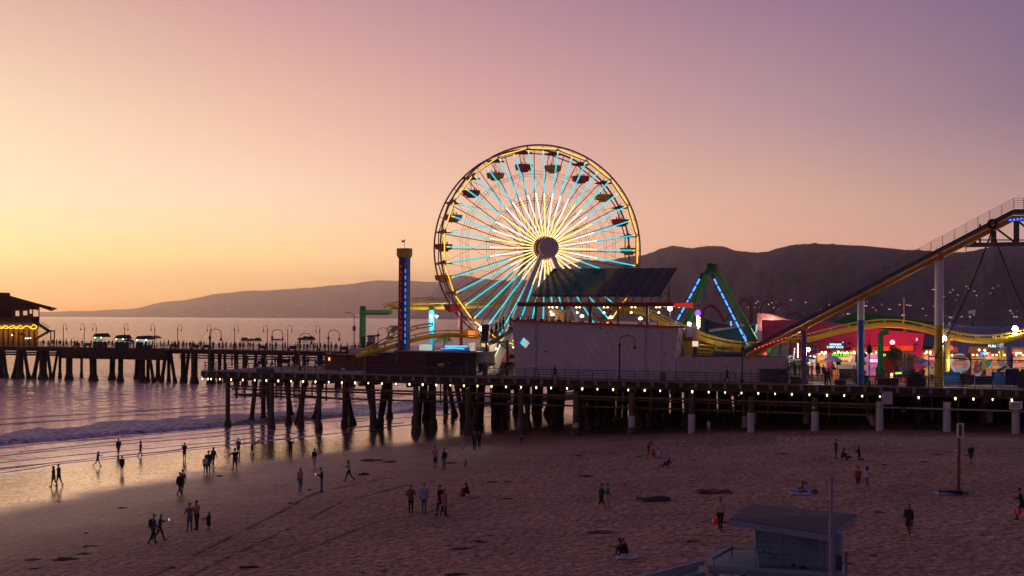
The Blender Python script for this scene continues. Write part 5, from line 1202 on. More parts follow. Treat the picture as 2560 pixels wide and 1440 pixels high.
lamp('flood_lamp', PV(2385, 902, 15), .15, E_WHT, 'small white lamp by the feet of the blue building', light=(60, (1, .95, .8)))
for i, (x, y, m) in enumerate([(2317, 880, E_WARM), (2326, 880, E_WARM), (2055, 881, E_WARM), (2064, 881, E_WARM), (2096, 880, E_WARM), (2106, 881, emat('redorange_glow', (1, .2, .05), 4)), (2117, 882, E_WARM), (2127, 882, emat('redorange_glow', (1, .2, .05), 4)), (2135, 880, E_WARM), (2448, 875, E_WARM), (2462, 876, E_WARM), (2500, 881, E_WARM)]):
    lamp('fairy_bulb', PV(x, y, 19.8), .13, m, 'small round bulb in the string over the arcade booths', 'bulb lamp', 'fairy bulbs over the arcade')
# loud speakers mast
o = thing('speaker_mast', PV(2430, 806, 35), 'pale loudspeaker cluster on a mast above the blue building', 'speaker mast')
bpart(o, 'speaker', [(2421, 777), (2430, 776), (2430, 785), (2421, 784)], 35, 35.6, M_WHITE); bpart(o, 'speaker', [(2431, 775), (2439, 775), (2437, 790), (2431, 788)], 35, 35.6, M_WHITE)
mb = MB(); mb.tube([PV(2430, 820, 35.3), PV(2430, 776, 35.3)], .12); mb.build('mast', M_IRON, o)
# red arched loops of a far ride
M_ARCH = mat('arch_red', (.30, .06, .08), .5)
def arch(pts, v_, r, l, m=M_ARCH):
    mb = MB(); mb.tube(crom([PV(x, y, v_) for x, y in pts], 6), r, 8); tag(mb.build('looping_rail', m), l, 'ride rail', 'red looping rails beyond the park')
arch([(1757, 800), (1755, 785), (1762, 770), (1775, 763), (1788, 767), (1802, 785), (1810, 806)], 60, 0.21, 'red arch left of the A-frame front leg, nearest the teal roof')
arch([(1775, 763), (1790, 772), (1802, 792), (1806, 806)], 62, 0.17, 'inner leg of the left red arch')
arch([(1843, 780), (1848, 758), (1860, 748), (1872, 756), (1876, 790), (1870, 830)], 60, 0.19, 'tall dark red arch between the blue-lit leg and the grey blade')
arch([(1872, 800), (1875, 760), (1879, 744), (1884, 760), (1882, 800)], 60, 0.12, 'narrow pink hairpin loop round the grey blade')
arch([(1897, 815), (1899, 780), (1907, 759), (1918, 753), (1926, 762), (1927, 790)], 60, 0.17, 'red arch just right of the grey blade')
arch([(1927, 790), (1940, 768), (1955, 760), (1968, 763), (1975, 780)], 60, 0.13, 'low wide red arch ending behind the lift hill railing')
arch([(1810, 806), (1820, 790), (1832, 778), (1845, 770)], 60, 0.14, 'rising red rail joining the left arch and the tall arch')
arch([(1955, 800), (1975, 785), (1990, 781), (2002, 790)], 60, 0.11, 'small low red arch seen through the lift hill railing')
mb = MB(); mb.pxprism([(1873, 815), (1876, 748), (1880, 745), (1882, 815)], 60.5, 61.2); tag(mb.build('grey_blade', mat('blade_grey', (.16, .22, .21), .5)), 'tall grey-green blade tower inside the narrow pink loop', 'tower')
sw = thing('candy_light_tower', PV(1745, 800, 30), 'slim ride tower topped by a violet glowing disc with warm bulbs beneath', 'light tower')
mb = MB(); mb.pxprism([(1737 + 0, 783), (1739, 777), (1744, 774), (1749, 778), (1750, 786), (1745, 790), (1739, 790)], 30, 30.5); mb.build('violet_disc', emat('violet_disc_glow', (.25, .06, 1.0), 2), sw)
for i in range(9): mb = MB(); mb.ball(PV(1743 + (i % 2) * 3.5 + 1, 792 + i * 3.4, 29.8), .17, 8, 5); mb.build('bulb', E_WARM, sw)
mb = MB(); mb.tube([DK(1747, 31), PV(1747, 790, 31)], .2); mb.build('mast', M_PURP, sw)
mb = MB(); mb.pxprism([(1825, 803), (1828, 803), (1829, 815), (1826, 815)], 36, 36.3); tag(mb.build('blue_lamp', E_BLU), 'short vertical blue lamp above the teal roof', 'lamp')
# structures under the lift hill
o = thing('curtain_stall', DK(1960, 14), 'pale curtained stall with wooden posts under the lift hill', 'stall')
M_CUR = mat('grey_curtain', (.22, .18, .17), .9, var=.3, nscale=4)
for x0, x1 in ((1926, 1950), (1952, 1974)): bpart(o, 'curtain', [(x0, 861), (x1, 861), (x1, 892), (x0, 892)], 14, 14.15, M_CUR)
for x in (1924, 1950, 1975, 1998): bpart(o, 'post', [(x, 850), (x + 2, 850), (x + 2, 955), (x, 955)], 13.8, 14.1, M_WOOD)
bpart(o, 'top_rail', [(1924, 849), (2000, 849), (2000, 851.5), (1924, 851.5)], 13.7, 14.2, M_WOOD)
o = thing('light_ladder_ride', PV(1990, 890, 10), 'slanted ride panel dotted with white bulbs left of the purple column', 'ride panel')
bpart(o, 'panel', [(1978, 897), (1990, 862), (1998, 855), (1998, 900)], 12, 12.4, mat('panel_maroon', (.10, .04, .035), .7))
mb = MB()
for i in range(12): mb.ball(PV(1994.5, 860 + i * 3.0, 11.9), .06, 6, 4)
for i in range(8): mb.ball(PV(1984 + i * .4, 896 - i * 3.6, 11.9), .04, 6, 4)
mb.build('bulbs', emat('small_white_glow', (1, .9, .8), 4), o)
bpart(o, 'cream_base', [(1973, 898), (1999, 898), (1999, 913), (1973, 913)], 11.8, 13, mat('cream_panel', (.5, .47, .36), .6))
o = thing('green_dragon_figure', PV(1905, 880, 9), 'round green ride figure with a red ball nose under the lift hill', 'figure')
mb = MB(); mb.ball(PV(1906, 876, 9), .85, 14, 10, (1.2, .8, .8)); mb.ball(PV(1900, 884, 9), .5, 12, 8); mb.build('body', M_GREEN, o); mb = MB(); mb.ball(PV(1912, 885, 8.4), .22, 12, 8); mb.build('nose', emat('red_soft_glow', (1, .04, .06), 2), o)
mb = MB(); mb.beam(PV(1872, 908, 6), PV(1925, 868, 6), .25, .25); mb.beam(PV(1880, 900, 6.5), PV(1925, 890, 6.5), .2, .2); tag(mb.build('brace_beam', M_ORG), 'orange wooden brace beams at the foot of the lift hill', 'beam')
# ---------------- umbrellas and tent
def umbrella(px, ytop, w, v_, m, label, hem=None, name='umbrella', cat='umbrella', group=None, yb=None):
    s_ = sv(px, v_); c = DK(px, v_); top = PV(px, ytop, v_).z - DECK; r = w / 2 / s_
    o = thing(name, c, label, cat, group)
    mb = MB(); n = 8; vs = [Z * top]; 
    for rr_, dz in ((.5, .22), (1, .62)):
        for k in range(n): a = 2 * math.pi * k / n; vs.append(Vector((r * rr_ * math.cos(a), r * rr_ * math.sin(a), top - dz * r * .75)))
    for k in range(n): a = 2 * math.pi * k / n; vs.append(Vector((r * .98 * math.cos(a), r * .98 * math.sin(a), top - .62 * r * .75 - .14)))
    for k in range(n):
        k2 = (k + 1) % n
        mb.cur = k % len(m) if isinstance(m, list) else 0
        mb.add([vs[0], vs[1 + k], vs[1 + k2]], [(0, 1, 2)]); mb.add([vs[1 + k], vs[9 + k], vs[9 + k2], vs[1 + k2]], [(0, 1, 2, 3)]); mb.add([vs[9 + k], vs[17 + k], vs[17 + k2], vs[9 + k2]], [(0, 1, 2, 3)])
    kid(mb, 'canopy', m, o); mb = MB(); mb.tube([Z * 0, Z * (top - .02)], .035, 6); kid(mb, 'pole', M_RAIL, o); return o
umbrella(2081, 889, 48, 10, mat('umbrella_bluegrey', (.16, .20, .36), .7), 'blue-grey canopy umbrella before the cream lit booth')
umbrella(2306, 896, 50, 12, mat('umbrella_navy', (.08, .13, .33), .7), 'dark blue umbrella left of the big yellow column')
umbrella(2323, 902, 44, 10, mat('umbrella_mauve', (.42, .22, .42), .7), 'mauve umbrella overlapping the dark blue one')
umbrella(2028, 890, 22, 12, M_BLUE, 'small blue umbrella right of the purple column')
o = thing('snack_cart', DK(2112, 9), 'long cream serving cart with orange base before the booths', 'cart')
bpart(o, 'top', [(2092, 913), (2134, 913), (2132, 922), (2095, 922)], 9, 11, mat('cart_cream', (.45, .36, .33), .5)); bpart(o, 'base', [(2098, 922), (2130, 922), (2130, 948), (2098, 948)], 9.2, 10.8, M_BLACK); bpart(o, 'orange_panel', [(2082, 925), (2094, 925), (2094, 958), (2082, 958)], 8, 8.8, mat('redorange_paint', (.6, .12, .03), .5))
o = thing('dark_wagon', DK(2110, 3), 'low dark four wheeled wagon at the railing', 'wagon')
bpart(o, 'body', [(2086, 950), (2112, 948), (2112, 962), (2088, 964)], 3, 4.5, M_BLACK)
for x in (2091, 2108): mb = MB(); mb.tube([PV(x, 964, 2.9), PV(x, 964, 3.2)], .22, 12); mb.build('wheel', M_IRON, o)
# closed umbrellas, slim
for x, v_, l in ((2262, 9, 'closed dark umbrella right of the round tree'), (2272, 10, 'closed maroon umbrella beside the dark one')):
    o = thing('closed_umbrella', DK(x, v_), l, 'umbrella'); mb = MB(); mb.lathe(Z * .9, [(.28, 0), (.33, .2), (.2, 1.2), (.06, 2.4), (.02, 2.5)], 8); kid(mb, 'folded_canopy', M_NAVY if x < 2265 else M_DRED, o); mb = MB(); mb.tube([Z * 0, Z * 1.0], .04); kid(mb, 'pole', M_RAIL, o)
# ---------------- vegetation
def leaf_cloud(c, rad, n, size, seed, m, name, parent, sc=(1, 1, 1)):
    rnd = random.Random(seed); mb = MB(); blobs = [(Vector(c) + Vector((rnd.uniform(-.6, .6) * rad * sc[0], rnd.uniform(-.6, .6) * rad * sc[1], rnd.uniform(-.6, .6) * rad * sc[2])), rad * rnd.uniform(.3, .55)) for _ in range(9)]
    for i in range(n):
        bc, br = rnd.choice(blobs); d = Vector((rnd.gauss(0, 1), rnd.gauss(0, 1), rnd.gauss(0, 1))).normalized() * br * rnd.uniform(.3, 1.05); p = bc + d
        x = Vector((rnd.gauss(0, 1), rnd.gauss(0, 1), rnd.gauss(0, 1))).normalized(); y = x.cross(Vector((rnd.gauss(0, 1), rnd.gauss(0, 1), rnd.gauss(0, 1)))).normalized(); s_ = size * rnd.uniform(.6, 1.3)
        mb.add([p - x * s_, p + y * s_ * .5, p + x * s_, p - y * s_ * .5], [(0, 1, 2, 3)])
    return mb.build(name, m, parent)
def tree(px, ybase, ytop, w, v_, label, seed, trunkfrac=.45, m=M_LEAF):
    b = DK(px, v_); s_ = sv(px, v_); top = PV(px, ytop, v_).z; h = top - DECK; r = w / 2 / s_
    o = thing('potted_tree', b, label, 'tree')
    mb = MB(); mb.tube([b, b + Z * h * trunkfrac, b + Z * h * .8 + U * .1], [.13, .09, .04], 8)
    for k in range(5): a = k * 1.26; mb.tube([b + Z * h * trunkfrac, b + Z * h * (.62 + .05 * k) + Vector((math.cos(a), math.sin(a), 0)) * r * .6], [.05, .02], 5)
    mb.build('trunk', M_BARK, o)
    leaf_cloud(b + Z * (h - r * .95), r, 900, .13, seed, m, 'crown', o, (1, 1, .95)); return o
tree(2236, 960, 862, 50, 8, 'dark round-crowned tree right of the green column', 3)
tree(2152, 960, 878, 36, 6, 'small dark round tree in front of the blue column', 5)
def planter(px0, px1, ytop, v_, label, bush=None, seed=1, m=mat('planter_dark', (.05, .03, .028), .8)):
    o = thing('planter', DK((px0 + px1) / 2, v_), label, 'planter')
    c = (px0 + px1) / 2; w = (px1 - px0) / sv(c, v_); h = PV(c, ytop, v_).z - DECK
    mb = MB(); mb.pbox(Z * h / 2, w, 1.0, h); mb.pbox(Z * (h + .02), w + .1, 1.1, .08); kid(mb, 'box', m, o)
    if bush: mb2 = leaf_cloud(DK(c, v_) + Z * (h + bush * .3), w * .5, 700, .12, seed, M_LEAF, 'bush', o, (1, .5, bush / w))
    return o
planter(1978, 2000, 943, 3.5, 'square dark planter of the left potted palm by the pale wall end')
planter(2003, 2012 + 8, 948, 4.5, 'square dark planter of the right potted palm against the purple column')
planter(2196, 2245, 946, 4, 'wide dark planter under the round tree')
planter(2268, 2314, 945, 3, 'wide dark planter carrying a low rounded bush', 1.3, 8)
planter(2140, 2172, 940, 4.6, 'green-tinted planter at the foot of the blue column', 1.0, 9, M_DGRN)
planter(2546, 2575, 945, 5, 'planter with a green bush at the right edge', 1.6, 12)
def palm(base, h, r, label, seed, n=18, lean=0):
    rnd = random.Random(seed); o = thing('palm_tree', base, label, 'palm tree')
    top = Vector(base) + Z * h + U * lean
    mb = MB(); mb.tube([Vector(base), Vector(base) + Z * h * .5 + U * lean * .3, top], [.16, .12, .11], 8); mb.build('trunk', M_BARK, o)
    mb = MB()
    for k in range(n):
        a = 2 * math.pi * k / n + rnd.uniform(-.2, .2); d = Vector((math.cos(a), math.sin(a), 0)); el = rnd.uniform(.1, 1.1); L_ = r * rnd.uniform(.85, 1.15); prev = None; side = Vector((-d.y, d.x, 0))
        pts = []
        for i in range(9):
            t = i / 8; pts.append(top + d * L_ * math.sin(min(t * 1.4, 1.35)) + Z * L_ * (math.sin(t * 2.0) * el * .55 - t * t * .75))
        for i in range(8):
            w = .035; mb.beam(pts[i], pts[i + 1], .04, .03)
            for s_ in (-1, 1):
                for q in (0, .5):
                    p = pts[i].lerp(pts[i + 1], q); ln = L_ * .32 * (1 - abs(i / 8 - .4)); e = p + side * s_ * ln + (pts[i + 1] - pts[i]) * .8 - Z * ln * .45
                    mb.add([p, p + (pts[i + 1] - pts[i]) * .35, e], [(0, 1, 2)])
    mb.build('fronds', M_LEAF2, o); return o
palm(DK(1988, 3.5, DECK + .9), 1.3, 1.1, 'small potted palm at the right end of the pale wall', 1)
palm(DK(2009, 4.5, DECK + .7), 1.35, 1.1, 'small potted palm in front of the purple column', 2)
palm(DK(1000, 42), PV(1000, 822, 42).z - DECK, 1.9, 'palm tree half hidden by the left side of the drop tower', 3, lean=-.3)
palm(DK(1110, 36), PV(1110, 846, 36).z - DECK, 1.3, 'yellow-lit low palm right of the cyan column', 4)
palm(DK(2278, 10), PV(2278, 893, 10).z - DECK, .8, 'tiny bright palm beside the closed umbrellas', 5, 14)
palm(DK(2020, 14), PV(2022, 862, 14).z - DECK, 1.2, 'dim palm behind the purple column under the yellow track', 6)
# ---------------- sea creature photo figures
o = thing('shark_head_figure', DK(2400, 9), 'giant open-mouthed shark head figure with pink gums and white teeth', 'figure')
M_SHK = mat('shark_blue', (.35, .48, .55), .4); M_GUM = mat('gum_pink', (.65, .20, .16), .5); M_BEL = mat('shark_white', (.68, .66, .60), .45)
c = PV(2399, 912, 9); s_ = sv(2400, 9)
mb = MB(); mb.ball(c + V * .6, 26 / s_, 20, 14, (.95, .6, 1.1)); mb.build('head', M_SHK, o)
def ell(px, py, rx, ry, v0, v1, m, name, par=None):
    mb = MB(); mb.pxprism([(px + rx * math.cos(2 * math.pi * i / 22), py + ry * math.sin(2 * math.pi * i / 22)) for i in range(22)], v0, v1); return mb.build(name, m, par or o)
ell(2400, 909, 25, 24, 8.6, 9.0, M_BEL, 'lips'); ell(2400, 894, 18, 7, 8.45, 8.6, mat('palate_dark', (.20, .06, .04), .6), 'palate'); ell(2400, 910, 19, 12, 8.5, 8.6, M_GUM, 'gums'); ell(2400, 924, 13, 10, 8.4, 8.5, M_SHK, 'tongue')
mb = MB()
for i in range(9): x = 2389 + i * 2.8; mb.pxprism([(x - 1.3, 918), (x + 1.3, 918), (x, 913)], 8.3, 8.4)
for i in range(9): x = 2387 + i * 3.2; mb.pxprism([(x - 1.3, 898), (x + 1.3, 898), (x, 902)], 8.3, 8.4)
mb.build('teeth', M_WHITE, o)
o = thing('fish_jaw_figure', DK(2452, 10), 'cream fish jaw figure standing upright with red inside and pointed teeth', 'figure')
bpart(o, 'jaw_rim', [(2444, 888), (2458, 886), (2464, 900), (2460, 925), (2448, 944), (2436, 936), (2434, 928), (2446, 925), (2450, 905)], 10, 10.8, M_BEL); bpart(o, 'mouth', [(2438, 903), (2446, 900), (2450, 915), (2440, 932), (2434, 925)], 9.7, 10, mat('mouth_red', (.5, .07, .05), .5)); bpart(o, 'gold_fin', [(2456, 900), (2464, 905), (2464, 922), (2452, 926)], 9.5, 10, M_GOLD)
mb = MB()
for i in range(6): mb.pxprism([(2449, 901 + i * 4.2), (2449, 903.4 + i * 4.2), (2444, 902 + i * 4.2)], 9.5, 9.7)
mb.build('teeth', M_WHITE, o)
o = thing('plane_ride_figure', DK(2500, 8), 'tilted cream and teal toy plane figure at the right of the park', 'figure')
bpart(o, 'body', [(2496, 896), (2512, 905), (2524, 918), (2540, 930), (2536, 944), (2520, 936), (2505, 920), (2494, 910)], 8, 9, mat('cream_panel', (.5, .47, .36), .6)); bpart(o, 'teal_wing', [(2462, 904), (2482, 896), (2476, 915), (2466, 922), (2464, 912)], 7.7, 8, mat('teal_bright', (.05, .45, .40), .5)); bpart(o, 'teal_tail', [(2526, 925), (2538, 930), (2536, 942), (2528, 934)], 7.6, 7.9, MATS['teal_bright']); bpart(o, 'dark_strut', [(2490, 925), (2516, 914), (2518, 917), (2494, 932)], 7.4, 7.6, M_NAVY); bpart(o, 'pedestal', [(2486, 930), (2510, 930), (2512, 962), (2484, 962)], 7.8, 9.2, M_BLUE)
for i, (x0, x1, y0, v_, m, l) in enumerate([(2360, 2400, 930, 5.5, M_BLUE, 'blue ticket fence right of the big yellow column'), (2402, 2436, 936, 5.2, M_NAVY, 'dark blue fence in front of the fish jaw'), (2438, 2482, 940, 5, M_NAVY, 'dark blue low wall left of the plane figure'), (2514, 2548, 922, 5.4, mat('deep_blue_paint', (.015, .04, .22), .5), 'deep blue ride wall near the right edge')]):
    o = thing('ride_fence', DK((x0 + x1) / 2, v_), l, 'fence'); n_ = int((x1 - x0) / 5)
    bpart(o, 'board', [(x0, y0 + 2), (x1, y0 + 2), (x1, 962), (x0, 962)], v_, v_ + .15, m); bpart(o, 'top_rail', [(x0, y0), (x1, y0), (x1, y0 + 2), (x0, y0 + 2)], v_ - .1, v_ + .2, M_BLUE)
    for k in range(n_ + 1): x = x0 + k * 5; bpart(o, 'post', [(x, y0), (x + .8, y0), (x + .8, 964), (x, 964)], v_ - .08, v_ - .01, M_IRON)
for x, m, l in ((2337, M_IRON, 'slim dark flag post left of the big yellow column'),):
    o = thing('flag_post', DK(x - 15, 3), l, 'post'); mb = MB(); mb.tube([Z * 0, Z * 3.4], .06, 8); kid(mb, 'pole', m, o); mb = MB(); mb.pbox(Z * 3.2 + U * .35, .7, .08, .14); kid(mb, 'bar', M_MAG, o)
# ---------------- wreath, garlands and string-light cone
wc = PV(2481, 560, -.6)
def garland(name, pts, r, label, cat, seed, closed=False, fl=.16):
    rnd = random.Random(seed); mb = MB(); pts = [Vector(p) for p in pts]; mb.tube(pts, r * .5, 6, closed=closed)
    for i in range(len(pts) - (0 if closed else 1)):
        a = pts[i]; b = pts[(i + 1) % len(pts)]; n_ = max(4, int((b - a).length / .03))
        for k in range(n_):
            p = a.lerp(b, k / n_); d = Vector((rnd.gauss(0, 1), rnd.gauss(0, 1), rnd.gauss(0, 1))).normalized(); q = p + d * r * rnd.uniform(.7, 1.25); w = d.cross(Vector((rnd.gauss(0, 1), rnd.gauss(0, 1), rnd.gauss(0, 1)))).normalized() * .05
            mb.add([p - w, p + w, q], [(0, 1, 2)])
    return tag(mb.build(name, M_FOLD), label, cat)
wr = 15 / sv(2481, -.6)
garland('wreath', [wc + (U * math.cos(a) + Z * math.sin(a)) * wr * .62 for a in [2 * math.pi * i / 16 for i in range(16)]], .30, 'big dark evergreen wreath high on the lift hill', 'wreath', 1, True)
apex = wc - Z * wr * .9
def sag(a, b, s_, n=30): return [a.lerp(b, i / n) - Z * s_ * 4 * (i / n) * (1 - i / n) for i in range(n + 1)]
garland('garland', sag(apex, PV(2338, 893, -.2), .9), .13, 'dark garland falling left from the wreath to the yellow column', 'garland', 2)
garland('garland', sag(apex, PV(2610, 862, -.2), .9), .13, 'dark garland falling right from the wreath out of the picture', 'garland', 3)
garland('garland', sag(PV(2338, 893, .1), PV(2620, 900, -.4), .15), .10, 'dark garland strung level across the figures at right', 'garland', 4)
cone = thing('string_light_cone', DK(2470, 3), 'tall faint cone of unlit string lights fanned out below the wreath', 'string lights')
base_c = DK(2470, 6.5, PV(2470, 890, 6).z); M_STR2 = mat('string_pale', (.20, .16, .18), .5)
for k in range(26):
    a = R(180 + 6 + k * 7.2) if k < 26 else 0
    e = base_c + U * math.cos(a) * 5.6 + V * math.sin(a) * 5.2; pts = sag(apex, e, .5, 10); mb = MB(); mb.tube(pts, .011, 3, False)
    L_ = (e - apex).length; nb = int(L_ / .42)
    for q in range(2, nb): p = sag(apex, e, .5, nb)[q]; mb.ball(p, .032, 4, 3)
    mb.build('light_string', M_STR2, cone)
# ================================================================ LEFT RESTAURANT ON THE FAR PIER
BDIR[0] = Vector((-.405, 1, 0)).normalized()      # its side walls run back along this bearing
rs = thing('pier_restaurant', DK(40, 90), 'two storey brown pier restaurant with a sweeping roof and yellow string lights', 'restaurant')
M_RW = mat('restaurant_wood', (.17, .075, .05), .8, var=.3); M_RR = mat('restaurant_roof', (.07, .028, .02), .85)
bpart(rs, 'upper_wall', [(-190, 764), (99, 764), (99, 800), (-190, 800)], 87, 98, M_RW)
bpart(rs, 'lower_wall', [(-190, 822), (96, 822), (96, 872), (-190, 872)], 87.5, 98, mat('restaurant_orange', (.28, .12, .045), .8, var=.3))
bpart(rs, 'balcony_band', [(-190, 792), (82, 795), (98, 800), (98, 822), (-190, 822)], 86.2, 98, mat('band_brown', (.12, .055, .04), .8))
bpart(rs, 'roof', [(-300, 700), (0, 731), (24, 732), (24, 739), (100, 760), (144, 771), (131, 777), (104, 768), (99, 766), (-300, 764)], 85.5, 99, M_RR)
mb = MB(); mb.ball(PV(132, 772, 85.3), .33, 12, 8); mb.build('gable_disc', M_WHITE, rs)
for x0, x1, y0, y1 in ((39, 47, 777, 790), (58, 67, 777, 788), (74, 79, 774, 784), (83, 88, 774, 791), (89, 95, 775, 791)):
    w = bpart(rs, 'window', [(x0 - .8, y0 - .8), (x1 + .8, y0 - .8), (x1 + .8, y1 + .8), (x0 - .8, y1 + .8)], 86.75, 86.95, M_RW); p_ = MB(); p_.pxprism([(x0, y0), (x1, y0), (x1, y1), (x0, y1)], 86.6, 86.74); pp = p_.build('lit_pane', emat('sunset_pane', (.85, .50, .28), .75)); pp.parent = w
for x in range(-20, 30, 5): bpart(rs, 'shutter_slat', [(x, 772), (x + 1.5, 772), (x + 1.5, 793), (x, 793)], 86.8, 86.95, M_RR)
mb = MB(); rnd = random.Random(5)
for i in range(150):
    x = -60 + i * 1.02; mb.ball(PV(x, 816 + 2.2 * math.sin(x * .35) + rnd.uniform(-1.6, 1.6) - (2 if x > 78 else 0), 85.9), .065, 6, 4)
for i in range(90):
    x = -60 + i * 1.35; mb.ball(PV(x, 820.5 + 1.2 * math.sin(x * .5) + rnd.uniform(-.6, .6), 85.8), .065, 6, 4)
for i in range(24): a = math.pi * (1 + i / 23); mb.ball(PV(83 + 8.5 * math.cos(a), 817.5 - 4.5 * math.sin(a), 85.8), .065, 6, 4)
sl = mb.build('string_lights', E_YELB, rs); sl['kind'] = 'stuff'
ld = bpy.data.lights.new('string_glow', 'AREA'); ld.shape = 'RECTANGLE'; ld.size = 14; ld.size_y = .4; ld.energy = 260; ld.color = (1, .6, .15)
lo = bpy.data.objects.new('string_glow', ld); COL.objects.link(lo); lo.location = PV(35, 821, 85.2); lo.rotation_euler = (R(60), 0, ANG); lo.parent = None
mb = MB()
for x in range(-60, 96, 13): mb.pxprism([(x, 826), (x + 2, 826), (x + 2, 870), (x, 870)], 87.2, 87.5)
mb.build('wall_posts', M_RR, rs)
mb = MB(); mb.beam(PV(80, 800, 86), PV(123, 828, 86), .6, .3, V); mb.beam(PV(123, 828, 86.5), PV(84, 850, 86.5), .5, .3, V); mb.beam(PV(121, 827, 86), PV(137, 827, 86), .3, .3, V)
for x, y in ((127, 827), (136, 827)): mb.beam(PV(x, y, 86), PV(x, 868, 86), .18, .18)
mb.build('outside_stairs', M_RR, rs)
mb = MB(); mb.tube([PV(84, 797, 85.8), PV(103, 805, 85.8), PV(123, 817, 85.8)], .05, 5)
for i in range(5): mb.tube([PV(100 + i * 5.5, 803 + i * 3.2, 85.8), PV(100 + i * 5.5, 814 + i * 3.2, 85.8)], .04, 4)
mb.build('stair_handrail', M_IRON, rs)
for i, (x, y) in enumerate([(64, 846), (70, 846), (76, 845), (30, 838)]): lamp('stall_bulb', PV(x, y, 83.5), .12, emat('cool_white_bulb', (.9, 1, .95), 6), 'cool white bulb near the restaurant entrance', 'bulb lamp', 'cool bulbs by the restaurant')
BDIR[0] = None
umbrella(55, 831, 24, 84.5, [M_RED, M_GOLD, M_DGRN, M_BLUE], 'rainbow umbrella in front of the restaurant', group=None)
# carts on the far pier
def cart(x0, x1, ytop, ybot, label, gl_, v_=85.5):
    o = thing('vendor_cart', DK((x0 + x1) / 2, v_), label, 'vendor cart')
    bpart(o, 'roof', [(x0 - 2, ytop + 8), (x0 + 5, ytop + 1), (x1 - 6, ytop), (x1 + 1, ytop + 8), (x1, ytop + 10), (x0 - 1, ytop + 9)], v_ - .8, v_ + 1.6, M_BLACK)
    bpart(o, 'lit_inside', [(x0 + 1, ytop + 9), (x1 - 1, ytop + 9), (x1 - 1, ybot), (x0 + 2, ybot)], v_ + .6, v_ + .7, gl_)
    bpart(o, 'body', [(x0, ybot), (x1, ybot), (x1, 873), (x0, 873)], v_ - .5, v_ + .9, M_IRON)
    for x in (x0 + 4, x1 - 5): mb = MB(); mb.ball(PV(x, ytop + 11, v_ - .3), .11, 8, 5); mb.build('bulb', emat('cool_white_bulb', (.9, 1, .95), 6), o)
    return o
G1 = emat('greenish_stall_glow', (.50, .60, .28), .33)
cart(233, 258, 833, 855, 'leftmost lit vendor cart with a dark peaked roof on the far pier', G1)
cart(287, 312, 837, 856, 'second lit vendor cart with a dark roof on the far pier', G1)
cart(339, 370, 839, 862, 'brightest lit vendor stall, white inside, left of the rainbow umbrella', emat('white_stall_glow', (.9, 1, .9), .5))
umbrella(391, 838, 27, 85.2, [M_BLUE, M_DGRN, M_GOLD, M_RED], 'rainbow striped umbrella right of the lit carts on the far pier')
umbrella(321, 846, 26, 85.4, [M_DRED, M_BLACK], 'dark red slumped umbrella beside the second lit cart')
for i, (x, l) in enumerate([(190, 'left of the leftmost cart'), (218, 'just left of the leftmost cart'), (432, 'right of the rainbow umbrella'), (485, 'under the seventh far lamp'), (515, 'left of the near pier corner lamp'), (655, 'among the strollers below the rocks'), (730, 'at the far railing under the middle rocks'), (860, 'left of the slender street light')]):
    o = thing('far_bench', DK(x, FV0 + 3), 'dark bench on the far pier %s' % l, 'bench', 'benches on the far pier')
    mb = MB(); mb.pbox(Z * .45, 1.7, .5, .08); kid(mb, 'seat', M_IRON, o); mb = MB(); mb.pbox(Z * .8 + V * .25, 1.7, .07, .45); kid(mb, 'backrest', M_IRON, o)
    for s_ in (-.7, .7): mb = MB(); mb.pbox(U * s_ + Z * .22, .1, .45, .44); kid(mb, 'leg', M_IRON, o)
for i, (x, y) in enumerate([(225, 883), (252, 883), (263, 885)]): mb = MB(); mb.pxprism([(x - 2.5, y - 5), (x + 2.5, y - 5), (x + 2.5, y + 5), (x - 2.5, y + 5)], 80.9, 81.0); tag(mb.build('small_notice', MATS['pale_box']), 'small grey notice on the far pier fascia below the leftmost cart, %s of three' % ['left', 'middle', 'right'][i], 'sign', 'notices on the far pier')
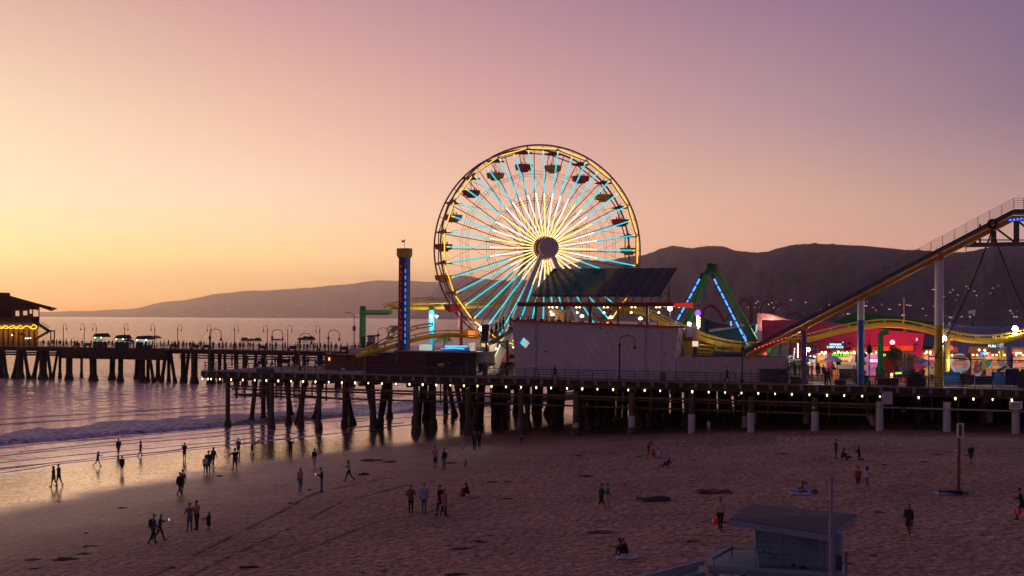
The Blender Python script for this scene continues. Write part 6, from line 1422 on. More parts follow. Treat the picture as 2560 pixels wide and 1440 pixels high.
# ================================================================ PEOPLE
BONES = {}
def skeleton(hipz=None, lean=0, legs=((0, 0), (0, 0)), arms=((5, 8, 12), (5, 8, 12)), head=0, spread=.10, twist=0, seat=None, kneel=False, lie=False):
    """joints of a 1.72 m figure facing +Y; legs (thigh fwd deg, knee deg), arms (fwd, out, elbow)"""
    J = {}; sR = math.sin; cR = math.cos
    hz = 0.92; pel = Vector((0, 0, hz))
    t = R(lean); tor = lambda l: pel + Vector((0, sR(t) * l, cR(t) * l))
    J['pel'] = pel; J['waist'] = tor(.16); J['chest'] = tor(.36); J['neck'] = tor(.53)
    h_ = R(lean * .6 + head); hd = Vector((0, sR(h_), cR(h_))); J['head0'] = J['neck'] + hd * .08; J['head'] = J['neck'] + hd * .17 + Vector((0, .015, 0)); J['crown'] = J['neck'] + hd * .24
    J['hd'] = hd
    for i, s in enumerate((-1, 1)):
        a, k = legs[i]; a = R(a); k = R(k); hp = pel + Vector((s * .085, 0, -.03)); kn = hp + Vector((s * (spread - .085) * .5, sR(a), -cR(a))) * .44; b = a - k
        an = kn + Vector((s * (spread - .085) * .2, sR(b), -cR(b))) * .42; fb = b if not kneel else b - R(50)
        J['hip%d' % i], J['knee%d' % i], J['ank%d' % i] = hp, kn, an
        fd = Vector((s * .25, cR(b), sR(b))).normalized()
        J['toe%d' % i] = an + fd * .17 + Vector((0, sR(b), -cR(b))) * .04; J['heel%d' % i] = an - fd * .04 + Vector((0, sR(b), -cR(b))) * .05
        f, o_, e = [R(q) for q in arms[i]]
        sh = tor(.47) + Vector((s * .185, 0, 0))
        ud = Vector((s * sR(o_), cR(o_) * sR(f + t * .0), -cR(o_) * cR(f))); el = sh + ud * .28
        ld = Vector((s * sR(o_) * .3 - s * (.28 * sR(e)), sR(f + e), -cR(f + e))).normalized(); wr = el + ld * .25
        J['sh%d' % i], J['el%d' % i], J['wr%d' % i] = sh, el, wr; J['pd%d' % i] = ld
    return J
def make_body(name, J, drop='foot', bulk=1.2, dress=False, turn=None):
    """continuous skin over the joints: overlapping tapered volumes fused by a voxel remesh, hands with five fingers joined on"""
    mb = MB(); segs = []
    def cap(a, b, ra, rb, reg, sc=1.0):
        a = Vector(a); b = Vector(b); n = 3; pts = [a.lerp(b, i / n) for i in range(n + 1)]; rr = [ra + (rb - ra) * i / n for i in range(n + 1)]
        mb.ball(a, ra, 10, 8); mb.ball(b, rb, 10, 8); mb.tube(pts, rr, 10, True); segs.append((a, b, (ra + rb) / 2, reg))
    T = bulk
    for s in (-.06, 0, .06):
        x = Vector((s, 0, 0)); cap(J['pel'] + x * 1.1, J['waist'] + x * .9, .105 * T, .095 * T, 'top' ); cap(J['waist'] + x * .9, J['chest'] + x * 1.25, .095 * T, .108 * T, 'top')
    cap(J['chest'] - Vector((.09, 0, 0)), J['sh0'] + Vector((.03, 0, 0)), .10 * T, .065 * T, 'top'); cap(J['chest'] + Vector((.09, 0, 0)), J['sh1'] - Vector((.03, 0, 0)), .10 * T, .065 * T, 'top')
    cap(J['chest'], J['neck'] - J['hd'] * .03, .10, .06, 'top'); cap(J['neck'] - J['hd'] * .02, J['head0'], .052, .055, 'skin')
    fwd = Vector((0, 1, 0)) - J['hd'] * J['hd'].y; fwd.normalize()
    mb.ball(J['head'] + J['hd'] * .02, .092, 14, 10, (.86, 1.02, 1.22)); cap(J['head'] - J['hd'] * .06 + fwd * .03, J['head'] + J['hd'] * .04 + fwd * .015, .06, .078, 'skin')
    for i in (0, 1):
        cap(J['hip%d' % i], J['knee%d' % i], .092 * T, .068, 'thigh'); cap(J['knee%d' % i], J['ank%d' % i], .066, .046, 'shin')
        cap(J['heel%d' % i], J['toe%d' % i], .038, .034, 'shoe'); cap(J['ank%d' % i], J['heel%d' % i], .04, .038, 'shoe')
        cap(J['sh%d' % i], J['el%d' % i], .058 * T, .052, 'top'); cap(J['el%d' % i], J['wr%d' % i], .050, .030, 'fore')
    if dress:
        for s in (-.07, 0, .07): cap(J['waist'] + Vector((s, 0, 0)), (J['knee0'] + J['knee1']) / 2 + Vector((s * 1.8, 0, .12)), .10, .13, 'thigh')
    me = bpy.data.meshes.new(name); me.from_pydata(mb.v, [], mb.f); o = bpy.data.objects.new('tmp', me); COL.objects.link(o)
    md = o.modifiers.new('r', 'REMESH'); md.mode = 'VOXEL'; md.voxel_size = .022; md.use_smooth_shade = True
    sm = o.modifiers.new('s', 'SMOOTH'); sm.factor = .5; sm.iterations = 3
    dg = bpy.context.evaluated_depsgraph_get(); ev_ = o.evaluated_get(dg); m2 = bpy.data.meshes.new_from_object(ev_, preserve_all_data_layers=False, depsgraph=dg)
    V3 = [v.co.copy() for v in m2.vertices]; F3 = [tuple(p.vertices) for p in m2.polygons]
    bpy.data.objects.remove(o); bpy.data.meshes.remove(me)
    order = {'skin': 0, 'top': 1, 'thigh': 2, 'shoe': 3, 'fore': 4, 'shin': 5, 'eye': 6}
    def reg(p):
        best = None; bd = 1e9
        for a, b, r, g in segs:
            ab = b - a; t = max(0, min(1, (p - a).dot(ab) / max(1e-9, ab.length_squared))); d = (p - a - ab * t).length / r
            if d < bd: bd = d; best = g
        if (p - J['head']).length < .15 and (p - J['neck']).dot(J['hd']) > .01: best = 'skin'
        if best == 'top' and (p - J['pel']).dot((J['waist'] - J['pel']).normalized()) < .03: best = 'thigh'
        return order[best]
    out = MB(); out.v = [tuple(v) for v in V3]; out.f = list(F3); out.sm = [True] * len(F3)
    out.mi = [reg(sum((V3[i] for i in f), Vector()) / len(f)) for f in F3]
    # face: nose, eyes, mouth, ears
    hd = J['hd']; hc = J['head']; sd_ = fwd.cross(hd)
    out.cur = 0; out.ball(hc + fwd * .098 - hd * .012, .016, 6, 5, (.8, 1, 1.3)); out.ball(hc + sd_ * .082 , .022, 6, 5, (.5, .8, 1.2)); out.ball(hc - sd_ * .082, .022, 6, 5, (.5, .8, 1.2))
    out.cur = 6; out.ball(hc + fwd * .088 + sd_ * .032 + hd * .02, .011, 6, 5); out.ball(hc + fwd * .088 - sd_ * .032 + hd * .02, .011, 6, 5); out.ball(hc + fwd * .089 - hd * .05, .02, 6, 4, (1.1, .4, .25))
    out.cur = 0
    for i, s in enumerate((-1, 1)):
        w = J['wr%d' % i]; d = J['pd%d' % i]; side = Vector((1, 0, 0)) - d * d.x; side.normalize(); nrm = d.cross(side)
        inw = nrm if nrm.x * -s > 0 else -nrm
        if abs(inw.x) < .2: inw = nrm
        out.tube([w - d * .02, w + d * .03, w + d * .08], [.024, .034, .036], 8)
        for k, ln in enumerate((.062, .078, .072, .056)):
            b0 = w + d * .085 + side * ((k - 1.5) * .019); b1 = b0 + d * ln * .5; b2 = b1 + (d * .8 + inw * .6).normalized() * ln * .5
            out.tube([b0 - d * .02, b1, b2], [.0095, .0085, .007], 6)
        t0 = w + d * .03 - side * .03; out.tube([t0, t0 - side * .028 + d * .025, t0 - side * .032 + d * .058], [.012, .0105, .008], 6)
    return out
def finish(name, J, mode):
    """ground the posed mesh: shift so its lowest point rests at z = 0"""
    mb = BODY[name]; zs = min(v[2] for v in mb.v); mb.v = [(x, y, z - zs) for x, y, z in mb.v]
    for k in J:
        if k not in ('hd', 'pd0', 'pd1'): J[k] = J[k] - Vector((0, 0, zs))
BODY = {}; JN = {}; MESH = {}; HAIRM = {}
POSES = {
 'stand': dict(legs=((2, 0), (-2, 0)), arms=((4, 9, 12), (4, 9, 14))),
 'arms_front': dict(legs=((3, 0), (-3, 0)), arms=((18, 6, 95), (18, 6, 100)), head=14),
 'hands_hip': dict(legs=((4, 0), (-2, 0)), arms=((-8, 28, 70), (-8, 28, 70)), spread=.16),
 'walk': dict(legs=((24, 6), (-20, 22)), arms=((-22, 6, 12), (24, 6, 22)), lean=4),
 'walk_small': dict(legs=((13, 4), (-12, 16)), arms=((-12, 6, 12), (14, 6, 20)), lean=3),
 'walk_phone': dict(legs=((22, 5), (-20, 26)), arms=((45, 8, 70), (-10, 6, 14)), lean=4, head=10),
 'photo': dict(legs=((4, 0), (-4, 0)), arms=((60, 25, 100), (60, 25, 100)), lean=-4, spread=.14),
 'one_up': dict(legs=((3, 0), (-3, 0)), arms=((72, 10, 30), (4, 8, 12))),
 'arms_out': dict(legs=((8, 0), (-8, 0)), arms=((20, 60, 10), (20, 60, 10)), spread=.16),
 'bend': dict(legs=((10, 8), (-6, 4)), arms=((62, 5, 55), (62, 5, 60)), lean=62, head=10),
 'stoop': dict(legs=((6, 6), (-4, 4)), arms=((35, 6, 20), (35, 6, 25)), lean=30, head=15),
 'crouch': dict(legs=((118, 142), (112, 138)), arms=((60, 5, 20), (60, 5, 30)), lean=34, head=14),
 'sit_fwd': dict(legs=((86, 6), (86, 8)), arms=((20, 10, 45), (18, 10, 60)), lean=6, head=8),
 'sit_knees': dict(legs=((128, 120), (122, 116)), arms=((50, 8, 40), (50, 8, 40)), lean=16, head=10),
 'kneel': dict(legs=((8, 96), (0, 92)), arms=((70, 8, 15), (20, 8, 40)), lean=8, kneel=True),
 'sit_lean': dict(legs=((88, 4), (120, 110)), arms=((-28, 12, 6), (40, 8, 50)), lean=-14, head=10),
 'run': dict(legs=((42, 50), (-34, 30)), arms=((-35, 12, 70), (35, 12, 70)), lean=14),
}
for k, kw in POSES.items():
    J = skeleton(**kw); BODY[k] = make_body(k, J); finish(k, J, None); JN[k] = J
J = skeleton(legs=((0, 0), (0, 0)), arms=((4, 10, 10), (4, 10, 10)), spread=.13); BODY['dress'] = make_body('dress', J, dress=True); finish('dress', J, None); JN['dress'] = J
# lying figure: the standing one laid on its back
J = skeleton(legs=((4, 8), (0, 0)), arms=((8, 14, 10), (8, 14, 20)), spread=.14); B_ = make_body('lie', J)
rot = Matrix.Rotation(R(90), 4, 'X'); B_.v = [tuple(rot @ Vector(v)) for v in B_.v]
J = {k: rot @ v for k, v in J.items()}; BODY['lie'] = B_; zs = min(v[2] for v in B_.v); B_.v = [(a, b_, c - zs) for a, b_, c in B_.v]; JN['lie'] = {k: (v - Vector((0, 0, zs)) if k not in ('hd', 'pd0', 'pd1') else v) for k, v in J.items()}
M_EYE = mat('eye_dark', (.02, .015, .012), .4)
def cloth(n, c): return mat('cloth_' + n, c, .85, var=.18, nscale=6, bump=.3, bscale=18)
SKIN = mat('skin_tan', (.38, .21, .14), .6, var=.08); SKIN2 = mat('skin_brown', (.22, .12, .08), .6, var=.08)
C_ = dict(black=cloth('black', (.018, .016, .02)), dark=cloth('dark', (.035, .028, .035)), navy=cloth('navy', (.025, .035, .09)), blue=cloth('blue', (.03, .08, .30)), denim=cloth('denim', (.09, .13, .24)), pale=cloth('pale', (.40, .38, .42)), white=cloth('white', (.60, .58, .60)), grey=cloth('grey', (.15, .15, .17)), olive=cloth('olive', (.10, .09, .04)), tan=cloth('tan', (.36, .22, .12)), cream=cloth('cream', (.48, .36, .24)), yellow=cloth('yellow', (.45, .26, .02)), red=cloth('red', (.45, .03, .03)), pink=cloth('pink', (.55, .20, .22)), rust=cloth('rust', (.20, .07, .035)), lblue=cloth('lightblue', (.20, .32, .50)), brown=cloth('brown', (.12, .06, .035)), purple=cloth('purple', (.13, .06, .20)), teal=cloth('teal', (.03, .14, .20)), lilac=cloth('lilac', (.34, .32, .48)))
HAIR = {'black': mat('hair_black', (.012, .01, .01), .6), 'brown': mat('hair_brown', (.06, .03, .015), .6), 'auburn': mat('hair_auburn', (.14, .05, .02), .6), 'grey': mat('hair_grey', (.30, .29, .30), .7)}
for k, b_ in BODY.items():
    me = bpy.data.meshes.new('body_' + k); me.from_pydata(b_.v, [], b_.f); me.polygons.foreach_set('use_smooth', b_.sm); me.polygons.foreach_set('material_index', b_.mi)
    for _ in range(7): me.materials.append(SKIN)
    me.update(); MESH[k] = me
def hair_mesh(pose, style):
    key = (pose, style)
    if key in HAIRM: return HAIRM[key]
    J = JN[pose]; hd = J['hd']; hc = J['head']; fw = Vector((0, 1, 0)) - hd * hd.y
    if fw.length < .2: fw = Vector((0, 0, 1)) - hd * hd.z
    fw.normalize(); sd_ = fw.cross(hd); mb = MB(); rnd = random.Random(3)
    c = hc + hd * .045 - fw * .022; r = .104; n = 16
    vs = []; fs = []
    rings = [(0.02, 1.0), (.35, .94), (.62, .82), (.85, .60), (1.0, .32), (1.06, .02)] if style != 'long' else [(0.02, 1.0), (.35, .94), (.62, .82), (.85, .60), (1.0, .32), (1.02, .0), (.98, -.35), (.95, -.9), (.80, -1.8), (.5, -2.5)]
    if style == 'cap': rings = rings[:5] + [(1.04, .15)]
    for rr_, hh_ in rings:
        for k in range(n):
            a = 2 * math.pi * k / n; x, y = math.cos(a), math.sin(a)
            open_f = 1.0
            if hh_ < .35 and y > .15: open_f = .80 if hh_ > -.2 else .3
            if hh_ < -.2: y = min(y, .15)
            q = c + sd_ * x * r * rr_ * .92 + fw * (y * r * rr_ * open_f) + hd * (hh_ * r * 1.08)
            if hh_ < -.5: q = q - fw * .012
            vs.append(q)
    for i in range(len(rings) - 1):
        for k in range(n): fs.append((i * n + k, i * n + (k + 1) % n, (i + 1) * n + (k + 1) % n, (i + 1) * n + k))
    mb.add(vs, fs, True); mb.add(vs[:n], [tuple(range(n))]); mb.add(vs[-n:], [tuple(range(n))[::-1]])
    if style == 'cap': q = c + fw * .11 + hd * .02; mb.frame_box(q, sd_ * .06, fw * .05, hd * .008)
    me = bpy.data.meshes.new('hair'); me.from_pydata(mb.v, [], mb.f); me.polygons.foreach_set('use_smooth', mb.sm); me.materials.append(HAIR['black']); me.update(); HAIRM[key] = me; return me
def coat_mesh(pose, L_=.30):
    key = (pose, 'coat', L_)
    if key in HAIRM: return HAIRM[key]
    J = JN[pose]; mb = MB(); n = 16; ax = (J['chest'] - J['pel']).normalized(); fw = Vector((0, 1, 0)) - ax * ax.y; fw.normalize(); vs = []
    prf = [(.17, .125, .30), (.165, .125, .12), (.175, .135, -.02), (.19, .155, -L_ * .5), (.205, .175, -L_)]
    for a_, b_, z_ in prf:
        base = J['pel'] + ax * z_ if z_ > 0 else J['pel'] + Z * z_
        for k in range(n): t = 2 * math.pi * k / n; vs.append(base + Vector((1, 0, 0)) * math.cos(t) * a_ + (fw if z_ > 0 else Vector((0, 1, 0))) * math.sin(t) * b_)
    mb.add(vs, [(i * n + k, i * n + (k + 1) % n, (i + 1) * n + (k + 1) % n, (i + 1) * n + k) for i in range(len(prf) - 1) for k in range(n)], True)
    mb.add(vs[-n:], [tuple(range(n))[::-1]])
    me = bpy.data.meshes.new('coat'); me.from_pydata(mb.v, [], mb.f); me.polygons.foreach_set('use_smooth', mb.sm); me.materials.append(C_['black']); me.update(); HAIRM[key] = me; return me
PH = {k: max(v.co.z for v in MESH[k].vertices) for k in MESH}
def setm(o, i, m): s = o.material_slots[i]; s.link = 'OBJECT'; s.material = m
def person(loc, pose, face, label, top='black', bot='dark', shoe='black', fore=None, shin=None, hair=('short', 'black'), h=None, px=None, skin=SKIN, group=None, coat=None, scale=None, extra=None):
    me = MESH[pose]; o = bpy.data.objects.new('person', me); COL.objects.link(o); o.location = loc
    sc = scale or (h / (PH[pose] + .03) if h else 1.0); o.scale = (sc, sc, sc); o.rotation_euler = (0, 0, R(face))
    for i, m in enumerate([skin, C_[top], C_[bot], C_[shoe] if shoe else skin, C_[fore] if fore and fore != 'skin' else (skin if fore == 'skin' else C_[top]), skin if shin == 'skin' else (C_[shin] if shin else C_[bot]), M_EYE]): setm(o, i, m)
    hr = bpy.data.objects.new('hair' if hair[0] != 'cap' else 'cap', hair_mesh(pose, hair[0])); COL.objects.link(hr); hr.parent = o; setm(hr, 0, HAIR[hair[1]] if hair[1] in HAIR else C_[hair[1]])
    if coat: c = bpy.data.objects.new('coat', coat_mesh(pose, coat[1] if len(coat) > 1 else .3)); COL.objects.link(c); c.parent = o; setm(c, 0, C_[coat[0]])
    tag(o, label, 'person', group); return o
# face angles: 0 looks away (+Y), 90 looks left (-X), -90 looks right, 180 looks at the camera
def beach(px, fy, hy, pose, face, label, **k):
    p = G(px, fy); h = (fy - hy) / F * p.y
    full = 1.72; cur = PH[pose]; sc = h / (cur + .02)
    lo, hi = k.pop('lim', (.5, 1.10)); sc = max(lo, min(hi, sc))
    if pose in ('stand', 'arms_front', 'hands_hip', 'walk_small') and 'coat' not in k and px % 3 != 0 and k.get('shoe', 1): k['coat'] = (k.get('top', 'black'), .09)
    return person((p.x, p.y, p.z - .015), pose, face, label, scale=sc, **k)
def held(o, name, cat, label, m, mb, at, glow=None):
    """a thing carried by a person: top-level, placed at a body point"""
    w = o.matrix_basis @ Vector(at); c = mb.build(name, m); c.location = w; c.rotation_euler = o.rotation_euler; c.scale = o.scale; return tag(c, label, cat)
def backpack(o, pose, label, m='black'):
    J = JN[pose]; mb = MB(); mb.ball((0, 0, 0), 1, 12, 8, (.17, .11, .25)); mb.ball((0, -.06, -.08), .1, 10, 6, (1.1, .7, .9)); q = J['waist'].lerp(J['chest'], .7) + Vector((0, -.19, 0))
    for s in (-.11, .11): mb.tube([(s, .06, .2), (s, .16, .24), (s, .30, .16), (s, .31, -.02)], .014, 5)
    return held(o, 'backpack', 'backpack', label, C_[m], mb, q)
def phone(o, pose, label, i=0, glow=True):
    J = JN[pose]; mb = MB(); mb.box((0, 0, 0), .075, .012, .15); return held(o, 'phone', 'phone', label, emat('phone_glow', (1, .8, .75), 2.5) if glow else M_BLACK, mb, J['wr%d' % i] + J['pd%d' % i] * .14)
def bag(o, pose, label, m, i=0, size=.16):
    J = JN[pose]; mb = MB(); mb.lathe((0, 0, -.52), [(size * .85, 0), (size, .12), (size * .9, .32), (size * .8, .34)], 12); mb.tube([(-size * .8, 0, -.2), (-.03, 0, -.02), (.03, 0, -.02), (size * .8, 0, -.2)], .012, 5)
    return held(o, 'bucket', 'bucket', label, m, mb, J['wr%d' % i] + J['pd%d' % i] * .1)
B = beach
B(134, 1217, 1164, 'walk_small', 90, 'figure in olive coat on the far left of the wet sand, front of two', top='olive', bot='dark', hair=('long', 'black'), coat=('olive', .25), shin='skin')
B(147, 1215, 1159, 'walk_small', 80, 'taller figure in brown jacket right behind the olive coat at far left', top='brown', bot='dark', hair=('short', 'brown'), shin='skin')
o = B(244, 1166, 1128, 'walk_phone', -90, 'child with long hair holding a phone out on the wet sand', top='purple', bot='purple', hair=('long', 'black'), shin='skin', shoe=None); phone(o, 'walk_phone', 'phone held out by the child on the wet sand', glow=False)
B(296, 1139, 1096, 'walk_small', 0, 'broad man in dark top wading at the swash line', top='dark', bot='brown', hair=('short', 'grey'), shin='skin', shoe=None)
B(305, 1182, 1139, 'stand', 20, 'slim child alone below the broad wading man', top='dark', bot='navy', hair=('short', 'black'), shin='skin', shoe=None)
B(351, 1140, 1101, 'walk_small', -60, 'person in maroon top with long hair, right of the wading man', top='rust', bot='dark', hair=('long', 'brown'), shin='skin', shoe=None)
B(461, 1150, 1106, 'arms_front', 10, 'person in dark shorts standing alone in the middle of the wet sand', top='dark', bot='dark', hair=('short', 'black'), shin='skin', shoe=None)
B(513, 1185, 1138, 'walk_small', 20, 'child in a white shirt, left of the trio by the sand edge', top='white', bot='grey', hair=('short', 'black'), shin='skin', shoe=None)
B(521, 1183, 1125, 'stand', 10, 'adult in blue jeans in the middle of the trio by the sand edge', top='navy', bot='denim', hair=('short', 'black'))
B(533, 1168, 1117, 'walk_small', -30, 'adult in brown jacket at the right of the trio by the sand edge', top='brown', bot='dark', hair=('long', 'brown'))
o = B(449, 1238, 1180, 'walk', -20, 'walker in black with a dark backpack on the damp sand', top='black', bot='black', hair=('short', 'black')); backpack(o, 'walk', 'dark backpack worn by the walker in black on the damp sand')
B(456, 1230, 1173, 'walk_small', -10, 'companion in blue-grey seen just beyond the backpack walker', top='grey', bot='dark', hair=('short', 'black'))
B(596, 1137, 1095, 'arms_front', 10, 'man in blue shirt standing at the swash by the first piles', top='denim', bot='dark', hair=('short', 'black'))
B(587, 1176, 1120, 'arms_out', 40, 'child spreading the arms in front of the man in the blue shirt', top='black', bot='dark', hair=('short', 'black'), shin='skin', shoe=None)
B(630, 1136, 1099, 'bend', -80, 'person in a yellow-green top bending over the wet sand', top='yellow', bot='black', hair=('short', 'black'), lim=(.8, 1.1))
B(726, 1142, 1095, 'photo', 0, 'photographer in black with arms raised among the piles', top='black', bot='black', hair=('short', 'black'))
B(786, 1166, 1121, 'walk_small', 0, 'woman in black top and pale shorts left of the pile shade', top='black', bot='pale', hair=('long', 'black'), shin='skin', shoe=None)
o = B(751, 1227, 1169, 'one_up', 170, 'woman in tan cardigan and jeans holding up a hand', top='tan', bot='denim', hair=('long', 'black'))
o = B(804, 1230, 1168, 'arms_front', 100, 'man in black jacket and jeans looking at a lit phone', top='black', bot='denim', hair=('short', 'black')); phone(o, 'arms_front', 'lit phone in the hands of the man in the black jacket')
o = B(872, 1203, 1150, 'walk_phone', 80, 'woman striding left with an arm out, white shirt and black trousers', top='cream', bot='black', hair=('long', 'black')); phone(o, 'walk_phone', 'phone held by the striding woman in black trousers', glow=False)
o = B(383, 1359, 1283, 'walk_small', -60, 'nearest left walker in a bright blue jacket', top='blue', bot='black', hair=('short', 'grey'), coat=('blue', .15)); backpack(o, 'walk_small', 'black backpack on the bright blue jacket')
o = B(399, 1352, 1284, 'walk_phone', -80, 'woman in black striding beside the blue jacket, grey hair', top='black', bot='black', hair=('short', 'grey')); phone(o, 'walk_phone', 'lit phone in the hand of the woman beside the blue jacket')
B(474, 1328, 1256, 'hands_hip', 30, 'person in grey-blue jacket and pale jeans left of the yellow jacket', top='grey', bot='denim', hair=('short', 'auburn'))
B(492, 1324, 1250, 'arms_front', 150, 'man in a yellow jacket and black trousers', top='yellow', bot='black', hair=('short', 'black'))
B(522, 1326, 1279, 'dress', 60, 'little girl in a black dress right of the yellow jacket', top='black', bot='black', hair=('long', 'black'), shin='skin', lim=(.4, 1.1))
B(1088, 1170, 1114, 'arms_front', 170, 'man in a pink shirt and dark shorts', top='pink', bot='dark', hair=('short', 'black'), shin='skin', fore='skin')
o = B(1110, 1173, 1121, 'stand', 60, 'person in dark top and jeans right of the pink shirt', top='dark', bot='denim', hair=('short', 'black')); backpack(o, 'stand', 'round dark backpack on the person right of the pink shirt')
B(1162, 1168, 1147, 'crouch', 200, 'child in a light blue jacket crouching on the sand', top='lblue', bot='lblue', hair=('short', 'black'), lim=(.5, .95))
B(1157, 1125, 1081, 'stand', 150, 'person in an orange-brown top and pale jeans near the pier shade', top='tan', bot='pale', hair=('short', 'auburn'))
B(1186, 1125, 1078, 'stand', 170, 'person in a white-fronted dark jacket and pink cap', top='dark', bot='black', hair=('cap', 'pink'))
B(1198, 1118, 1077, 'stand', 20, 'dark figure close behind the pink cap near the piles', top='black', bot='black', hair=('short', 'brown'))
B(1027, 1283, 1211, 'hands_hip', -10, 'bald man in a rust jacket and black trousers', top='rust', bot='black', hair=('short', 'brown'), coat=('rust', .1))
B(1060, 1283, 1204, 'stand', 10, 'man in a lilac jacket and grey trousers beside the rust jacket', top='lilac', bot='grey', hair=('cap', 'tan'), coat=('lilac', .1))
o = B(1100, 1289, 1211, 'walk_small', 60, 'person in black with a rounded backpack right of the lilac jacket', top='black', bot='black', hair=('short', 'black')); backpack(o, 'walk_small', 'black rounded backpack beside the pink coat')
B(1110, 1290, 1222, 'walk_small', -150, 'woman in a pink coat and black trousers with dark hair', top='pink', bot='black', hair=('long', 'black'), coat=('pink', .25))
o = B(1171, 1240, 1206, 'sit_knees', 100, 'woman in black sitting on the sand raising a hand', top='black', bot='black', hair=('long', 'black'), lim=(.8, 1.1))
mb = MB(); mb.ball((0, 0, .22), .30, 12, 8, (1, .8, .85)); q = mb.build('pink_bag', mat('bag_pink', (.55, .12, .35), .7)); q.location = G(1155, 1240); tag(q, 'round pink bag lying beside the sitting woman in black', 'bag')
B(1302, 1114, 1087, 'stoop', -120, 'stooping figure in dark clothes and reddish legs by the piles', top='black', bot='rust', hair=('short', 'black'), lim=(.6, 1.0))
B(1621, 1137, 1097, 'stoop', -60, 'person in purple jacket leaning over the friends by the sand bank', top='purple', bot='black', hair=('short', 'black'))
B(1630, 1145, 1121, 'sit_knees', -60, 'person in a red jacket sitting below the purple one', top='red', bot='red', hair=('long', 'brown'), lim=(.7, 1.1))
B(1645, 1144, 1120, 'sit_fwd', -90, 'person in white sitting with pale legs stretched right', top='white', bot='lilac', hair=('short', 'auburn'), lim=(.8, 1.1))
B(1670, 1168, 1143, 'sit_lean', 90, 'person in black half lying on the sand, blond hair', top='black', bot='black', hair=('long', 'auburn'), lim=(.8, 1.1))
B(1503, 1275, 1207, 'walk', -70, 'person in black top and shorts walking arm in arm', top='black', bot='black', hair=('short', 'brown'), shin='skin', shoe=None, fore='skin')
B(1518, 1270, 1208, 'walk_small', -80, 'person in a teal top walking close beside the black shorts', top='teal', bot='pale', hair=('short', 'brown'), shin='skin', shoe=None)
B(1557, 1390, 1344, 'sit_knees', 90, 'woman with a dark red sleeve sitting cross legged with a phone', top='rust', bot='brown', hair=('long', 'black'), lim=(.8, 1.15))
o = B(1567, 1391, 1344, 'sit_knees', 80, 'second sitter in black right of the dark red sleeve', top='black', bot='black', hair=('short', 'black'), lim=(.8, 1.15))
B(1772, 1084, 1048, 'walk_small', 30, 'person in a white jacket walking under the pier', top='white', bot='tan', hair=('short', 'brown'), coat=('white', .1))
o = B(1800, 1326, 1240, 'walk_small', 160, 'woman in a cream sweater and dark trousers with long black hair', top='cream', bot='black', hair=('long', 'black')); bag(o, 'walk_small', 'bright red bucket carried by the woman in the cream sweater', mat('bucket_red', (.75, .03, .03), .4), 1)
B(2008, 1232, 1204, 'sit_fwd', 90, 'front sitter in dark red with legs stretched left on a towel', top='rust', bot='lilac', hair=('long', 'brown'), lim=(.8, 1.15))
B(2015, 1234, 1205, 'sit_fwd', 90, 'back sitter in a lilac top with legs stretched left', top='lilac', bot='navy', hair=('long', 'brown'), lim=(.8, 1.15))
B(2090, 1147, 1097, 'stand', -90, 'thin person all in black standing left of two kneeling friends', top='black', bot='black', hair=('short', 'black'))
B(2105, 1150, 1120, 'sit_knees', -90, 'small person in dark blue sitting between the standing and kneeling ones', top='black', bot='navy', hair=('long', 'black'), lim=(.7, 1.1))
B(2148, 1152, 1113, 'kneel', 90, 'long haired person in black kneeling with an arm held out left', top='black', bot='black', hair=('long', 'black'))
B(2145, 1223, 1165, 'walk_small', -20, 'child in a red shirt and dark shorts', top='red', bot='navy', hair=('short', 'black'), shin='skin', shoe=None, lim=(.6, 1.1))
B(2167, 1225, 1165, 'walk', -60, 'long haired girl in a white top and blue shorts striding beside the red shirt', top='pale', bot='denim', hair=('long', 'black'), shin='skin', shoe=None)
B(2427, 1160, 1110, 'walk_small', -30, 'person in a black coat with bare legs right of the sign post', top='black', bot='brown', hair=('short', 'black'), coat=('black', .2), shin='skin')
B(2272, 1343, 1258, 'walk_small', 140, 'woman in a long black coat over rust trousers and white shoes', top='black', bot='rust', hair=('long', 'brown'), coat=('black', .35), shoe='white')
o = B(2556, 1300, 1220, 'run', 60, 'running person in black at the right edge with a red bag', top='black', bot='navy', hair=('short', 'black')); bag(o, 'run', 'red bag swinging from the runner at the right edge', MATS['bucket_red'], 0, .13)
# lying sleepers, towels and blankets
def cloth_on_sand(px, py, w, d, m, label, cat, name='towel', seed=0, h=.05, rot=0):
    c = G(px, py); s_ = F / c.y; w_ = w / s_; mb = MB(); n = 14; vs = []
    for j in range(n + 1):
        for i in range(n + 1):
            x = (i / n - .5) * w_; y = (j / n - .5) * d; wx = x + .06 * noise.noise(Vector((x * 2, y * 2, seed))); z = h * (1 + 1.6 * noise.noise(Vector((x * 2.2 + seed, y * 3, 3)))) * (1 if 0 < i < n and 0 < j < n else .1)
            xr = wx * math.cos(rot) - y * math.sin(rot); yr = wx * math.sin(rot) + y * math.cos(rot)
            vs.append(Vector((xr, yr, zg(c.x + xr, c.y + yr) - c.z + .035 + z)))
    mb.add(vs, [(j * (n + 1) + i, j * (n + 1) + i + 1, (j + 1) * (n + 1) + i + 1, (j + 1) * (n + 1) + i) for j in range(n) for i in range(n)], True)
    mb2 = [Vector(v) - Z * .03 for v in vs]; mb.add(mb2, [(j * (n + 1) + i, (j + 1) * (n + 1) + i, (j + 1) * (n + 1) + i + 1, j * (n + 1) + i + 1) for j in range(n) for i in range(n)], True)
    o = mb.build(name, m); o.location = c; return tag(o, label, cat)
cloth_on_sand(1784, 1230, 88, 1.4, cloth('towelrust', (.16, .035, .03)), 'crumpled dark red towel spread on the sand', 'towel', h=.10, seed=2)
cloth_on_sand(1665, 1144, 42, 1.4, C_['lilac'], 'pale lilac towel beside the friends in red and white', 'towel', seed=3)
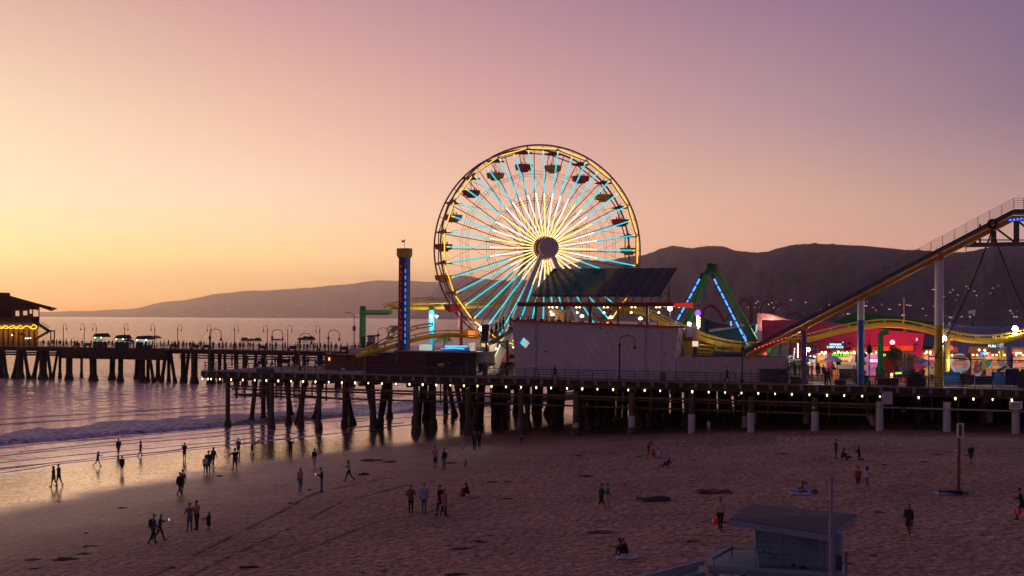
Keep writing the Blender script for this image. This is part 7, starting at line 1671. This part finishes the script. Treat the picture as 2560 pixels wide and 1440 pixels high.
cloth_on_sand(1568, 1393, 58, 1.3, C_['pale'], 'pale towel under the pair with the phone', 'towel', seed=4)
cloth_on_sand(2375, 1235, 78, 1.3, C_['lilac'], 'pale towel of the sleeper at the foot of the sign post', 'towel', seed=5)
cloth_on_sand(2003, 1235, 60, 1.3, C_['lilac'], 'thin pale towel under the pair with stretched legs', 'towel', seed=6)
p = G(1594, 1251); person((p.x, p.y, p.z), 'lie', 90, 'sleeper in dark clothes lying on the sand under a blanket, feet left', top='black', bot='dark', scale=1.0)
# draped blanket over the sleeper
c = G(1640, 1252); mb = MB(); n = 20; vs = []
for j in range(n + 1):
    for i in range(n + 1):
        x = (i / n - .5) * 1.9; y = (j / n - .5) * .8; hh_ = .30 * math.exp(-(y / .26) ** 2) * (.72 + .28 * math.sin(2.6 * x + .6)) * max(0, 1 - (abs(x) / 1.12) ** 6)
        vs.append(Vector((x, y, .04 + hh_ + .04 * noise.noise(Vector((x * 4, y * 5, 2))))))
mb.add(vs, [(j * (n + 1) + i, j * (n + 1) + i + 1, (j + 1) * (n + 1) + i + 1, (j + 1) * (n + 1) + i) for j in range(n) for i in range(n)], True); o = mb.build('blanket', C_['dark']); o.location = c; tag(o, 'dark blue blanket humped over the sleeper in the middle of the beach', 'blanket')
p = G(2350, 1236); person((p.x, p.y, p.z + .06), 'lie', 80, 'sleeper in black lying at the foot of the sign post', top='black', bot='black', scale=1.0)
def lump(px, py, w, h, m, label, cat, name, seed=0, sunk=.3):
    c = G(px, py); s_ = F / c.y; r = w / s_ / 2; hh_ = h / s_
    mb = MB(); mb.ball((0, 0, 0), 1, 16, 10); mb.v = [tuple(Vector(p) * (1 + (.35 if sunk > .25 else .9) * noise.noise(Vector(p) * 2 + Vector((seed, 0, 0))) + .3 * noise.noise(Vector(p) * 6 + Vector((seed, 0, 0))))) for p in mb.v]
    mb.v = [(p[0] * r, p[1] * r * .6, max(-sunk * hh_, p[2] * hh_)) for p in mb.v]; o = mb.build(name, m); o.location = c; return tag(o, label, cat)
lump(2037, 1233, 18, 10, C_['rust'], 'brown bag right of the pair with stretched legs', 'bag', 'bag', 1)
lump(2122, 1145, 14, 5, C_['black'], 'flat dark bag on the sand between the two kneeling friends', 'bag', 'bag', 2)
KELP = mat('dry_kelp', (.075, .042, .032), .95, var=.4, bump=1)
for i, (x, y, w, h, l) in enumerate([(909, 1187, 26, 6, 'mound of dark kelp right of the striding woman'), (773, 1226, 9, 3, 'small clump of dark kelp between the tan cardigan and black jacket'), (168, 1398, 60, 4, 'long dark kelp strip at the bottom left'), (83, 1400, 34, 3, 'low kelp strip left of the long one at the bottom left'), (934, 1151, 60, 3, 'wide dark kelp patch on the upper sand, left'), (976, 1155, 34, 3, 'dark kelp patch right of the wide one on the upper sand'), (1128, 1158, 26, 3, 'dark kelp smear left of the crouching child'), (1510, 1331, 70, 3, 'wide low kelp patch above the pair with the phone'), (1730, 1354, 30, 4, 'thin dark driftwood piece left of the lifeguard hut'), (1140, 1438, 60, 5, 'dark kelp mound at the bottom edge'), (1152, 1372, 50, 3, 'brown kelp patch near the bottom centre'), (735, 1258, 30, 2, 'thin kelp line below the woman in the tan cardigan'), (620, 1418, 40, 4, 'dark curved kelp strand near the bottom left'), (1270, 1205, 22, 2, 'small dark kelp spot right of the sitting woman'), (1597, 1142, 8, 3, 'tiny dark clump left of the red jacket'), (147, 1254, 10, 2, 'tiny kelp scrap below the olive coat pair'), (550, 1190, 20, 2, 'thin kelp line at the edge of the wet sand'), (1470, 1190, 40, 2, 'faint kelp line in the middle of the upper beach')]):
    lump(x, y, w, h * .8, KELP, l, 'kelp', 'kelp_clump', i * 2.3, sunk=.2)
rk = random.Random(77)
for i in range(46):
    x, y = rk.uniform(20, 2500), rk.uniform(1120, 1435)
    g_ = G(x, y)
    if shore_d(g_.x, g_.y) < 6: continue
    lump(x, y, rk.uniform(8, 34), rk.uniform(1, 2.6), KELP, 'small dark scrap of dried kelp scattered on the open sand', 'kelp', 'kelp_scrap', i * 1.7 + 40, sunk=.2)['group'] = 'kelp scraps on the sand'
for i, (x, y) in enumerate([(1245, 1420), (1240, 1422), (1042, 1116), (1041, 1105), (1563, 1145), (1538, 1146), (2262, 1335)]): lump(x, y, 6, 2, C_['white'], 'small pale piece of litter lying on the sand', 'litter', 'litter', i, sunk=.2)['group'] = 'litter on the sand'
# ---------------------------------------------------------------- people on the piers
rnd = random.Random(21)
def pier_person(px, v_, pose, face, label, group=None, sc=1.0, z=DECK, **k): return person(DK(px, v_, z), pose, face, label, scale=sc, group=group, **k)
far = [150, 165, 178, 194, 30, 45, 272, 333, 345, 352, 361, 372, 381, 430, 437, 458, 475, 481, 485, 565, 577, 587, 590, 608, 620, 625, 665, 739, 744, 750, 775, 783, 788, 793, 812, 828, 868, 880, 888, 20, 88, 120, 510]
far += [108, 132, 141, 158, 186, 205, 228, 262, 281, 318, 326, 366, 402, 410, 421, 447, 466, 497, 502, 533, 548, 556, 600, 633, 648, 675, 690, 706, 712, 760, 768, 801, 820, 840, 852, 896]
fp = ['stand', 'walk_small', 'stand', 'arms_front', 'walk', 'hands_hip', 'walk_small']; cc = ['black', 'dark', 'navy', 'dark', 'brown', 'grey', 'black', 'purple']
for i, x in enumerate(far):
    pier_person(x, FV0 + rnd.choice((2.5, 4, 6, 8, 10)), fp[i % 7], rnd.choice((90, -90, 0, 180, 70, -60)), 'small dark silhouette of a stroller out on the far pier', 'strollers on the far pier', rnd.uniform(.93, 1.05), top=cc[(i * 3) % 8], bot=cc[(i * 5 + 1) % 8], hair=(rnd.choice(('short', 'long')), 'black'))
tl = [(580, 16, 'stand'), (613, 15, 'hands_hip'), (617, 16, 'stand'), (653, 14, 'walk_small'), (657, 12, 'one_up'), (664, 13, 'stand'), (688, 17, 'stand'), (694, 16, 'arms_front'), (723, 18, 'stand'), (735, 17, 'walk_small'), (757, 19, 'stand'), (770, 18, 'hands_hip')]
for i, (x, v_, ps) in enumerate(tl): pier_person(x, v_, ps, rnd.choice((90, -90, 0, 180)), 'shadowy visitor standing on the narrow tongue of the near pier', 'visitors on the pier tongue', rnd.uniform(.93, 1.03), top=rnd.choice(['dark', 'navy', 'grey', 'purple', 'black']), bot=rnd.choice(['dark', 'black', 'grey']), hair=('short', 'black'))
P_ = pier_person
P_(1388, 1.2, 'walk', 90, 'man in dark clothes walking left along the railing before the white building', top='black', bot='black')
P_(1818, 1.3, 'walk', -95, 'man in black striding before the low pale wall', top='black', bot='black')
P_(1956, 1.5, 'hands_hip', 0, 'person in black jacket and rust shorts by the slatted screen', top='black', bot='rust', shin='skin')
P_(1168, 1.2, 'stand', 20, 'person in a pale mauve shirt before the dark red fence', top='purple', bot='grey')
P_(1122, 1.4, 'stand', 0, 'dark figure left of the pale mauve shirt at the fence', top='dark', bot='black')
P_(1201, 3, 'stand', 0, 'dark figure at the small gate left of the stairs', top='black', bot='black'); P_(1210, 3.2, 'arms_front', 30, 'figure in a blue top at the small gate beside the dark figure', top='blue', bot='black')
P_(2064, 2.0, 'arms_front', -60, 'dark haired visitor at the railing below the racing sign, left of two', top='black', bot='black', hair=('long', 'black')); P_(2072, 2.2, 'walk_small', 20, 'visitor in dark coat at the railing below the racing sign, right of two', top='dark', bot='black', hair=('long', 'black'), coat=('dark', .3))
P_(2406, 1.6, 'stand', 10, 'dark figure standing before the shark head, left of two', top='dark', bot='black'); P_(2418, 1.7, 'stand', -20, 'pinkish clad figure before the shark head, right of two', top='brown', bot='brown', shin='skin')
P_(2096, 13, 'stand', 180, 'dark haired attendant seated high behind the cream cart', top='dark', bot='dark', z=DECK + .8)
P_(2085, 12, 'stand', 0, 'visitor silhouetted against the cream lit booth', top='black', bot='dark'); P_(2290, 10, 'stand', 150, 'visitor in white beneath the dark blue umbrella, left', top='white', bot='dark'); P_(2330, 10, 'stand', 160, 'visitor in white beneath the mauve umbrella', top='white', bot='dark'); P_(2308, 11, 'arms_front', 140, 'visitor in brown between the two umbrellas', top='rust', bot='dark')
P_(2137, 9, 'stand', 0, 'dark visitor right of the cream cart', top='dark', bot='dark'); P_(2049, 16, 'walk_small', 60, 'visitor walking towards the amber booth', top='navy', bot='dark')
for i in range(34):
    x = rnd.choice((rnd.uniform(2024, 2150), rnd.uniform(2160, 2300), rnd.uniform(2376, 2396), rnd.uniform(2426, 2556)))
    P_(x, rnd.uniform(9.5, 19), rnd.choice(fp), rnd.choice((0, 90, -90, 40, 180, -30)), 'visitor in the evening crowd moving among the game booths', 'crowd among the game booths', rnd.uniform(.9, 1.04), top=rnd.choice(cc + ['red', 'white', 'teal', 'pale']), bot=rnd.choice(['dark', 'black', 'denim']), hair=(rnd.choice(('short', 'long')), 'black'))
for i, x in enumerate([238, 247, 252, 293, 300, 306, 343, 349, 356, 364]): pier_person(x, FV0 + 1.2, fp[i % 7], rnd.choice((0, 20, -30)), 'dark customer standing in front of a lit vendor cart on the far pier', 'customers at the vendor carts', top='black', bot='black')
TZ = lambda x: PV(x, 805 + (x - 1280) * .04, 4.6).z
for i, (x, v_, ps, l, t_) in enumerate([(1294, 6, 'stand', 'dark', 'black'), (1304, 6.5, 'stand', 'second', 'dark'), (1320, 6, 'stand', 'third', 'black'), (1328, 6.5, 'stand', 'fourth', 'black'), (1334, 7, 'stand', 'fifth', 'navy'), (1354, 6, 'stand', 'sixth', 'black'), (1366, 6.5, 'stand', 'seventh', 'purple'), (1398, 6, 'stand', 'eighth', 'black'), (1415, 7, 'stand', 'ninth', 'dark'), (1425, 6.5, 'stand', 'tenth', 'black'), (1511, 7, 'stand', 'eleventh', 'brown'), (1624, 6, 'stand', 'twelfth', 'navy')]):
    pb = PV(x, 800, v_); person(Vector((pb.x, pb.y, PV(x, 807 + (x - 1280) * .038, 4.5).z - .9)), ps, rnd.choice((0, 90, -90, 180)), 'dark head and shoulders of a guest behind the red-topped terrace wall', top=t_, bot='dark', group='guests on the roof terrace', hair=('short', 'black'))
pb = PV(1645, 800, 5.5); person(Vector((pb.x, pb.y, PV(1645, 820, 4.5).z - .9)), 'stand', 90, 'guest in a red shirt at the right end of the terrace', top='red', bot='dark')
for i, (x, y, l, hr) in enumerate([(1276, 822, 'in a cap at the top of the outdoor stairs', ('cap', 'black')), (1258, 830, 'second from the top of the outdoor stairs', ('short', 'black')), (1250, 836, 'third from the top of the outdoor stairs', ('short', 'black')), (1240, 842, 'halfway on the upper stair flight', ('long', 'black')), (1228, 852, 'near the landing of the outdoor stairs', ('short', 'black'))]):
    pb = PV(x, y, 6.2); person(pb, 'walk_small', -70, 'dark guest ' + l, top='black', bot='dark', hair=hr)
for i, (x, y) in enumerate([(1262, 905), (1270, 900), (1255, 915), (1278, 908), (1236, 918)]): P_(x, 9 + i, 'stand', 0, 'dark visitor in the crowd under the outdoor stairs', 'crowd under the stairs', top='black', bot='dark')
# passengers: seated busts with heads in the gondolas
for k in range(20):
    g = GOND[k]; n_ = (3, 2, 4, 2, 3)[k % 5]
    for q in range(n_):
        a = k * .9 + q * 2 * math.pi / n_; pp = Vector(g.location) + Vector((math.cos(a) * .68, math.sin(a) * .5, -2.25))
        person(pp, 'sit_knees', math.degrees(a) + 90, 'dark silhouetted rider seated in a wheel gondola', top=rnd.choice(['black', 'dark', 'navy']), bot='black', scale=.92, group='riders in the gondolas', hair=('short', 'black'))
# ================================================================ LIFEGUARD HUT, SIGN POST
lt = thing('lifeguard_hut', G(1990, 1500), 'pale blue lifeguard hut on stilts with a flat dark purple roof', 'lifeguard hut')
Y0 = 37.0
def Q(px, py, Y): return P(px, py, Y)
M_HUT = mat('hut_blue', (.15, .23, .28), .7, var=.12); M_HROOF = mat('hut_roof', (.075, .05, .08), .75, var=.3, nscale=1.5); M_HTRIM = mat('hut_trim', (.20, .26, .33), .65)
def hq(name, pts, thick, m, par=lt):
    mb = MB(); mb.prism([Q(*p) for p in pts], thick); return mb.build(name, m, par)
YF = 36.0; YB = 39.2
zr = lambda px, py, Y: Q(px, py, Y).z
FLc = Q(1824, 1296, YF); FRc = Q(2072, 1335, YF - .55); BRc = Q(2140, 1286, YB - .6); BLc = Q(1878, 1259, YB)
mb = MB(); mb.prism([FLc, FRc, BRc, BLc], -Z * .10); mb.build('roof', M_HROOF, lt)
mb = MB()
for a, b_ in ((FLc, FRc), (FRc, BRc), (BRc, BLc), (BLc, FLc)): mb.beam(a - Z * .12, b_ - Z * .12, .06, .19)
mb.build('roof_fascia', M_HTRIM, lt)
# cabin: front wall under the front edge
w0 = Q(1886, 1322, YF + .25); w1 = Q(2106, 1352, YF - .15); zb_ = Q(1900, 1418, YF).z
dirw = (w1 - w0); dirw.z = 0; nrmw = Vector((-dirw.y, dirw.x, 0)).normalized()
b0 = Vector((Q(1899, 1400, YF + .25).x, w0.y, zb_ - .3)); b1 = Vector((Q(2106, 1400, YF - .15).x, w1.y, zb_ - .3))
mb = MB(); mb.prism([w0 + Z * .1, w1 + Z * .22, b1, b0], nrmw * 2.3); mb.build('cabin', M_HUT, lt)
def onw(px, py, off=.0):
    t = (px - 1886) / (2106 - 1886.0); Y = w0.y + (w1.y - w0.y) * t; p = P(px, py, Y); return p - nrmw * off
def wq(name, x0, y0, x1, y1, m, off=.03, dy=0):
    mb = MB(); mb.prism([onw(x0, y0, off), onw(x1, y0 + dy, off), onw(x1, y1 + dy, off), onw(x0, y1, off)], nrmw * (off - .004)); return mb.build(name, m, lt)
wq('panel_joint', 1994, 1334, 1997, 1436, M_HTRIM, .03); wq('door_panel', 2005, 1345, 2046, 1412, mat('hut_panel', (.12, .19, .24), .7), .02, 2)
wq('door_header', 2010, 1343, 2046, 1345, M_IRON, .05, 2); wq('base_rail', 1900, 1410, 2080, 1413, M_HTRIM, .05, 4)
for x, y in ((1978, 1412), (2003, 1416)): wq('fixture', x, y - 3, x + 10, y + 4, M_IRON, .06)
for x_ in (1887, 2099): wq('corner_board', x_, 1328, x_ + 5, 1418, M_HTRIM, .035, 8)
for y_ in (1352, 1366, 1380, 1394): wq('plank_seam', 1893, y_, 1992, y_ + .8, mat('seam_dark', (.07, .10, .13), .8), .012, 7)
for x_ in (1925, 1958, 2060, 2080): wq('stud_seam', x_, 1336, x_ + .8, 1424, MATS['seam_dark'], .012, 0)
# green scribble on the wall
mb = MB(); pts = [onw(1906, 1378, .01), onw(1914, 1374, .01), onw(1909, 1383, .01), onw(1922, 1380, .01), onw(1918, 1388, .01), onw(1936, 1384, .01), onw(1930, 1394, .01), onw(1944, 1390, .01)]; mb.tube(crom(pts, 4), .012, 5); mb.build('graffiti', mat('graffiti_green', (.02, .22, .12), .6), lt)
mb = MB(); mb.prism([onw(2091, 1388, .06), onw(2104, 1390, .06), onw(2104, 1450, .06), onw(2091, 1450, .06)], nrmw * .05); mb.build('blue_locker', M_NAVY, lt)
# deck, railings
zd = zb_ - .15
mb = MB(); c_ = (b0 + b1) / 2; mb.prism([Q(1770, 1424, YF - .2), Q(2112, 1440, YF - 1.0), Q(2120, 1440, YF - 1.0) + nrmw * 3.2, Q(1770, 1424, YF - .2) + nrmw * 3.0], -Z * .12); mb.build('deck', M_HUT, lt)
mb = MB(); mb.beam(Q(1770, 1417, YF - .3), Q(2085, 1436, YF - 1), .05, .12); mb.beam(Q(1782, 1396, YF + .1), Q(1829, 1370, YF + 1.9), .05, .1); mb.beam(Q(1829, 1369, YF + 1.9), Q(1890, 1371, YF + 1.2), .06, .1)
for x, y0, Y in ((1829, 1370, YF + 1.9), (1784, 1396, YF + .1)): mb.beam(Q(x, y0, Y), Q(x, y0, Y) - Z * .9, .06, .06)
mb.beam(Q(1830, 1402, YF + 1.9), Q(1895, 1405, YF + 1.2), .05, .06)
mb.build('railing', M_HTRIM, lt)
mb = MB(); mb.beam(Q(1600, 1447, YF - 2.2), Q(1757, 1406, YF - .2), .10, .14); mb.beam(Q(1640, 1455, YF - 2.0), Q(1742, 1420, YF - .1), .10, .14); mb.build('ramp_rail', M_HTRIM, lt)
mb = MB(); mb.prism([Q(1560, 1478, YF - 2.4), Q(1765, 1430, YF - .2), Q(1765, 1430, YF - .2) + nrmw * 1.2, Q(1560, 1478, YF - 2.4) + nrmw * 1.2], -Z * .1); mb.build('ramp', M_HUT, lt)
for x, Y in ((1790, YF), (1900, YF + 2.5), (2000, YF - .4), (2100, YF - .8), (2100, YF + 1.8)):
    t_ = Q(x, 1432, Y); mb = MB(); zz = zg(t_.x, t_.y); mb.beam(Vector((t_.x, t_.y, min(t_.z, zd))), Vector((t_.x, t_.y, zz - .3)), .16, .16); mb.build('stilt', M_HTRIM, lt)
mb = MB()
for i, (x, y) in enumerate([(1907, 1274), (1926, 1284), (1959, 1287), (1979, 1298), (1997, 1294)]):
    q = Q(x, y, YF + 1.5); rel = BLc.lerp(FLc, .3 + .12 * i); nrf = (FRc - FLc).cross(BLc - FLc).normalized(); nrf = nrf if nrf.z > 0 else -nrf
    d_ = (q - Vector((0, 0, CAMZ))); t_ = (FLc - Vector((0, 0, CAMZ))).dot(nrf) / d_.dot(nrf); q = Vector((0, 0, CAMZ)) + d_ * t_ + nrf * .012; mb.beam(q - U * .045, q + U * .045, .03, .02)
mb.build('roof_scuffs', mat('scuff_pale', (.30, .26, .33), .7), lt)
# pole in front of the hut
pt0 = Q(2078, 1191, 34.6); pt1 = Q(2079, 1440, 34.6); mb = MB(); mb.tube([pt1 - Z * 2.4, pt0.lerp(pt1, .42)], .075, 10); mb.tube([pt0.lerp(pt1, .42), pt0], .05, 10); tag(mb.build('hut_pole', mat('pole_grey', (.24, .22, .28), .6)), 'grey pole standing in front of the right side of the lifeguard hut', 'pole')
pt0 = Q(2114, 1382, 38); mb = MB(); mb.box(pt0 + Z * .0, .16, .16, .10); mb.box(pt0 - Z * 1.2, .10, .10, 2.3); tag(mb.build('hut_post', M_HTRIM), 'short post with a pale cap at the right side of the lifeguard hut', 'post')
# heads of people beyond the rail, seated on the sand
for i, (x, y, c1, l) in enumerate([(1860, 1450, 'rust', 'left'), (1888, 1449, 'black', 'middle'), (1901, 1450, 'brown', 'right')]):
    p = G(x, y); person((p.x, p.y, p.z), 'sit_knees', 0, 'head of a person sitting beyond the hut railing, %s of three' % l, top=c1, bot='dark', hair=('short', 'brown' if c1 != 'black' else 'black'), scale=.8)
# sign post
b_ = G(2397, 1224); s_ = F / b_.y; hp = 167 / s_
o = thing('beach_sign_post', b_, 'tall reddish wooden post with a white sign plate on the sand', 'sign post')
mb = MB(); mb.beam(Z * -.3, Z * hp, .20, .20, V); kid(mb, 'post', mat('post_redwood', (.22, .06, .035), .8, var=.25), o)
mb = MB(); mb.box((.03, -.14, hp - 18 / s_), 17 / s_, .04, 36 / s_); kid(mb, 'sign_plate', M_WHITE, o)
mb = MB(); mb.tube([Vector((-.13, -.05 + .0 * i, 0)) + Vector((0, math.cos(i * .7) * .0, 0)) + Vector((math.cos(i * .6283) * .10 - .04, 0, hp * .56 + math.sin(i * .6283) * .18)) for i in range(10)], .03, 6, closed=True); kid(mb, 'life_ring', M_WHITE, o)
mb = MB(); mb.box((.03, -.165, hp - 18 / s_), .22, .01, 30 / s_); kid(mb, 'dark_stripe', mat('sign_stripe', (.12, .04, .05), .7), o)

# curving tyre ruts pressed into the sand
M_RUT = mat('rut_sand', (.24, .145, .10), .9, var=.3, nscale=3, bump=1, bscale=14)
for j, (pts, l) in enumerate([([(380, 1440), (520, 1370), (640, 1310), (700, 1280), (745, 1254), (800, 1230), (880, 1212), (960, 1196)], 'left of the paired tyre ruts curving up the beach'), ([(470, 1440), (600, 1378), (720, 1322), (790, 1287), (850, 1258), (930, 1236), (1020, 1212)], 'right of the paired tyre ruts curving up the beach'), ([(690, 1400), (850, 1340), (960, 1300), (1050, 1285), (1200, 1240)], 'faint straighter tyre rut near the middle')]):
    c = crom([G(x, y) for x, y in pts], 14); mb = MB(); vs_ = []
    for i, p in enumerate(c):
        t = (c[min(i + 1, len(c) - 1)] - c[max(i - 1, 0)]).normalized(); s_ = Vector((t.y, -t.x, 0)); w_ = (.12 if j < 2 else .08) * (1 + .5 * noise.noise(Vector((p.x, p.y, 0))))
        for q in (-1, 0, 1): r_ = p + s_ * w_ * q; vs_.append(Vector((r_.x, r_.y, zg(r_.x, r_.y) + .05)))
    mb.add(vs_, [(i * 3 + k, i * 3 + k + 1, i * 3 + k + 4, i * 3 + k + 3) for i in range(len(c) - 1) for k in range(2) if noise.noise(Vector((i * .21, j * 5, 0))) > -.12], True)
    tag(mb.build('tyre_track', M_RUT), l, None, None, 'structure')
